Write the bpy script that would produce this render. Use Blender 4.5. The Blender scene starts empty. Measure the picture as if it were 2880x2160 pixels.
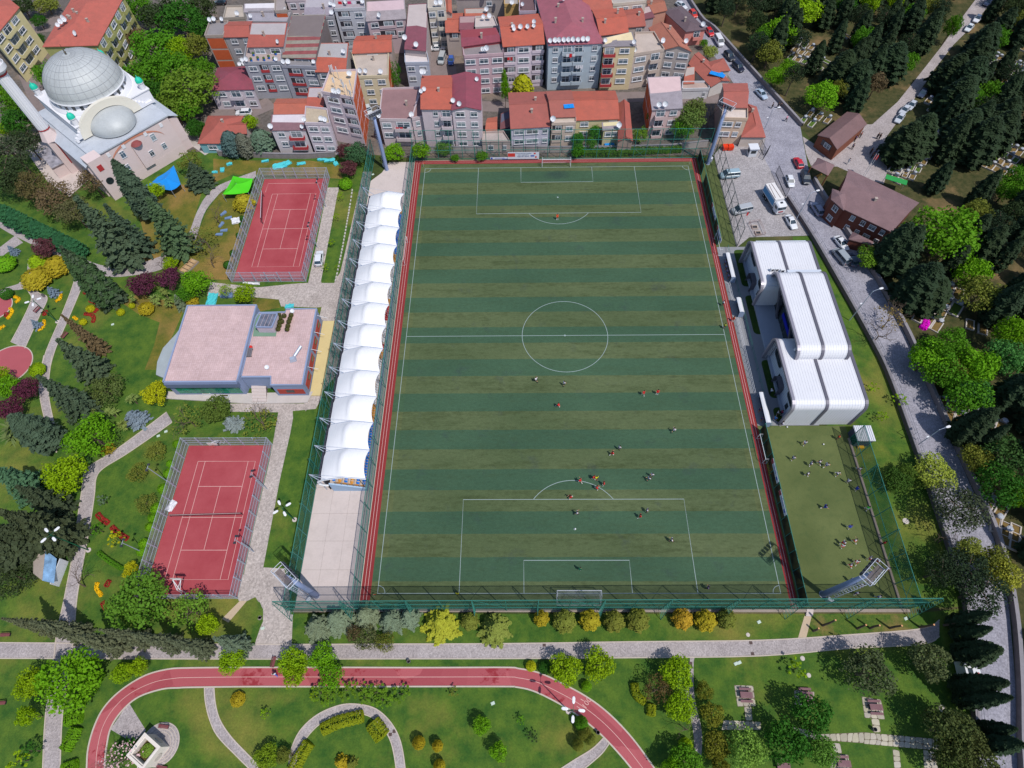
import bpy, bmesh, math, random
import numpy as np
from mathutils import Vector, Matrix
random.seed(7); RNG = np.random.default_rng(7)
scene = bpy.context.scene
COL = scene.collection
# ------------------------------------------------------------------ camera (fitted to the pitch markings)
FPX, PITCH, YAW, ROLL = 1656.839,1.04492956,-0.0278341364,-0.0292013954
CAMP = np.array([-9.61294,-72.30264,104.05257])
_cp, _sp = math.cos(PITCH), math.sin(PITCH)
_fw = np.array([math.sin(YAW)*_cp, math.cos(YAW)*_cp, -_sp])
_rt = np.array([math.cos(YAW),-math.sin(YAW),0.0]); _up = np.cross(_rt, _fw)
_r2 = math.cos(ROLL)*_rt + math.sin(ROLL)*_up; _u2 = -math.sin(ROLL)*_rt + math.cos(ROLL)*_up
cam = bpy.data.cameras.new('camera'); cam.sensor_width = 36.0; cam.lens = FPX/2880*36; cam.clip_end = 2000; cam.clip_start = 1
camo = bpy.data.objects.new('camera', cam); COL.objects.link(camo)
camo.matrix_world = Matrix(((_r2[0], _u2[0],-_fw[0], CAMP[0]),(_r2[1], _u2[1],-_fw[1], CAMP[1]),(_r2[2], _u2[2],-_fw[2], CAMP[2]),(0,0,0,1)))
scene.camera = camo
# ------------------------------------------------------------------ world, sun, exposure
SUN_EL, SUN_AZ = math.radians(59.0), math.atan2(0.724,-0.69)
wd = bpy.data.worlds.new('World'); scene.world = wd; wd.use_nodes = True
nt = wd.node_tree; sky = nt.nodes.new('ShaderNodeTexSky'); sky.sky_type = 'NISHITA'; sky.sun_disc = False
sky.sun_elevation = SUN_EL; sky.sun_rotation = SUN_AZ; sky.air_density = 1.0; sky.dust_density = 0.6
bg = nt.nodes['Background']; nt.links.new(sky.outputs[0], bg.inputs[0]); bg.inputs[1].default_value = 0.15
sl = bpy.data.lights.new('sun', 'SUN'); sl.energy = 4.2; sl.angle = math.radians(0.53); sl.color = (1.0,0.955,0.89)
so = bpy.data.objects.new('sun', sl); COL.objects.link(so); so.location = (60,-60,120)
so.rotation_euler = Vector((-0.724*math.cos(SUN_EL),0.69*math.cos(SUN_EL),-math.sin(SUN_EL))).to_track_quat('-Z', 'Y').to_euler()
vs = scene.view_settings; vs.view_transform = 'Standard'; vs.look = 'None'; vs.gamma = 1.0; vs.exposure = 0.0; vs.use_curve_mapping = False
scene.cycles.max_bounces = 6; scene.cycles.transparent_max_bounces = 12; scene.cycles.use_denoising = True
# ------------------------------------------------------------------ measuring: a point of the photograph -> a point of the place at height z
REG = dict(A=(0,0,720),B=(520,0,600),C=(1060,0,600),D=(1600,0,600),E=(2160,0,720),F=(0,500,720),G=(0,1000,720),H=(0,1620,720),
  I=(700,1620,720),J=(1420,1620,720),K=(2160,1620,720),L=(2160,1080,720),M=(2060,540,720),N=(600,400,600),O=(400,800,720),
  P=(700,1150,600),Q=(1400,1000,720),S=(1000,1250,720),T=(1000,320,720),U=(1700,320,600),V=(0,0,2880),
  G3=(0,1300,480),X1=(2240,1500,320),X2=(720,1560,320),Y1=(2560,480,320),Y2=(2560,700,320),Y3=(2560,900,320),R1=(860,420,320),R2=(2000,640,240),R3=(2020,800,240),R4=(2060,960,240),R5=(2090,1120,240),R6=(400,1480,400),Z=(1480,1860,240),W=(0,0,2212))
def px(k, x, y):
    x0, y0, w = REG[k]; s = w/2212.0
    return x0+x*s, y0+y*s
def ray(u, v): return _fw+_r2*((u-1440)/FPX)-_u2*((v-1080)/FPX)
def at(k, x, y, z=0.0):
    d = ray(*px(k, x, y)); t = (z-CAMP[2])/d[2]; p = CAMP+t*d
    return Vector((p[0], p[1], z))
def proj(p):
    d = np.array(p, float)-CAMP; z = d@_fw
    return np.array((1440+FPX*(d@_r2)/z, 1080-FPX*(d@_u2)/z))
def height(k, bx, by, tx, ty):
    b = np.array(at(k, bx, by)); t = np.array(px(k, tx, ty)); best = (1e9,0)
    for i in range(1,300):
        e = np.hypot(*(proj(b+[0,0, i*.1])-t))
        if e < best[0]: best = (e, i*.1)
    return best[1]
def span(k, n, p):      # n zoom pixels at place p -> metres
    s = REG[k][2]/2212.0
    return n*s*float((np.array(p)-CAMP)@_fw)/FPX
# ------------------------------------------------------------------ materials
KLIT = 1.45
def lin(v):
    v /= 255.0
    return v/12.92 if v < .04045 else ((v+.055)/1.055)**2.4
def C3(rgb, k=KLIT): return tuple(min(.9, lin(v)/k) for v in rgb)+(1.0,)
MATS = {}
class NT:
    def __init__(s, name):
        s.m = bpy.data.materials.new(name); s.m.use_nodes = True; s.t = s.m.node_tree; s.n = s.t.nodes; s.l = s.t.links
        s.b = s.n['Principled BSDF']; s.b.inputs['Specular IOR Level'].default_value = 0.25
        s.tc = s.n.new('ShaderNodeTexCoord')
    def new(s, t, **kw):
        n = s.n.new(t)
        for k, v in kw.items(): setattr(n, k, v)
        return n
    def link(s, a, b): s.l.new(a, b)
    def noise(s, scale, detail=4, rough=.6, stretch=None, coord='Object', off=(0,0,0)):
        n = s.new('ShaderNodeTexNoise'); n.inputs['Scale'].default_value = scale; n.inputs['Detail'].default_value = detail; n.inputs['Roughness'].default_value = rough
        src = s.tc.outputs[coord]
        if stretch or off != (0,0,0):
            mp = s.new('ShaderNodeMapping'); mp.inputs['Scale'].default_value = stretch or (1,1,1); mp.inputs['Location'].default_value = off
            s.link(src, mp.inputs[0]); src = mp.outputs[0]
        s.link(src, n.inputs['Vector']); return n.outputs['Fac']
    def ramp(s, fac, stops):
        r = s.new('ShaderNodeValToRGB'); e = r.color_ramp.elements
        while len(e) < len(stops): e.new(.5)
        for el, (p, c) in zip(e, stops): el.position = p; el.color = c if not isinstance(c, (int, float)) else (c, c, c, 1)
        s.link(fac, r.inputs[0]); return r.outputs[0]
    def mix(s, fac, a, b, mode='MIX'):
        m = s.new('ShaderNodeMix', data_type='RGBA', blend_type=mode)
        for i, v in ((0, fac),(6, a),(7, b)):
            sock = m.inputs[i]
            if hasattr(v, 'links'): s.link(v, sock)
            elif i and isinstance(v, (int, float)): sock.default_value = (v, v, v, 1)
            else: sock.default_value = v
        return m.outputs[2]
    def math(s, op, a, b=0.0, c=None):
        m = s.new('ShaderNodeMath', operation=op)
        for sock, v in zip(m.inputs, (a, b, c)):
            if v is None: continue
            if hasattr(v, 'links'): s.link(v, sock)
            else: sock.default_value = v
        return m.outputs[0]
    def color(s, c): s.link(c, s.b.inputs['Base Color'])
    def rough(s, r): s.b.inputs['Roughness'].default_value = r
    def bump(s, h, strength=.4, dist=.05):
        b = s.new('ShaderNodeBump'); b.inputs['Strength'].default_value = strength; b.inputs['Distance'].default_value = dist
        s.link(h, b.inputs['Height']); s.link(b.outputs[0], s.b.inputs['Normal'])
def M(name, rgb=None, rough=.85, var=.16, scale=.6, fine=6.0, bump=.25, metal=0.0, stain=0.0):
    """weathered plain surface: colour with broad and fine irregularity"""
    if name in MATS: return MATS[name]
    s = NT(name); c = C3(rgb)
    f1 = s.noise(scale, 5); f2 = s.noise(fine, 3)
    v = s.mix(.45, f1, f2)
    g = s.ramp(v, [(.25,1-var),(.75,1+var)])
    col = s.mix(1.0, c, g, 'MULTIPLY')
    if stain:
        st = s.ramp(s.noise(scale*1.7,6,.7, stretch=(1,1,.35)),[(.5,0.0),(.72, stain)])
        col = s.mix(st, col, tuple(x*.45 for x in c[:3])+(1,))
    s.color(col); s.rough(rough); s.b.inputs['Metallic'].default_value = metal
    if bump: s.bump(f2, bump, .03)
    MATS[name] = s.m; return s.m
def OM(name, rough=.5, var=.12, scale=1.5, coat=0.0, spec=.3):
    """surface whose colour is the object's own colour (paint, cloth, masonry of one of many)"""
    if name in MATS: return MATS[name]
    s = NT(name); oi = s.new('ShaderNodeObjectInfo')
    v = s.mix(.4, s.noise(scale, 5), s.noise(scale*9,2))
    g = s.ramp(v, [(.25,1-var),(.75,1+var)])
    s.color(s.mix(1.0, oi.outputs['Color'], g, 'MULTIPLY')); s.rough(rough)
    s.b.inputs['Specular IOR Level'].default_value = spec
    if coat: s.b.inputs['Coat Weight'].default_value = coat
    MATS[name] = s.m; return s.m
def glass(name, rgb=(70,90,105), rough=.12):
    if name in MATS: return MATS[name]
    s = NT(name); v = s.noise(.9,3)
    c = C3(rgb); s.color(s.ramp(v, [(.3, tuple(x*.6 for x in c[:3])+(1,)),(.75, tuple(min(1, x*1.5) for x in c[:3])+(1,))]))
    s.rough(rough); s.b.inputs['Specular IOR Level'].default_value = .6; MATS[name] = s.m; return s.m
def netmat(name, rgb, cover, rough=.6):
    """fine wire mesh: too fine to see the wires, so the share of light it stops"""
    if name in MATS: return MATS[name]
    s = NT(name); s.b.inputs['Base Color'].default_value = C3(rgb); s.rough(rough)
    tr = s.new('ShaderNodeBsdfTransparent'); mx = s.new('ShaderNodeMixShader')
    n = s.ramp(s.noise(.5,3),[(.3, max(0, cover-.08)),(.7, min(1, cover+.08))])
    s.link(n, mx.inputs[0]); s.link(tr.outputs[0], mx.inputs[1]); s.link(s.b.outputs[0], mx.inputs[2])
    s.link(mx.outputs[0], s.n['Material Output'].inputs[0]); MATS[name] = s.m; return s.m
# ------------------------------------------------------------------ mesh building
class MB:
    def __init__(s): s.v = []; s.f = []
    def add(s, vs, fs):
        o = len(s.v); s.v += [tuple(p) for p in vs]; s.f += [tuple(i+o for i in f) for f in fs]; return s
    def poly(s, pts): return s.add(pts, [tuple(range(len(pts)))])
    def box(s, c, d, rz=0.0, taper=1.0):
        cx, cy, cz = c; hx, hy, hz = d[0]/2, d[1]/2, d[2]/2; ca, sa = math.cos(rz), math.sin(rz); vs = []
        for z, t in ((-hz, 1.0),(hz, taper)):
            for x, y in ((-hx, -hy),(hx, -hy),(hx, hy),(-hx, hy)):
                x *= t; y *= t; vs.append((cx+x*ca-y*sa, cy+x*sa+y*ca, cz+z))
        return s.add(vs, [(0,3,2,1),(4,5,6,7),(0,1,5,4),(1,2,6,5),(2,3,7,6),(3,0,4,7)])
    def prism(s, pts, z0, z1, bottom=False):
        n = len(pts); a = sum(pts[i][0]*pts[(i+1) % n][1]-pts[(i+1) % n][0]*pts[i][1] for i in range(n))
        if a < 0: pts = pts[::-1]
        zf = (lambda i: z1) if not callable(z1) else (lambda i: z1(pts[i]))
        vs = [(p[0], p[1], z0) for p in pts]+[(p[0], p[1], zf(i)) for i, p in enumerate(pts)]
        fs = [tuple(range(n, 2*n))]+[(i, (i+1) % n, n+(i+1) % n, n+i) for i in range(n)]
        if bottom: fs.append(tuple(range(n-1,-1,-1)))
        return s.add(vs, fs)
    def tube(s, p, q, r, r2=None, n=6, cap=True):
        p = Vector(p); q = Vector(q); d = q-p
        if d.length < 1e-6: return s
        z = d.normalized(); x = z.orthogonal().normalized(); y = z.cross(x); r2 = r if r2 is None else r2; vs = []
        for c, rr in ((p, r),(q, r2)):
            for i in range(n):
                a = 2*math.pi*i/n; vs.append(c+x*(rr*math.cos(a))+y*(rr*math.sin(a)))
        fs = [(i, (i+1) % n, n+(i+1) % n, n+i) for i in range(n)]
        if cap: fs += [tuple(range(n-1,-1,-1)), tuple(range(n, 2*n))]
        return s.add(vs, fs)
    def path(s, pts, r, n=6):
        for a, b in zip(pts, pts[1:]): s.tube(a, b, r, n=n)
        return s
    def lathe(s, prof, c=(0,0,0), n=24, a0=0.0, a1=2*math.pi):
        full = abs(a1-a0-2*math.pi) < 1e-6; m = n if full else n+1; vs = []
        for r, z in prof:
            for i in range(m):
                a = a0+(a1-a0)*i/n; vs.append((c[0]+r*math.cos(a), c[1]+r*math.sin(a), c[2]+z))
        fs = []
        for j in range(len(prof)-1):
            for i in range(n):
                k = (i+1) % m; fs.append((j*m+i, j*m+k, (j+1)*m+k, (j+1)*m+i))
        return s.add(vs, fs)
    def ribbon(s, pts, w, z0, z1, closed=False):
        """a strip of width w along pts, with thickness"""
        P = [Vector((p[0], p[1],0)) for p in pts]; n = len(P); L = []; R = []
        for i in range(n):
            a = P[(i-1) % n] if (closed or i > 0) else P[i]; b = P[(i+1) % n] if (closed or i < n-1) else P[i]
            d = (b-a); d = d.normalized() if d.length > 1e-9 else Vector((1,0,0)); nn = Vector((-d.y, d.x, 0))*(w/2)
            L.append(P[i]+nn); R.append(P[i]-nn)
        for i in range(n if closed else n-1):
            j = (i+1) % n
            vs = [(*R[i][:2], z0),(*R[j][:2], z0),(*L[j][:2], z0),(*L[i][:2], z0),(*R[i][:2], z1),(*R[j][:2], z1),(*L[j][:2], z1),(*L[i][:2], z1)]
            fs = [(4,5,6,7)]
            if z1-z0 > .003: fs += [(0,1,5,4),(2,3,7,6)]
            s.add(vs, fs)
        return s
    def mesh(s, name, smooth=False):
        me = bpy.data.meshes.new(name); me.from_pydata(s.v, [], s.f)
        if smooth: me.polygons.foreach_set('use_smooth', [True]*len(me.polygons))
        me.update(); return me
    def build(s, name, mat, parent=None, loc=(0,0,0), smooth=False, color=None):
        return obj(name, s.mesh(name, smooth), mat, parent, loc, color=color)
def obj(name, me, mat=None, parent=None, loc=(0,0,0), rz=0.0, scale=None, color=None):
    if mat is not None and not me.materials: me.materials.append(mat)
    o = bpy.data.objects.new(name, me); COL.objects.link(o); o.location = loc
    if rz: o.rotation_euler = (0,0, rz)
    if scale is not None: o.scale = scale if hasattr(scale, '__len__') else (scale,)*3
    if parent: o.parent = parent
    if color is not None: o.color = color
    return o
def tag(o, label, cat, group=None):
    o['label'] = label; o['category'] = cat
    if group: o['group'] = group
    return o
def thing(name, label, cat, loc=(0,0,0), rz=0.0, group=None, scale=None):
    o = bpy.data.objects.new(name, None); o.empty_display_size = .3; COL.objects.link(o); o.location = loc; o.rotation_euler = (0,0, rz)
    if scale is not None: o.scale = scale if hasattr(scale, '__len__') else (scale,)*3
    return tag(o, label, cat, group)
def kids(o): return KIDS.get(o.name, [])
KIDS = {}
def copy_tree(o, parent=None):
    c = o.copy(); COL.objects.link(c); c.parent = parent
    for ch in o.children: copy_tree(ch, c)
    return c
def struct(o): o['kind'] = 'structure'; return o
def stuff(o): o['kind'] = 'stuff'; return o
def spline(pts, n=6):
    P = [Vector((p[0], p[1],0)) for p in pts]; out = []
    for i in range(len(P)-1):
        p0 = P[max(i-1,0)]; p1 = P[i]; p2 = P[i+1]; p3 = P[min(i+2, len(P)-1)]
        for j in range(n):
            t = j/n
            out.append(.5*((2*p1)+(p2-p0)*t+(2*p0-5*p1+4*p2-p3)*t*t+(3*p1-p0-3*p2+p3)*t**3))
    return out+[P[-1]]
# ================================================================== the ground
def sheet(name, pts, z, mat, parent=None, s=True):
    o = MB().poly([(p[0], p[1], z) for p in pts]).build(name, mat, parent)
    return struct(o) if s and parent is None else o
def PX(k, *pts): return [at(k, *p) for p in pts]
def grass_mat(name, base, dark, dry, patch=.5, sc=1.0):
    s = NT(name)
    big = s.noise(.045*sc, 6,.62); mid = s.noise(.35*sc, 5,.65); fine = s.noise(3.2,5,.75); tiny = s.noise(11,3,.7)
    c = s.mix(s.ramp(mid, [(.38,0.0),(.66,1.0)]), C3(base), C3(dark))
    c = s.mix(s.ramp(big, [(patch, 0.0),(patch+.16,.85)]), c, C3(dry))
    c = s.mix(1.0, c, s.ramp(s.mix(.5, fine, tiny),[(.3,.55),(.7,1.4)]), 'MULTIPLY')
    s.color(c); s.rough(.95); s.bump(fine, .5,.12); MATS[name] = s.m; return s.m
def paving_mat(name, rgb, rgb2, scale=5.0, joint=.55, stains=.35):
    s = NT(name); vo = s.new('ShaderNodeTexVoronoi', feature='DISTANCE_TO_EDGE'); vo.inputs['Scale'].default_value = scale
    s.link(s.tc.outputs['Object'], vo.inputs['Vector'])
    v2 = s.new('ShaderNodeTexVoronoi'); v2.inputs['Scale'].default_value = scale; s.link(s.tc.outputs['Object'], v2.inputs['Vector'])
    c = s.mix(s.ramp(s.noise(.25,6,.7),[(.35,0.0),(.65,1.0)]), C3(rgb), C3(rgb2))
    bw = s.new('ShaderNodeRGBToBW'); s.link(v2.outputs['Color'], bw.inputs[0]); c = s.mix(.3, c, bw.outputs[0], 'OVERLAY')
    c = s.mix(s.ramp(vo.outputs['Distance'],[(.0, joint),(.07,0.0)]), c, tuple(x*.35 for x in C3(rgb)[:3])+(1,))
    c = s.mix(s.ramp(s.noise(.9,6,.75),[(.55,0.0),(.75, stains)]), c, tuple(x*.5 for x in C3(rgb2)[:3])+(1,))
    s.color(c); s.rough(.9); s.bump(vo.outputs['Distance'],.4,.04); MATS[name] = s.m; return s.m
GRASS = grass_mat('lawn_grass', (92,120,40),(54,94,32),(142,134,62),.54)
GRASS2 = grass_mat('rough_grass', (126,118,46),(86,100,34),(172,132,80),.47)
SOIL = grass_mat('cemetery_soil', (90,86,52),(54,64,30),(150,122,86),.54,2.0)
YARD = grass_mat('bare_yard', (120,112,108),(92,86,80),(150,132,118),.5,3.0)
COBBLE = paving_mat('grey_setts', (188,182,184),(164,158,160),4.5)
PATHM = paving_mat('path_setts', (190,180,180),(170,160,160),6.0,.3,.2)
PLAZA = paving_mat('plaza_gravel', (202,190,184),(182,170,164),4.0,.25,.25)
ROADM = paving_mat('road_setts', (174,172,184),(152,150,162),5.0,.3,.25)
ASPH = M('street_asphalt', (142,128,126),.95,.2,.3,5,.2, stain=.4)
CONC = M('concrete_slab', (216,202,198),.9,.1,.2,3,.1, stain=.22)
KERB = M('kerb_stone', (206,192,180),.9,.15,1.2,8,.2)
WHITEP = M('white_line_paint', (160,176,176),.8,.12,.8,10,0)
g = sheet('ground', [(-420,-180),(420,-180),(420,520),(-420,520)],0.0, grass_mat('wild_ground', (78,92,40),(58,70,34),(124,110,76),.5))
struct(g)
ZL = .004
sheet('park_lawn', [(-190,-130),(60,-130)]+[tuple(at('K', 1830,1655)[:2]), tuple(at('K', 1700,280)[:2]),(54,-56.2),(-47.9,-56.2),(-47.9,58),(-92,60),(-110,62),(-190,58)], ZL, GRASS)
sheet('worn_lawn', [tuple(p[:2]) for p in PX('F', (1050,1080),(1200,1000),(1500,1080),(1600,1120),(1520,1300),(1440,1480),(1350,1659),(1250,1659),(1330,1450),(1380,1250),(1200,1180))], ZL*2, GRASS2)
sheet('worn_lawn', [tuple(p[:2]) for p in PX('N', (0,170),(300,190),(620,190),(1000,190),(1300,240),(1340,380),(500,335),(200,335),(0,420))], ZL*2, GRASS2)
sheet('worn_lawn', [tuple(p[:2]) for p in PX('F', (1560,60),(1760,60),(1700,280),(1620,560),(1300,720),(1080,740),(1150,640),(1240,470),(1200,330),(1300,200))], ZL*2.4, GRASS2)
sheet('worn_lawn', [tuple(p[:2]) for p in PX('F', (1900,130),(2160,160),(2140,300),(2000,800),(1990,880),(1820,880),(1560,790),(1330,790),(1590,650),(1680,560),(1780,300))], ZL*2.7, GRASS2)
sheet('worn_lawn', [(35.5,-56.4),(52,-56.3),(57.5,-58.2),(42,-59.8),(36,-59.9)], ZL*2, grass_mat('strip_grass', (96,116,44),(64,98,36),(150,122,78),.5,4))
sheet('right_lawn', [(53.3,-55.4),(64.8,-55),(65,-36),(65.3,-12),(63.2,3),(60.2,20),(59.2,28),(55,28),(50,-22),(53.3,-24)], ZL, GRASS)
sheet('house_yard', [(-190,60),(-92,60.5),(-47.9,58.5),(-37,57),(37,57),(41,57),(46,64),(56,64.5),(54,78),(51,95),(47,109),(42,140),(40,230),(-190,230)], ZL, YARD)
sheet('cemetery_ground', [(72.4,-12),(73.4,-44),(71,-56),(63.5,-78),(60,-100),(260,-100),(260,330),(30,330),(44,135),(51,118),(58,97),(64.5,77),(68.5,60),(65,50),(64.5,43),(68,27),(70.6,14),(72.2,0)], ZL, SOIL)
# ---- streets of the quarter and the road by the cemetery
def street(name, pts, w, z, mat=ASPH): return struct(MB().ribbon([(p[0], p[1]) for p in pts], w, z, z+.001).build(name, mat))
RD_L = [(38.5,150),(44,122),(47,108.7),(51,93),(54.2,78),(56.2,64),(54,56.4),(55,50),(56.8,40.6),(59.6,27.8),(62,14),(64.5,-2),(65.4,-12.4),(65.1,-36.4),(64.5,-50),(63.8,-56),(60.5,-67),(57.5,-77.5),(54,-92)]
RD_R = [(42.5,150),(47.5,122),(50.8,115),(56.6,97.6),(61.8,82),(66.5,68),(64.6,52),(64.3,47),(64.8,42.9),(67.9,27.3),(70.4,14.3),(72.1,-.85),(72.2,-12.3),(72.8,-30),(73.2,-43.6),(71.2,-54.8),(67.5,-66),(63,-77.4),(59,-92)]
struct(MB().add([(p[0], p[1],.012) for p in RD_L]+[(p[0], p[1],.012) for p in RD_R],[(i, i+1, len(RD_L)+i+1, len(RD_L)+i) for i in range(len(RD_L)-1)]).build('road', ROADM))
sheet('cobbled_yard', [(41.3,57),(46,63),(56,63.5),(54,56.3),(55,50),(56.8,40.6),(59.4,28.3),(44.8,27.9),(41.2,24.6)],.016, COBBLE)
sheet('cemetery_forecourt', PX('E', (300,1180),(560,1345),(830,1075),(900,1075),(1120,880),(1280,680),(1500,400),(1700,120),(1790,0),(1880,-40),(1940,0),(1790,200),(1600,390),(1430,610),(1290,820),(1120,1050),(1010,1200),(1030,1480),(1000,1590),(800,1530),(600,1440),(370,1430),(330,1330)),.014, PATHM)
struct(MB().ribbon(PX('D', (480,1010),(800,1000),(1180,1010),(1560,1020)),4.5,.007,.008).build('street', ASPH))
struct(MB().ribbon(PX('C', (1060,1100),(1400,1110),(1700,1100)),4.5,.0075,.0085).build('street', ASPH))
struct(MB().ribbon(PX('C', (640,420),(660,600),(690,780),(700,950)),8,.007,.008).build('street', ASPH))
struct(MB().ribbon(PX('B', (280,1160),(700,1150),(900,1060)),6,.007,.008).build('street', ASPH))
struct(MB().ribbon(PX('A', (250,620),(320,780),(420,960)),6,.007,.008).build('street', ASPH))
struct(MB().ribbon(PX('A', (200,250),(420,240),(560,100)),6,.007,.008).build('street', ASPH))
struct(MB().ribbon(PX('A', (1480,950),(1500,1080),(1700,1200),(1840,1300)),5,.007,.008).build('alley', M('alley_rubble', (196,186,182),.95,.3,.6,4,.4)))
# ---- pitch
def pitch_mat():
    s = NT('striped_turf'); sep = s.new('ShaderNodeSeparateXYZ'); s.link(s.tc.outputs['Object'], sep.inputs[0])
    wob = s.math('MULTIPLY', s.math('SUBTRACT', s.noise(.5,3),.5),.25)
    y = s.math('ADD', sep.outputs['Y'], wob)
    t = s.math('DIVIDE', s.math('SUBTRACT', 51.44+4.096*40, y),4.096)
    fr = s.math('PINGPONG', t, 1.0)      # triangle: 0 at even edges, 1 at odd edges
    st = s.math('LESS_THAN', s.math('MODULO', t, 2.0),1.0)
    # smooth patches left by wear
    wear = s.noise(.055,5,.6, stretch=(.55,1,1)); streak = s.noise(.30,6,.72, stretch=(.16,1.5,1)); sm = s.noise(1.1,5,.75, stretch=(.45,1.2,1)); fine = s.mix(.5, s.noise(9,4,.8), s.noise(1.8,5,.8, stretch=(.7,1.3,1)))
    green = s.mix(s.ramp(wear, [(.3,0.0),(.7,1.0)]), C3((58,88,66)), C3((74,104,78)))
    olive = s.mix(s.ramp(wear, [(.32,0.0),(.68,1.0)]), C3((80,96,62)), C3((100,112,76)))
    edge = s.math('GREATER_THAN', s.math('ABSOLUTE', sep.outputs['X']),33.0)
    olive = s.mix(s.math('MULTIPLY', edge, .55), olive, C3((104,112,72)))
    green = s.mix(s.math('MULTIPLY', edge, .45), green, C3((70,100,70)))
    c = s.mix(st, olive, green)
    dk = s.ramp(s.mix(.5, streak, sm),[(.48,0.0),(.64,.7)])
    c = s.mix(s.math('MULTIPLY', dk, s.math('SUBTRACT', 1.0, s.math('MULTIPLY', st, .62))), c, C3((58,70,36)))
    bl = s.ramp(s.noise(.16,6,.7, off=(31,7,0)),[(.58,0.0),(.72,.4)])
    c = s.mix(bl, c, C3((56,66,74)))
    # trodden ground before the far goal
    dx = s.math('DIVIDE', sep.outputs['X'],5.0); dy = s.math('DIVIDE', s.math('SUBTRACT', sep.outputs['Y'],50.0),2.6)
    rr = s.math('ADD', s.math('MULTIPLY', dx, dx), s.math('MULTIPLY', dy, dy))
    c = s.mix(s.ramp(s.math('ADD', rr, s.math('MULTIPLY', s.noise(.6,4),.9)),[(.45,.5),(1.0,0.0)]), c, C3((44,60,62)))
    c = s.mix(1.0, c, s.ramp(fine, [(.3,.66),(.7,1.34)]), 'MULTIPLY')
    s.color(c); s.rough(.9); s.bump(fine, .3,.05); MATS['striped_turf'] = s.m; return s.m
PITCHO = sheet('football_pitch', [(-35.2,-55.5),(35.2,-55.5),(35.2,54.6),(-35.2,54.6)],.018, pitch_mat())
W2, L2, LW = 34.03,52.92,.11
def line(name, pts, closed=False, w=LW, z=.0215, parent=None, mat=None): return MB().ribbon(pts, w, z, z+.001, closed).build(name, mat or WHITEP, parent or PITCHO)
line('touchline', [(-W2,-L2),(-W2, L2)]); line('touchline', [(W2,-L2),(W2, L2)])
line('goal_line', [(-W2-.06,-L2),(W2+.06,-L2)], z=.0232); line('goal_line', [(-W2-.06, L2),(W2+.06, L2)], z=.0232)
line('halfway_line', [(-W2,0),(W2,0)], z=.0232)
circ = lambda cx, cy, r, a0, a1, n=48: [(cx+r*math.cos(a0+(a1-a0)*i/n), cy+r*math.sin(a0+(a1-a0)*i/n)) for i in range(n+1)]
line('centre_circle', circ(0,0,9.15,0,2*math.pi, 96)[:-1], True, z=.025)
for sg in (-1,1):
    y0 = sg*L2
    line('penalty_area_line', [(-20.16, y0),(-20.16, y0-sg*16.5),(20.16, y0-sg*16.5),(20.16, y0)], z=.0268)
    line('goal_area_line', [(-9.16, y0),(-9.16, y0-sg*5.5),(9.16, y0-sg*5.5),(9.16, y0)], z=.0268)
    a = math.acos(5.5/9.15); b = -math.pi/2*sg
    line('penalty_arc', circ(0, y0-sg*11,9.15, b-a, b+a), z=.0285)
    MB().lathe([(0,.0275),(.22,.0275)],(0, y0-sg*11,0),12).build('penalty_spot', WHITEP, PITCHO)
    for sx in (-1,1):
        b0 = {(-1,-1): 0,(1,-1): math.pi/2,(1,1): math.pi, (-1,1): -math.pi/2}[(sx, sg)]
        line('corner_arc', circ(sx*W2, sg*L2,1.5 if sg > 0 else 1.25, b0, b0+math.pi/2,12), z=.0302)
MB().lathe([(0,.0275),(.22,.0275)],(0,0,0),12).build('centre_spot', WHITEP, PITCHO)
REDTR = M('red_track_rubber', (148,52,54),.85,.12,.15,6,.15)
RTR = MB().add([(-36.9,-55.5,.02),(-35.2,-55.5,.02),(-35.2,54.6,.02),(35.2,54.6,.02),(35.2,-55.5,.02),(36.5,-55.5,.02),(36.5,55.9,.02),(-36.9,55.9,.02)],
    [(0,1,2,7),(7,2,3,6),(3,4,5,6)]).build('running_track', REDTR); struct(RTR)
TRL = M('track_line_paint', (226,190,186),.8,.1,1,8,0)
for d in (.55,1.1):
    line('lane_line', [(-36.9+d, -55.4),(-36.9+d, 55.9-d*.8),(36.5-d*.85,55.9-d*.8),(36.5-d*.85,-55.4)], w=.07, z=.0235, parent=RTR, mat=TRL)
MB().ribbon([(-36.95,-55.6),(-36.95,56),(36.55,56)],.12,0,.06).build('track_kerb', KERB, RTR)
# ---- terrace slab under the stand, yard strip, training pitch
SLAB = sheet('concrete_terrace', [(-47.7,-55.3),(-37.05,-55.3),(-37.05,55.5),(-43.6,55.6),(-45.2,51.5),(-47.7,48.5)],.012, CONC)
for yy in range(-54,-33,5): MB().ribbon([(-47.4, yy),(-38.6, yy)],.035,.0125,.0135).build('slab_joint', M('joint_dark', (150,136,126),.9), SLAB)
for xx in (-44.4,-41.2): MB().ribbon([(xx, -55),(xx, -33)],.03,.0145,.0155).build('slab_joint', MATS['joint_dark'], SLAB)
def train_mat():
    s = NT('worn_turf'); a = s.noise(.07,5,.6); b = s.noise(.8,5,.7); f = s.noise(9,4,.8)
    c = s.mix(s.ramp(a, [(.35,0.0),(.65,1.0)]), C3((84,98,54)), C3((108,118,70)))
    c = s.mix(s.ramp(b, [(.5,0.0),(.75,.5)]), c, C3((70,92,52)))
    c = s.mix(1.0, c, s.ramp(f, [(.25,.75),(.75,1.25)]), 'MULTIPLY'); s.color(c); s.rough(.92); s.bump(f, .3,.05); return s.m
TURF2 = train_mat()
sheet('training_pitch', [(36.6,-55.4),(53.2,-55.4),(53.5,-21.7),(36.6,-21.7)],.012, TURF2)
sheet('turf_strip', [(36.6,25),(41.2,25),(41.3,55),(36.6,55)],.012, TURF2)
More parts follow.
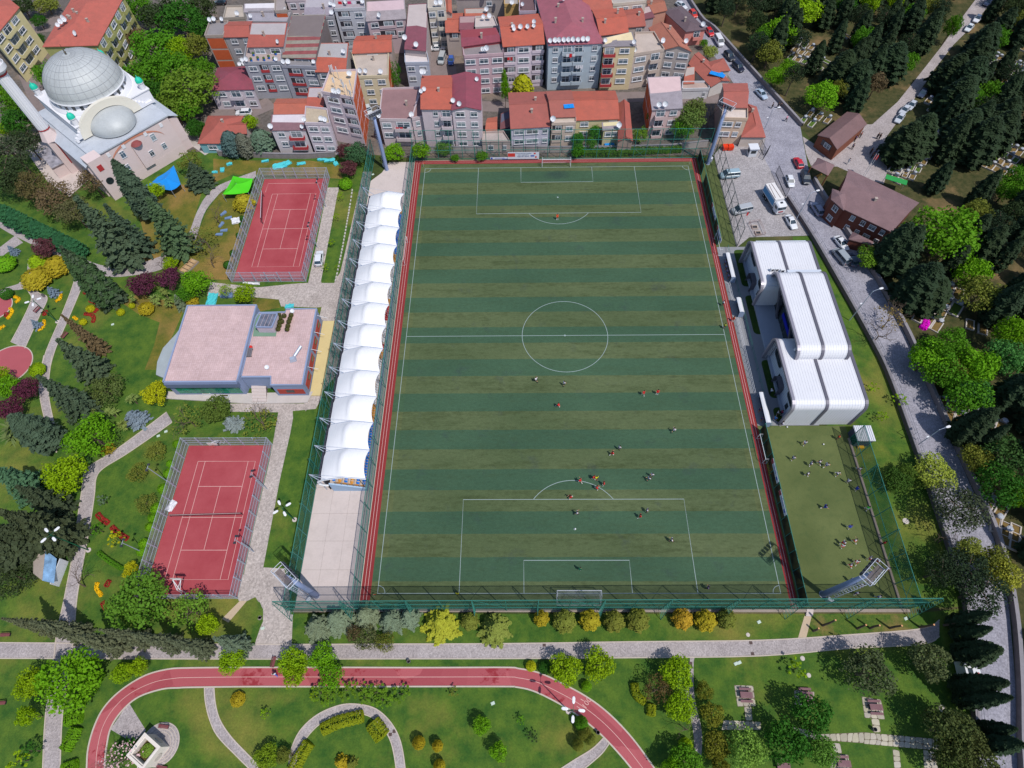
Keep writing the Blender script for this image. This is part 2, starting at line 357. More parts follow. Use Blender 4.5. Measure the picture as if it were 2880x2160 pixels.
DKGR = grass_mat('shade_lawn', (62,88,28),(42,70,22),(84,92,40),.6)
sheet('forecourt_paving', [(36.6,-21.6),(48.5,-21.6),(48.5,24.9),(36.6,24.9)],.008, M('blue_grey_paving', (150,152,158),.85,.1,.6,6,.15))
for (a, b, c, d) in ((40.3,13,43.5,24),(40.3,0,46,10.5),(40.3,-15.5,43.6,-6.5),(40.3,-21,43,-17.6)):
    r = .9; pts = []
    for cx, cy, a0 in ((c-.2, d-r, 0),(a+r, d-r, 90),(a+r, b+r, 180),(c-.2, b+r, 270)):
        pts += [(cx+(r if a0 in (90,180) else .2)*math.cos(math.radians(a0+t)), cy+r*math.sin(math.radians(a0+t))) for t in (0,30,60,90)]
    sheet('planting_bed', pts, .016, DKGR)
# ---- red hard courts
def court_mat():
    s = NT('red_court'); a = s.noise(.12,6,.65); b = s.noise(1.4,6,.75); f = s.noise(12,3,.8)
    c = s.mix(s.ramp(a, [(.35,0.0),(.68,1.0)]), C3((168,66,74)), C3((186,88,94)))
    c = s.mix(s.ramp(b, [(.56,0.0),(.8,.35)]), c, C3((140,60,64)))
    c = s.mix(1.0, c, s.ramp(f, [(.25,.88),(.75,1.1)]), 'MULTIPLY'); s.color(c); s.rough(.88); MATS['red_court'] = s.m; return s.m
COURTM = court_mat(); LP = M('court_line_paint', (226,178,172),.8,.18,1.5,9,0)
def court(x0, y0, x1, y1, lines):
    o = sheet('sports_court', [(x0, y0),(x1, y0),(x1, y1),(x0, y1)],.016, COURTM)
    z = .0195
    for i, pl in enumerate(lines): line('court_line', pl, w=.09, z=z+.0017*i, parent=o, mat=LP)
    return o
def tennis(k, tl, tr, bl, br):
    """lines of a tennis court from its four corners"""
    A_, B_, C_, D_ = [Vector(at(k2, x, y)[:2]) for k2, x, y in (tl, tr, bl, br)]
    f = lambda u, v: tuple((A_*(1-u)*(1-v)+B_*u*(1-v)+C_*(1-u)*v+D_*u*v))
    return [[f(0,0), f(1,0), f(1,1), f(0,1), f(0,0)],[f(.125,0), f(.125,1)],[f(.875,0), f(.875,1)],[f(.125,.23), f(.875,.23)],[f(.125,.77), f(.875,.77)],[f(.5,.23), f(.5,.77)],[f(0,.5), f(1,.5)]]
C1 = court(-75.3,15.6,-58.6,49.6, tennis('N', ('N', 612,538),('N', 1065,532),('N', 398,1294),('N', 890,1288))+[[tuple(at('N', 540,520)[:2]), tuple(at('N', 570,430)[:2]), tuple(at('N', 1110,424)[:2])]])
C2 = court(-74.0,-53.6,-57.9,-25.4, tennis('O', ('G', 1712,914),('O', 978,1528),('R6', 350,830),('R6', 1335,830)))
# ---- paths of the park
def ribbon_path(name, left, right, z, mat, kerb=True, kw=.16):
    n = len(left); o = MB().add([(p[0], p[1], z) for p in left]+[(p[0], p[1], z) for p in right],[(i, i+1, n+i+1, n+i) for i in range(n-1)]).build(name, mat); struct(o)
    if kerb:
        MB().ribbon(left, kw, 0, z+.06).build('kerb', KERB, o); MB().ribbon(right, kw, 0, z+.06).build('kerb', KERB, o)
    return o
def two(k, a, b, n=5): return spline(PX(k, *a), n), spline(PX(k, *b), n)
mp_t = spline([(-112,-60.6)]+PX('I', (0,590),(1100,588),(2212,584))+PX('J', (1100,568),(2212,555))+PX('K', (700,508),(1330,455),(1480,380)),4)
mp_b = spline([(-112,-63.0)]+PX('I', (0,718),(1100,716),(2212,714))+PX('J', (1100,706),(2212,690))+PX('K', (700,625),(1330,590),(1480,520)),4)
ribbon_path('park_path', mp_t, mp_b, .014, PATHM)
lp_l = spline(PX('G', (1440,488),(1240,640),(1000,815),(790,945),(730,1010),(715,1120),(680,1350),(640,1659))+PX('H', (575,100),(545,250),(490,505),(465,720),(395,1200),(370,1700)),4)
lp_r = spline(PX('G', (1490,575),(1330,690),(1080,860),(900,970),(835,1050),(820,1180),(800,1330),(755,1600))+PX('H', (690,40),(660,250),(640,505),(610,720),(542,1200),(520,1700)),4)
ribbon_path('park_path', lp_l, lp_r, .0155, PATHM)
ribbon_path('park_path', *two('F', [(0,340),(230,455),(480,570),(700,690),(900,760),(1080,762),(1330,700),(1580,570),(1700,300),(1780,160),(1900,60),(2212,-60)],[(0,430),(120,500),(400,640),(640,790),(900,850),(1100,850),(1400,790),(1640,640),(1760,320),(1850,190),(1960,90),(2212,0)]),.0135, PATHM, False)
ribbon_path('park_path', *two('F', [(650,780),(640,900),(540,1170),(400,1500),(360,1659)],[(715,870),(700,960),(600,1200),(480,1480),(430,1659)]),.017, PATHM)
ribbon_path('park_path', *two('F', [(130,500),(40,570),(0,600)],[(200,560),(70,640),(0,700)]),.0185, PATHM, False)
ribbon_path('park_path', *two('F', [(240,700),(230,830),(180,905),(50,950),(0,975)],[(290,740),(280,850),(210,955),(80,975),(0,1010)]),.0195, PATHM, False)
ribbon_path('park_path', *two('F', [(170,905),(250,990),(270,1060),(190,1240),(95,1420)],[(230,880),(330,990),(410,1040),(340,1200),(215,1475)]),.021, PATHM)
ribbon_path('park_path', *two('G', [(380,0),(340,300),(420,690),(430,800)],[(450,0),(420,320),(490,690),(490,840)]),.018, PATHM)
# play-area disc at the left edge and red disc
RUBBER = M('red_rubber_floor', (182,92,100),.9,.1,.4,8,.1)
for k, x, y, r in (('F', 70,1620,4.9),('F', -40,1120,3.6)):
    c = at(k, x, y); o = sheet('play_area_floor', [(c[0]+r*math.cos(a*math.pi/18), c[1]+r*math.sin(a*math.pi/18)) for a in range(36)],.024, RUBBER)
    MB().ribbon([(c[0]+r*math.cos(a*math.pi/18), c[1]+r*math.sin(a*math.pi/18)) for a in range(36)],.2,0,.09, True).build('kerb', KERB, o)
# plaza between courts and stand
sheet('service_plaza', PX('O', (560,95),(590,-20),(1000,25),(1300,-5),(1660,-30),(1640,185),(1500,200),(1200,190),(1180,130),(960,110)),.010, PLAZA)
sheet('service_lane', [(-53.6,12),(-51.0,18),(-50.6,30),(-50.3,42),(-50.2,52),(-47.9,52),(-47.9,-10),(-52.6,-18),(-54.0,-13.5)],.0106, PLAZA)
sheet('service_lane', PX('O', (760,1100),(760,1030),(1420,1030),(1480,960),(1560,960),(1500,1075),(1180,1105)),.0116, PLAZA)
sheet('service_lane', PX('N', (1300,470),(1185,470),(1100,900),(1060,1100),(980,1475),(1110,1475),(1200,1000),(1290,560)),.0122, PLAZA)
sheet('service_lane', PX('O', (1180,1080),(1300,1090),(1305,1180),(1220,1659),(1070,1659),(1130,1370)),.0128, PLAZA)
sheet('service_lane', [tuple(p[:2]) for p in PX('O', (1070,1650),(1220,1650))]+[tuple(p[:2]) for p in PX('P', (320,740),(150,1640))]+[tuple(p[:2]) for p in PX('R6', (1500,1120),(1650,420),(1740,20))],.0134, PLAZA)
sheet('service_lane', PX('R6', (1880,640),(2212,660),(2300,1100),(2300,1659),(1820,1659),(1890,1330),(1830,1180),(1700,1160),(1500,1160),(1490,1115),(1560,760)),.014, PLAZA)
sheet('service_lane', PX('I', (110,270),(380,335),(370,592),(50,592),(100,440),(125,330)),.0146, PLAZA)
sheet('stepping_path', PX('R6', (1520,1160),(1630,1160),(1340,1500),(1240,1440)),.016, M('pale_flags', (204,182,156),.9,.12,.8,6,.2))
sheet('grass_patch', PX('R6', (1640,1160),(1760,1100),(1880,1290),(1880,1480),(1800,1659),(1500,1659),(1350,1500)),.0185, GRASS)
sheet('side_lawn', PX('P', (465,55),(700,60),(560,800),(450,1240),(400,1659),(150,1640),(320,740),(430,250)),.015, GRASS)
sheet('side_lawn', PX('N', (1290,520),(1440,480),(1400,700),(1330,1150),(1255,1460),(1120,1460),(1150,1330),(1200,1000)),.017, GRASS)
sheet('side_lawn', PX('O', (950,115),(1180,130),(1190,200),(1010,235),(960,180)),.016, GRASS2)
# dressed-stone edging blocks beside the lane
STONEB = M('edging_stone', (206,200,194),.9,.15,2,9,.3)
e0 = PX('N', (1445,480),(1415,680),(1385,850),(1350,1050),(1310,1250),(1265,1455)); edg = spline(e0,12)
eo = thing('stone_edging', 'row of pale stone blocks edging the lawn strip beside the court lane', 'edging', edg[0])
acc = 0.0; bm_ = MB().box((0,0,.12),(.62,.3,.24)).mesh('stone_block')
for a, b in zip(edg, edg[1:]):
    acc += (b-a).length
    if acc > .75:
        acc = 0; o = obj('stone_block', bm_, STONEB, eo, b-edg[0]); o.rotation_euler = (0,0, math.atan2((b-a).y, (b-a).x)+random.uniform(-.1,.1)); o.scale = (1, random.uniform(.8,1.2), random.uniform(.8,1.2))
# ---- jogging track of the park
def jog_mat():
    s = NT('jogging_rubber'); a = s.noise(.09,3,.5); b = s.noise(1.2,6,.7); f = s.noise(10,3)
    vo = s.new('ShaderNodeTexVoronoi'); vo.inputs['Scale'].default_value = .16; s.link(s.tc.outputs['Object'], vo.inputs['Vector'])
    c = s.mix(s.ramp(vo.outputs['Color'],[(.3,0.0),(.7,1.0)]), C3((188,98,104)), C3((170,80,88)))
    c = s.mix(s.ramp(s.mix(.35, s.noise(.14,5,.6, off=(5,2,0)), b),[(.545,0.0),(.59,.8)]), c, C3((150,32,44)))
    c = s.mix(1.0, c, s.ramp(f, [(.25,.9),(.75,1.1)]), 'MULTIPLY'); s.color(c); s.rough(.85); return s.m
jo = spline(PX('H', (750,1800),(752,1640),(765,1480),(820,1290),(905,1130),(1050,985),(1250,862),(1450,806),(1650,794))+PX('I', (0,790),(700,790),(1500,792),(2212,790))+PX('J', (120,800),(280,832),(450,905),(700,1040),(900,1190),(1100,1400),(1290,1659),(1380,1800)),6)
ji = spline(PX('H', (905,1800),(907,1640),(920,1490),(960,1310),(1060,1160),(1200,1045),(1400,978),(1550,966),(1650,962))+PX('I', (0,956),(700,956),(1500,955),(2212,955))+PX('J', (100,960),(220,985),(350,1040),(550,1150),(740,1290),(900,1440),(1090,1659),(1180,1800)),6)
n_ = len(jo); jt = MB().add([(p[0], p[1],.02) for p in jo]+[(p[0], p[1],.02) for p in ji],[(i, i+1, n_+i+1, n_+i) for i in range(n_-1)]).build('jogging_track', jog_mat()); struct(jt)
MB().ribbon(jo, .22,0,.1).build('kerb', KERB, jt); MB().ribbon(ji, .22,0,.1).build('kerb', KERB, jt)
line('lane_line', [(a+b)/2 for a, b in zip(jo, ji)], w=.08, z=.0235, parent=jt, mat=LP)
ribbon_path('garden_path', *two('H', [(1768,966),(1775,1080),(1810,1230),(1880,1380),(2050,1560),(2212,1720)],[(1850,966),(1862,1100),(1900,1240),(1990,1380),(2130,1530),(2300,1700)]),.013, PATHM)
ribbon_path('garden_path', *two('I', [(330,1800),(345,1659),(360,1520),(440,1340),(590,1200),(780,1118),(940,1108),(1100,1150),(1230,1270),(1310,1430),(1350,1659),(1352,1800)],[(380,1800),(395,1659),(440,1500),(520,1370),(640,1260),(800,1190),(920,1182),(1050,1215),(1150,1300),(1230,1440),(1272,1659),(1275,1800)]),.013, PATHM)
ribbon_path('garden_path', *two('J', [(860,1390),(760,1490),(600,1590),(430,1700)],[(905,1440),(840,1530),(740,1620),(640,1700)]),.013, PATHM)
ribbon_path('garden_path', *two('J', [(1600,700),(1590,900),(1560,1000),(1620,1300),(1640,1500)],[(1640,700),(1630,780),(1640,1050),(1700,1330),(1700,1560)]),.0132, PATHM, False)
sheet('garden_path', PX('H', (1112,1092),(1262,1335),(1150,1440),(955,1325)),.0135, PATHM)
pc = at('H', 1380,1455); pr_ = span('H', 168, pc)
pz = sheet('monument_plaza', [(pc[0]+pr_*math.cos(a*math.pi/24), pc[1]+pr_*math.sin(a*math.pi/24)) for a in range(48)],.017, PATHM)
for rr in (.55,.68,.82,.97): MB().ribbon([(pc[0]+rr*pr_*math.cos(a*math.pi/24), pc[1]+rr*pr_*math.sin(a*math.pi/24)) for a in range(48)],.1,0,.026, True).build('paving_ring', KERB, pz)
# ---- flagstone paths of the picnic lawn: single irregular flags
FLAGM = OM('flagstone', .9,.14,1.2)
def flags(polys, seed):
    rnd = random.Random(seed); base = MB()
    for P in polys: base.poly([(p[0], p[1],.012) for p in P])
    o = struct(base.build('flagstone_path', M('flag_bed', (120,110,92),.95,.2,1,6,.3)))
    for P in polys:
        A_, B_, C_, D_ = [Vector((p[0], p[1],0)) for p in P]
        nu = max(1, round((B_-A_).length/.85)); nv = max(1, round((D_-A_).length/.85))
        J = {}
        for i in range(nu+1):
            for j in range(nv+1):
                u = i/nu+(rnd.uniform(-.28,.28)/nu if 0 < i < nu else 0); v = j/nv+(rnd.uniform(-.28,.28)/nv if 0 < j < nv else 0)
                J[i, j] = A_*(1-u)*(1-v)+B_*u*(1-v)+C_*u*v+D_*(1-u)*v
        for i in range(nu):
            for j in range(nv):
                q = [J[i, j], J[i+1, j], J[i+1, j+1], J[i, j+1]]; c = sum(q, Vector())/4; h = .03+rnd.uniform(0,.012)
                q = [c+(p-c)*.93 for p in q]; cut = []
                for a in range(4):
                    p, n2 = q[a], q[(a+1) % 4]; m = q[a-1]; k = rnd.uniform(.1,.3); cut += [p+(m-p)*k*.7, p+(n2-p)*k]
                g_ = rnd.uniform(.8,1.12); t = MB().prism([(p-c)[:2] for p in cut],0, h).build('flagstone', FLAGM, o, (c.x, c.y, 0)); col = C3((196,188,172)); t.color = (col[0]*g_, col[1]*g_, col[2]*g_*rnd.uniform(.9,1.05),1)
    return o
flags([PX('K', (380,1370),(830,1350),(830,1445),(400,1415)), PX('K', (830,1350),(1480,1410),(1480,1510),(830,1450)), PX('K', (205,1305),(385,1335),(400,1415),(300,1370))],1)
flags([PX('K', (808,1040),(975,1068),(1010,1240),(835,1225))],2)
flags([PX('K', (890,1232),(960,1235),(975,1352),(910,1352))],3)
flags([PX('K', (555,1440),(622,1445),(640,1535),(565,1525))],4)
flags([PX('K', (540,1530),(695,1545),(720,1800),(540,1790))],5)
flags([PX('K', (225,985),(400,1000),(400,1130),(230,1110))],6)
flags([PX('J', (1980,942),(2145,948),(2168,1125),(2010,1128))],7)
flags([PX('J', (1890,1245),(2212,1260),(2212,1330),(1870,1330))],8)
flags([PX('J', (2065,1125),(2130,1130),(2140,1250),(2080,1250))],9)
flags([PX('K', (1075,1495),(1135,1510),(1150,1659),(1090,1659))],10)
flags([PX('K', (1340,1500),(1440,1520),(1480,1700),(1350,1700))],11)
sheet('stepping_path', PX('K', (315,345),(378,345),(330,535),(258,540)),.016, MATS['pale_flags'])
for i in range(4):
    p = at('K', 353,340-i*13); struct(MB().box((0,0,.12+.1*i),(1.1,.34,.2)).build('step', CONC, None, (p[0], p[1],0)))
# ================================================================== trees, shrubs, hedges
def leaf_mat(name, transl=.25, var=.3):
    s = NT(name); oi = s.new('ShaderNodeObjectInfo')
    v = s.noise(.55,4,.6); f = s.noise(4.5,3,.7)
    g_ = s.ramp(s.mix(.5, v, f),[(.3,1-var),(.7,1+var)])
    c = s.mix(1.0, oi.outputs['Color'], g_, 'MULTIPLY')
    hs = s.new('ShaderNodeHueSaturation'); s.link(c, hs.inputs['Color'])
    s.link(s.math('ADD', .475, s.math('MULTIPLY', f, .05)), hs.inputs['Hue'])
    s.color(hs.outputs[0]); s.rough(.75); s.b.inputs['Specular IOR Level'].default_value = .15
    tl = s.new('ShaderNodeBsdfTranslucent'); s.link(hs.outputs[0], tl.inputs[0]); mx = s.new('ShaderNodeMixShader'); mx.inputs[0].default_value = transl
    s.link(s.b.outputs[0], mx.inputs[1]); s.link(tl.outputs[0], mx.inputs[2]); s.link(mx.outputs[0], s.n['Material Output'].inputs[0])
    MATS[name] = s.m; return s.m
LEAF = leaf_mat('leaf', .3,.32); NEEDLE = leaf_mat('needle', .08,.35)
BARK = M('bark', (112,96,84),.95,.25,1.5,9,.5)
def leaves_mesh(name, pts, nrm, size, mat, elong=1.0):
    pts = np.asarray(pts, float); n = len(pts); nrm = np.asarray(nrm, float); nrm /= np.linalg.norm(nrm, axis=1)[:, None]+1e-9
    a = RNG.normal(size=(n, 3)); x = np.cross(nrm, a); x /= np.linalg.norm(x, axis=1)[:, None]+1e-9; y = np.cross(nrm, x)
    s = (np.broadcast_to(size, n)*RNG.uniform(.7,1.3, n))[:, None]*.5; x = x*s*elong; y = y*s
    V = np.stack([pts-x*.9, pts-y*.8+x*.1, pts+x, pts+y*.8+x*.1],1).reshape(-1,3)
    me = bpy.data.meshes.new(name); me.vertices.add(4*n); me.vertices.foreach_set('co', V.ravel())
    me.loops.add(4*n); me.loops.foreach_set('vertex_index', np.arange(4*n)); me.polygons.add(n)
    me.polygons.foreach_set('loop_start', np.arange(0,4*n, 4)); me.polygons.foreach_set('loop_total', np.full(n, 4))
    me.update(); me.validate(); me.materials.append(mat); return me
def fib(n):
    i = np.arange(n)+.5; ph = np.arccos(1-2*i/n); th = np.pi*(1+5**.5)*i
    return np.stack([np.cos(th)*np.sin(ph), np.sin(th)*np.sin(ph), np.cos(ph)],1)
def crown_clumps(cen, rad, per, size, jitter=.55, mat=None, name='crown', outw=None, low=-.35):
    P, N = [],[]
    for c, r in zip(cen, rad):
        d = fib(per); d = d+RNG.normal(scale=.25, size=d.shape); d /= np.linalg.norm(d, axis=1)[:, None]
        d = d[d[:, 2] > low]
        rr = r*RNG.uniform(.72,1.08, len(d))[:, None]
        P.append(c+d*rr*np.array([1,1,.85])); N.append(d+RNG.normal(scale=jitter, size=d.shape))
    return leaves_mesh(name, np.concatenate(P), np.concatenate(N), size, mat or LEAF)
def round_crown(seed, R=3.0, H=7.0, nc=54, per=62, size=.36, cz=.62, rz=.36, cr=(.55,1.0), mat=None, hole=.12):
    global RNG; RNG = np.random.default_rng(seed)
    d = fib(nc); d += RNG.normal(scale=.14, size=d.shape); d /= np.linalg.norm(d, axis=1)[:, None]
    keep = (d[:, 2] > -.75) & (RNG.uniform(size=nc) > hole); d = d[keep]
    lob = 1+.16*np.sin(3*np.arctan2(d[:, 1], d[:, 0])+seed)+RNG.normal(scale=.07, size=len(d))
    cr_ = RNG.uniform(cr[0], cr[1], len(d))*(R/3.0)
    cen = d*(np.array([R, R, H*rz])-cr_.mean())*lob[:, None]+np.array([0,0, H*cz])
    k = nc//5; dd = RNG.normal(size=(k, 3)); dd /= np.linalg.norm(dd, axis=1)[:, None]
    inn = dd*np.array([R, R, H*rz])*.45+np.array([0,0, H*cz])
    return crown_clumps(np.concatenate([cen, inn]), np.concatenate([cr_, np.full(k, .9*R/3)]), per, size, .55, mat)
def trunk_mesh(seed, H, r, top, limbs=4, spread=1.2, lean=0.0):
    rnd = random.Random(seed); b = MB(); pts = [Vector((0,0,0))]
    for i in range(1,5): pts.append(Vector((rnd.uniform(-.1,.1)*H*.1+lean*i*.25, rnd.uniform(-.1,.1)*H*.1, top*i/4)))
    for i, (p, q) in enumerate(zip(pts, pts[1:])): b.tube(p, q, r*(1-.16*i), r*(1-.16*(i+1)),7, False)
    for i in range(limbs):
        a = 2*math.pi*i/limbs+rnd.uniform(-.4,.4); p = pts[2+(i % 3)]; m = p+Vector((math.cos(a), math.sin(a),.9))*spread*.5; q = m+Vector((math.cos(a), math.sin(a),.6))*spread*.6
        b.tube(p, m, r*.45, r*.3,5, False); b.tube(m, q, r*.3, r*.1,5, False)
    me = b.mesh('trunk', True); me.materials.append(BARK); return me
def conifer_crown(seed, R=3.4, H=12.0, n=26, power=.85, size=.42, droop=.18, start=.07, dens=1.0, elong=1.5):
    """whorls of drooping boughs, each a spray of needle tufts"""
    global RNG; RNG = np.random.default_rng(seed); P, N = [],[]
    for i in range(n):
        t = start+(1-start)*(i/(n-1)); L = R*max(.04,(1-t))**power*RNG.uniform(.88,1.08); nb = max(4, int((9-4*t)*dens))
        a0 = RNG.uniform(0,6.28)
        for b in range(nb):
            a = a0+2*math.pi*b/nb+RNG.normal(scale=.18); l = L*RNG.uniform(.7,1.08); k = max(3, int(l/R*17)+3)
            s = np.linspace(.2,1, k); w = .30*l*(1.12-s)*.8
            px_ = np.cos(a)*s*l; py_ = np.sin(a)*s*l; pz_ = H*t-droop*l*s**1.6+.10*l*(s > .8)
            for side in (-1,0,1):
                jx = RNG.normal(scale=.06, size=k); off = side*w
                P.append(np.stack([px_-np.sin(a)*off+jx, py_+np.cos(a)*off+jx, pz_-.12*abs(side)*w+RNG.normal(scale=.05, size=k)],1))
                N.append(np.stack([np.cos(a)*.55*np.ones(k)-np.sin(a)*side*.5, np.sin(a)*.55*np.ones(k)+np.cos(a)*side*.5, np.ones(k)*.85],1)+RNG.normal(scale=.38, size=(k, 3)))
    P.append(np.stack([RNG.normal(scale=.05, size=8), RNG.normal(scale=.05, size=8), np.linspace(H*.94, H, 8)],1)); N.append(RNG.normal(size=(8,3)))
    return leaves_mesh('crown', np.concatenate(P), np.concatenate(N), size, NEEDLE, elong)
def column_crown(seed, R=1.3, H=12.0, n=2600, size=.36, shape='cypress', mat=None, elong=1.7, flute=.16):
    global RNG; RNG = np.random.default_rng(seed)
    t = RNG.uniform(0.02,1, n)**.85; a = RNG.uniform(0,2*np.pi, n)
    if shape == 'cypress': prof = np.minimum(1,(t+.03)*5)**.6*(1-t**2.2)**.75
    elif shape == 'egg': prof = np.sin(np.pi*np.clip(t*.93+.05,0,1))**.55*(1.05-.35*t)
    else: prof = np.sqrt(np.clip(1-(2*t-1)**2,0,1))
    fl = 1+flute*np.sin(7*a+5*t+seed)+flute*.8*np.sin(13*t*np.pi+3*a+seed)+RNG.normal(scale=.05, size=n)
    r = R*prof*fl*np.where(RNG.uniform(size=n) < .2,.75,1.0)
    P = np.stack([np.cos(a)*r, np.sin(a)*r, t*H+.05*H*0],1); N = np.stack([np.cos(a), np.sin(a),.55+.6*t],1)+RNG.normal(scale=.42, size=(n, 3))
    return leaves_mesh('crown', P, N, size, mat or NEEDLE, elong)
def bare_mesh(seed, H=6.0, R=2.2, depth=4):
    rnd = random.Random(seed); b = MB()
    def grow(p, d, l, r, k):
        q = p+d*l; b.tube(p, q, r, r*.68,5 if k < 2 else 4, False)
        if k >= depth: return
        for i in range(3 if k < 2 else 2):
            a = rnd.uniform(0,6.28); o = d.orthogonal().normalized(); o.rotate(Matrix.Rotation(a, 3, d)); nd = (d+o*rnd.uniform(.5,.95)+Vector((0,0,.12))).normalized(); grow(q, nd, l*rnd.uniform(.6,.8), r*.6, k+1)
    grow(Vector((0,0,0)), Vector((rnd.uniform(-.1,.1), rnd.uniform(-.1,.1),1)).normalized(), H*.34, H*.018,0)
    me = b.mesh('trunk', True); me.materials.append(BARK); return me
def palm_crown(seed, R=1.6, H=3.0, n=26):
    global RNG; RNG = np.random.default_rng(seed); b = MB()
    for head, hz in (((0,0), H),((.5,.3), H*.75),((-.45,.35), H*.8)):
        for i in range(n):
            a = RNG.uniform(0,6.28); e = RNG.uniform(-.35,1.2); l = R*.62*RNG.uniform(.8,1.1); d = np.array([math.cos(a)*math.cos(e), math.sin(a)*math.cos(e), math.sin(e)]); sd = np.array([-math.sin(a), math.cos(a),0])*.055
            p0 = np.array([head[0]*R*.6, head[1]*R*.6, hz*.8]); p1 = p0+d*l*.55; p2 = p0+d*l+np.array([0,0,-.22*l])
            b.add([p0-sd, p0+sd, p1+sd*1.3, p1-sd*1.3, p2],[(0,1,2,3),(3,2,4)])
    me = b.mesh('crown'); me.materials.append(LEAF); return me
PROTO = {}
def proto(kind):
    if kind in PROTO: return PROTO[kind]
    L_ = []
    if kind == 'round': L_ = [(round_crown(10+i), trunk_mesh(10+i, 7,.2,4.2),3.0,7.0) for i in range(4)]
    elif kind == 'broad': L_ = [(round_crown(30+i, 3.4,7.5,78,60,.36,.58,.38,(.5,.95), hole=.18), trunk_mesh(30+i, 7.5,.26,4.2,5,1.7),3.4,7.5) for i in range(3)]
    elif kind == 'airy': L_ = [(round_crown(50+i, 3.0,7.0,52,30,.34,.6,.36,(.45,.8), hole=.35), trunk_mesh(50+i, 7,.17,4.5,6,1.9),3.0,7.0) for i in range(3)]
    elif kind == 'sparse': L_ = [(round_crown(60+i, 2.6,6.0,36,13,.3,.62,.34,(.4,.75), hole=.3), bare_mesh(60+i, 6.6,2.4,5),2.6,6.0) for i in range(3)]
    elif kind == 'bare': L_ = [(None, bare_mesh(70+i, 6.5,2.2,5),2.4,6.0) for i in range(3)]
    elif kind == 'cedar': L_ = [(conifer_crown(80+i), trunk_mesh(80+i, 12,.28,8,0),3.4,12.0) for i in range(4)]
    elif kind == 'pine': L_ = [(round_crown(90+i, 4.0,10.0,82,56,.34,.66,.3,(.45,1.0), NEEDLE, .2), trunk_mesh(90+i, 10,.26,7,6,2.2),4.0,10.0) for i in range(3)]
    elif kind == 'cypress': L_ = [(column_crown(100+i, 1.35,12.0,3000,.40), trunk_mesh(100+i, 12,.2,3,0),1.35,12.0) for i in range(5)]
    elif kind == 'thuja': L_ = [(column_crown(120+i, 1.5,3.6,2000,.26, 'egg', NEEDLE, 1.4,.12), trunk_mesh(120+i, 3.6,.12,1.2,0),1.5,3.6) for i in range(4)]
    elif kind == 'spruce': L_ = [(conifer_crown(130+i, 1.8,4.2,13,.8,.26,.1,.05,.9,1.3), trunk_mesh(130+i, 4.2,.12,2.5,0),1.8,4.2) for i in range(3)]
    elif kind == 'juniper': L_ = [(round_crown(140+i, 2.6,4.0,46,56,.24,.45,.4,(.4,.8), NEEDLE, .1), trunk_mesh(140+i, 4,.14,1.6,3,.8),2.6,4.0) for i in range(3)]
    elif kind == 'ball': L_ = [(column_crown(150+i, .95,1.7,1500,.17, 'ball', LEAF, 1.1,.03), trunk_mesh(150+i, 1.7,.06,.5,0),.95,1.7) for i in range(3)]
    elif kind == 'sapling': L_ = [(round_crown(160+i, 1.0,3.0,16,26,.2,.66,.26,(.3,.5), hole=.2), trunk_mesh(160+i, 3,.05,2.2,2,.4),1.0,3.0) for i in range(3)]
    elif kind == 'yucca': L_ = [(palm_crown(170+i), trunk_mesh(170+i, 3,.13,2.2,0),1.6,3.0) for i in range(3)]
    PROTO[kind] = L_; return L_
TREENAME = dict(round='deciduous_tree', broad='deciduous_tree', airy='deciduous_tree', sparse='budding_tree', bare='bare_tree', cedar='cedar_tree', pine='pine_tree', cypress='cypress_tree', thuja='thuja_shrub', spruce='spruce_tree', juniper='juniper_shrub', ball='clipped_bush', sapling='sapling', yucca='yucca_plant')
TREECAT = dict(thuja='shrub', juniper='shrub', ball='bush', sapling='sapling', yucca='plant')
GREEN = dict(lime=(120,150,14), bright=(96,142,18), mid=(74,120,22), deep=(48,92,24), yellow=(158,160,20), gold=(150,136,30), olive=(106,112,42), dark=(52,66,36), cedar=(66,82,62), blue=(112,128,142), grey=(98,112,88), purple=(86,40,60), plum=(92,54,60), cyp=(40,56,34), pine=(58,68,46), ivy=(64,118,26), brown=(104,88,62), palm=(120,136,70), redleaf=(150,44,40))
tcount = [0]
def plant(kind, p, R, H, col, label, group=None, name=None, jit=.1):
    rnd = random.Random(int(p[0]*131+p[1]*977)); L_ = proto(kind); i = tcount[0] % len(L_); tcount[0] += 1
    crown, trunk, r0, h0 = L_[i]
    t = thing(name or TREENAME[kind], label, TREECAT.get(kind, 'tree'),(p[0], p[1],0), rnd.uniform(0,6.28), group, (R/r0, R/r0, H/h0))
    obj('trunk', trunk, None, t)
    if crown:
        c = C3(GREEN[col] if isinstance(col, str) else col, KLIT/(1.4 if kind in ('cedar', 'cypress', 'pine', 'spruce', 'juniper', 'thuja') else 1.65)); j = 1+rnd.uniform(-jit, jit); k = 1+rnd.uniform(-jit, jit)*.6
        obj('crown', crown, None, t, color=(c[0]*j*k, c[1]*j, c[2]*j/k, 1))
    return t
def tree(kind, k, x, y, rp, H, col, label, group=None, cz=.6, name=None, z0=0):
    """crown centre (x, y) and crown radius rp as seen in zoom k"""
    p = at(k, x, y, H*cz); R = span(k, rp, p); return plant(kind, p, R, H, col, label, group, name)
def talltree(kind, k, bx, by, tx, ty, rp, col, label, group=None):
    """foot (bx, by) and tip (tx, ty) as seen in zoom k"""
    H = height(k, bx, by, tx, ty); p = at(k, bx, by); return plant(kind, p, span(k, rp, at(k, (bx+tx)/2,(by+ty)/2, H*.5)), H, col, label, group)
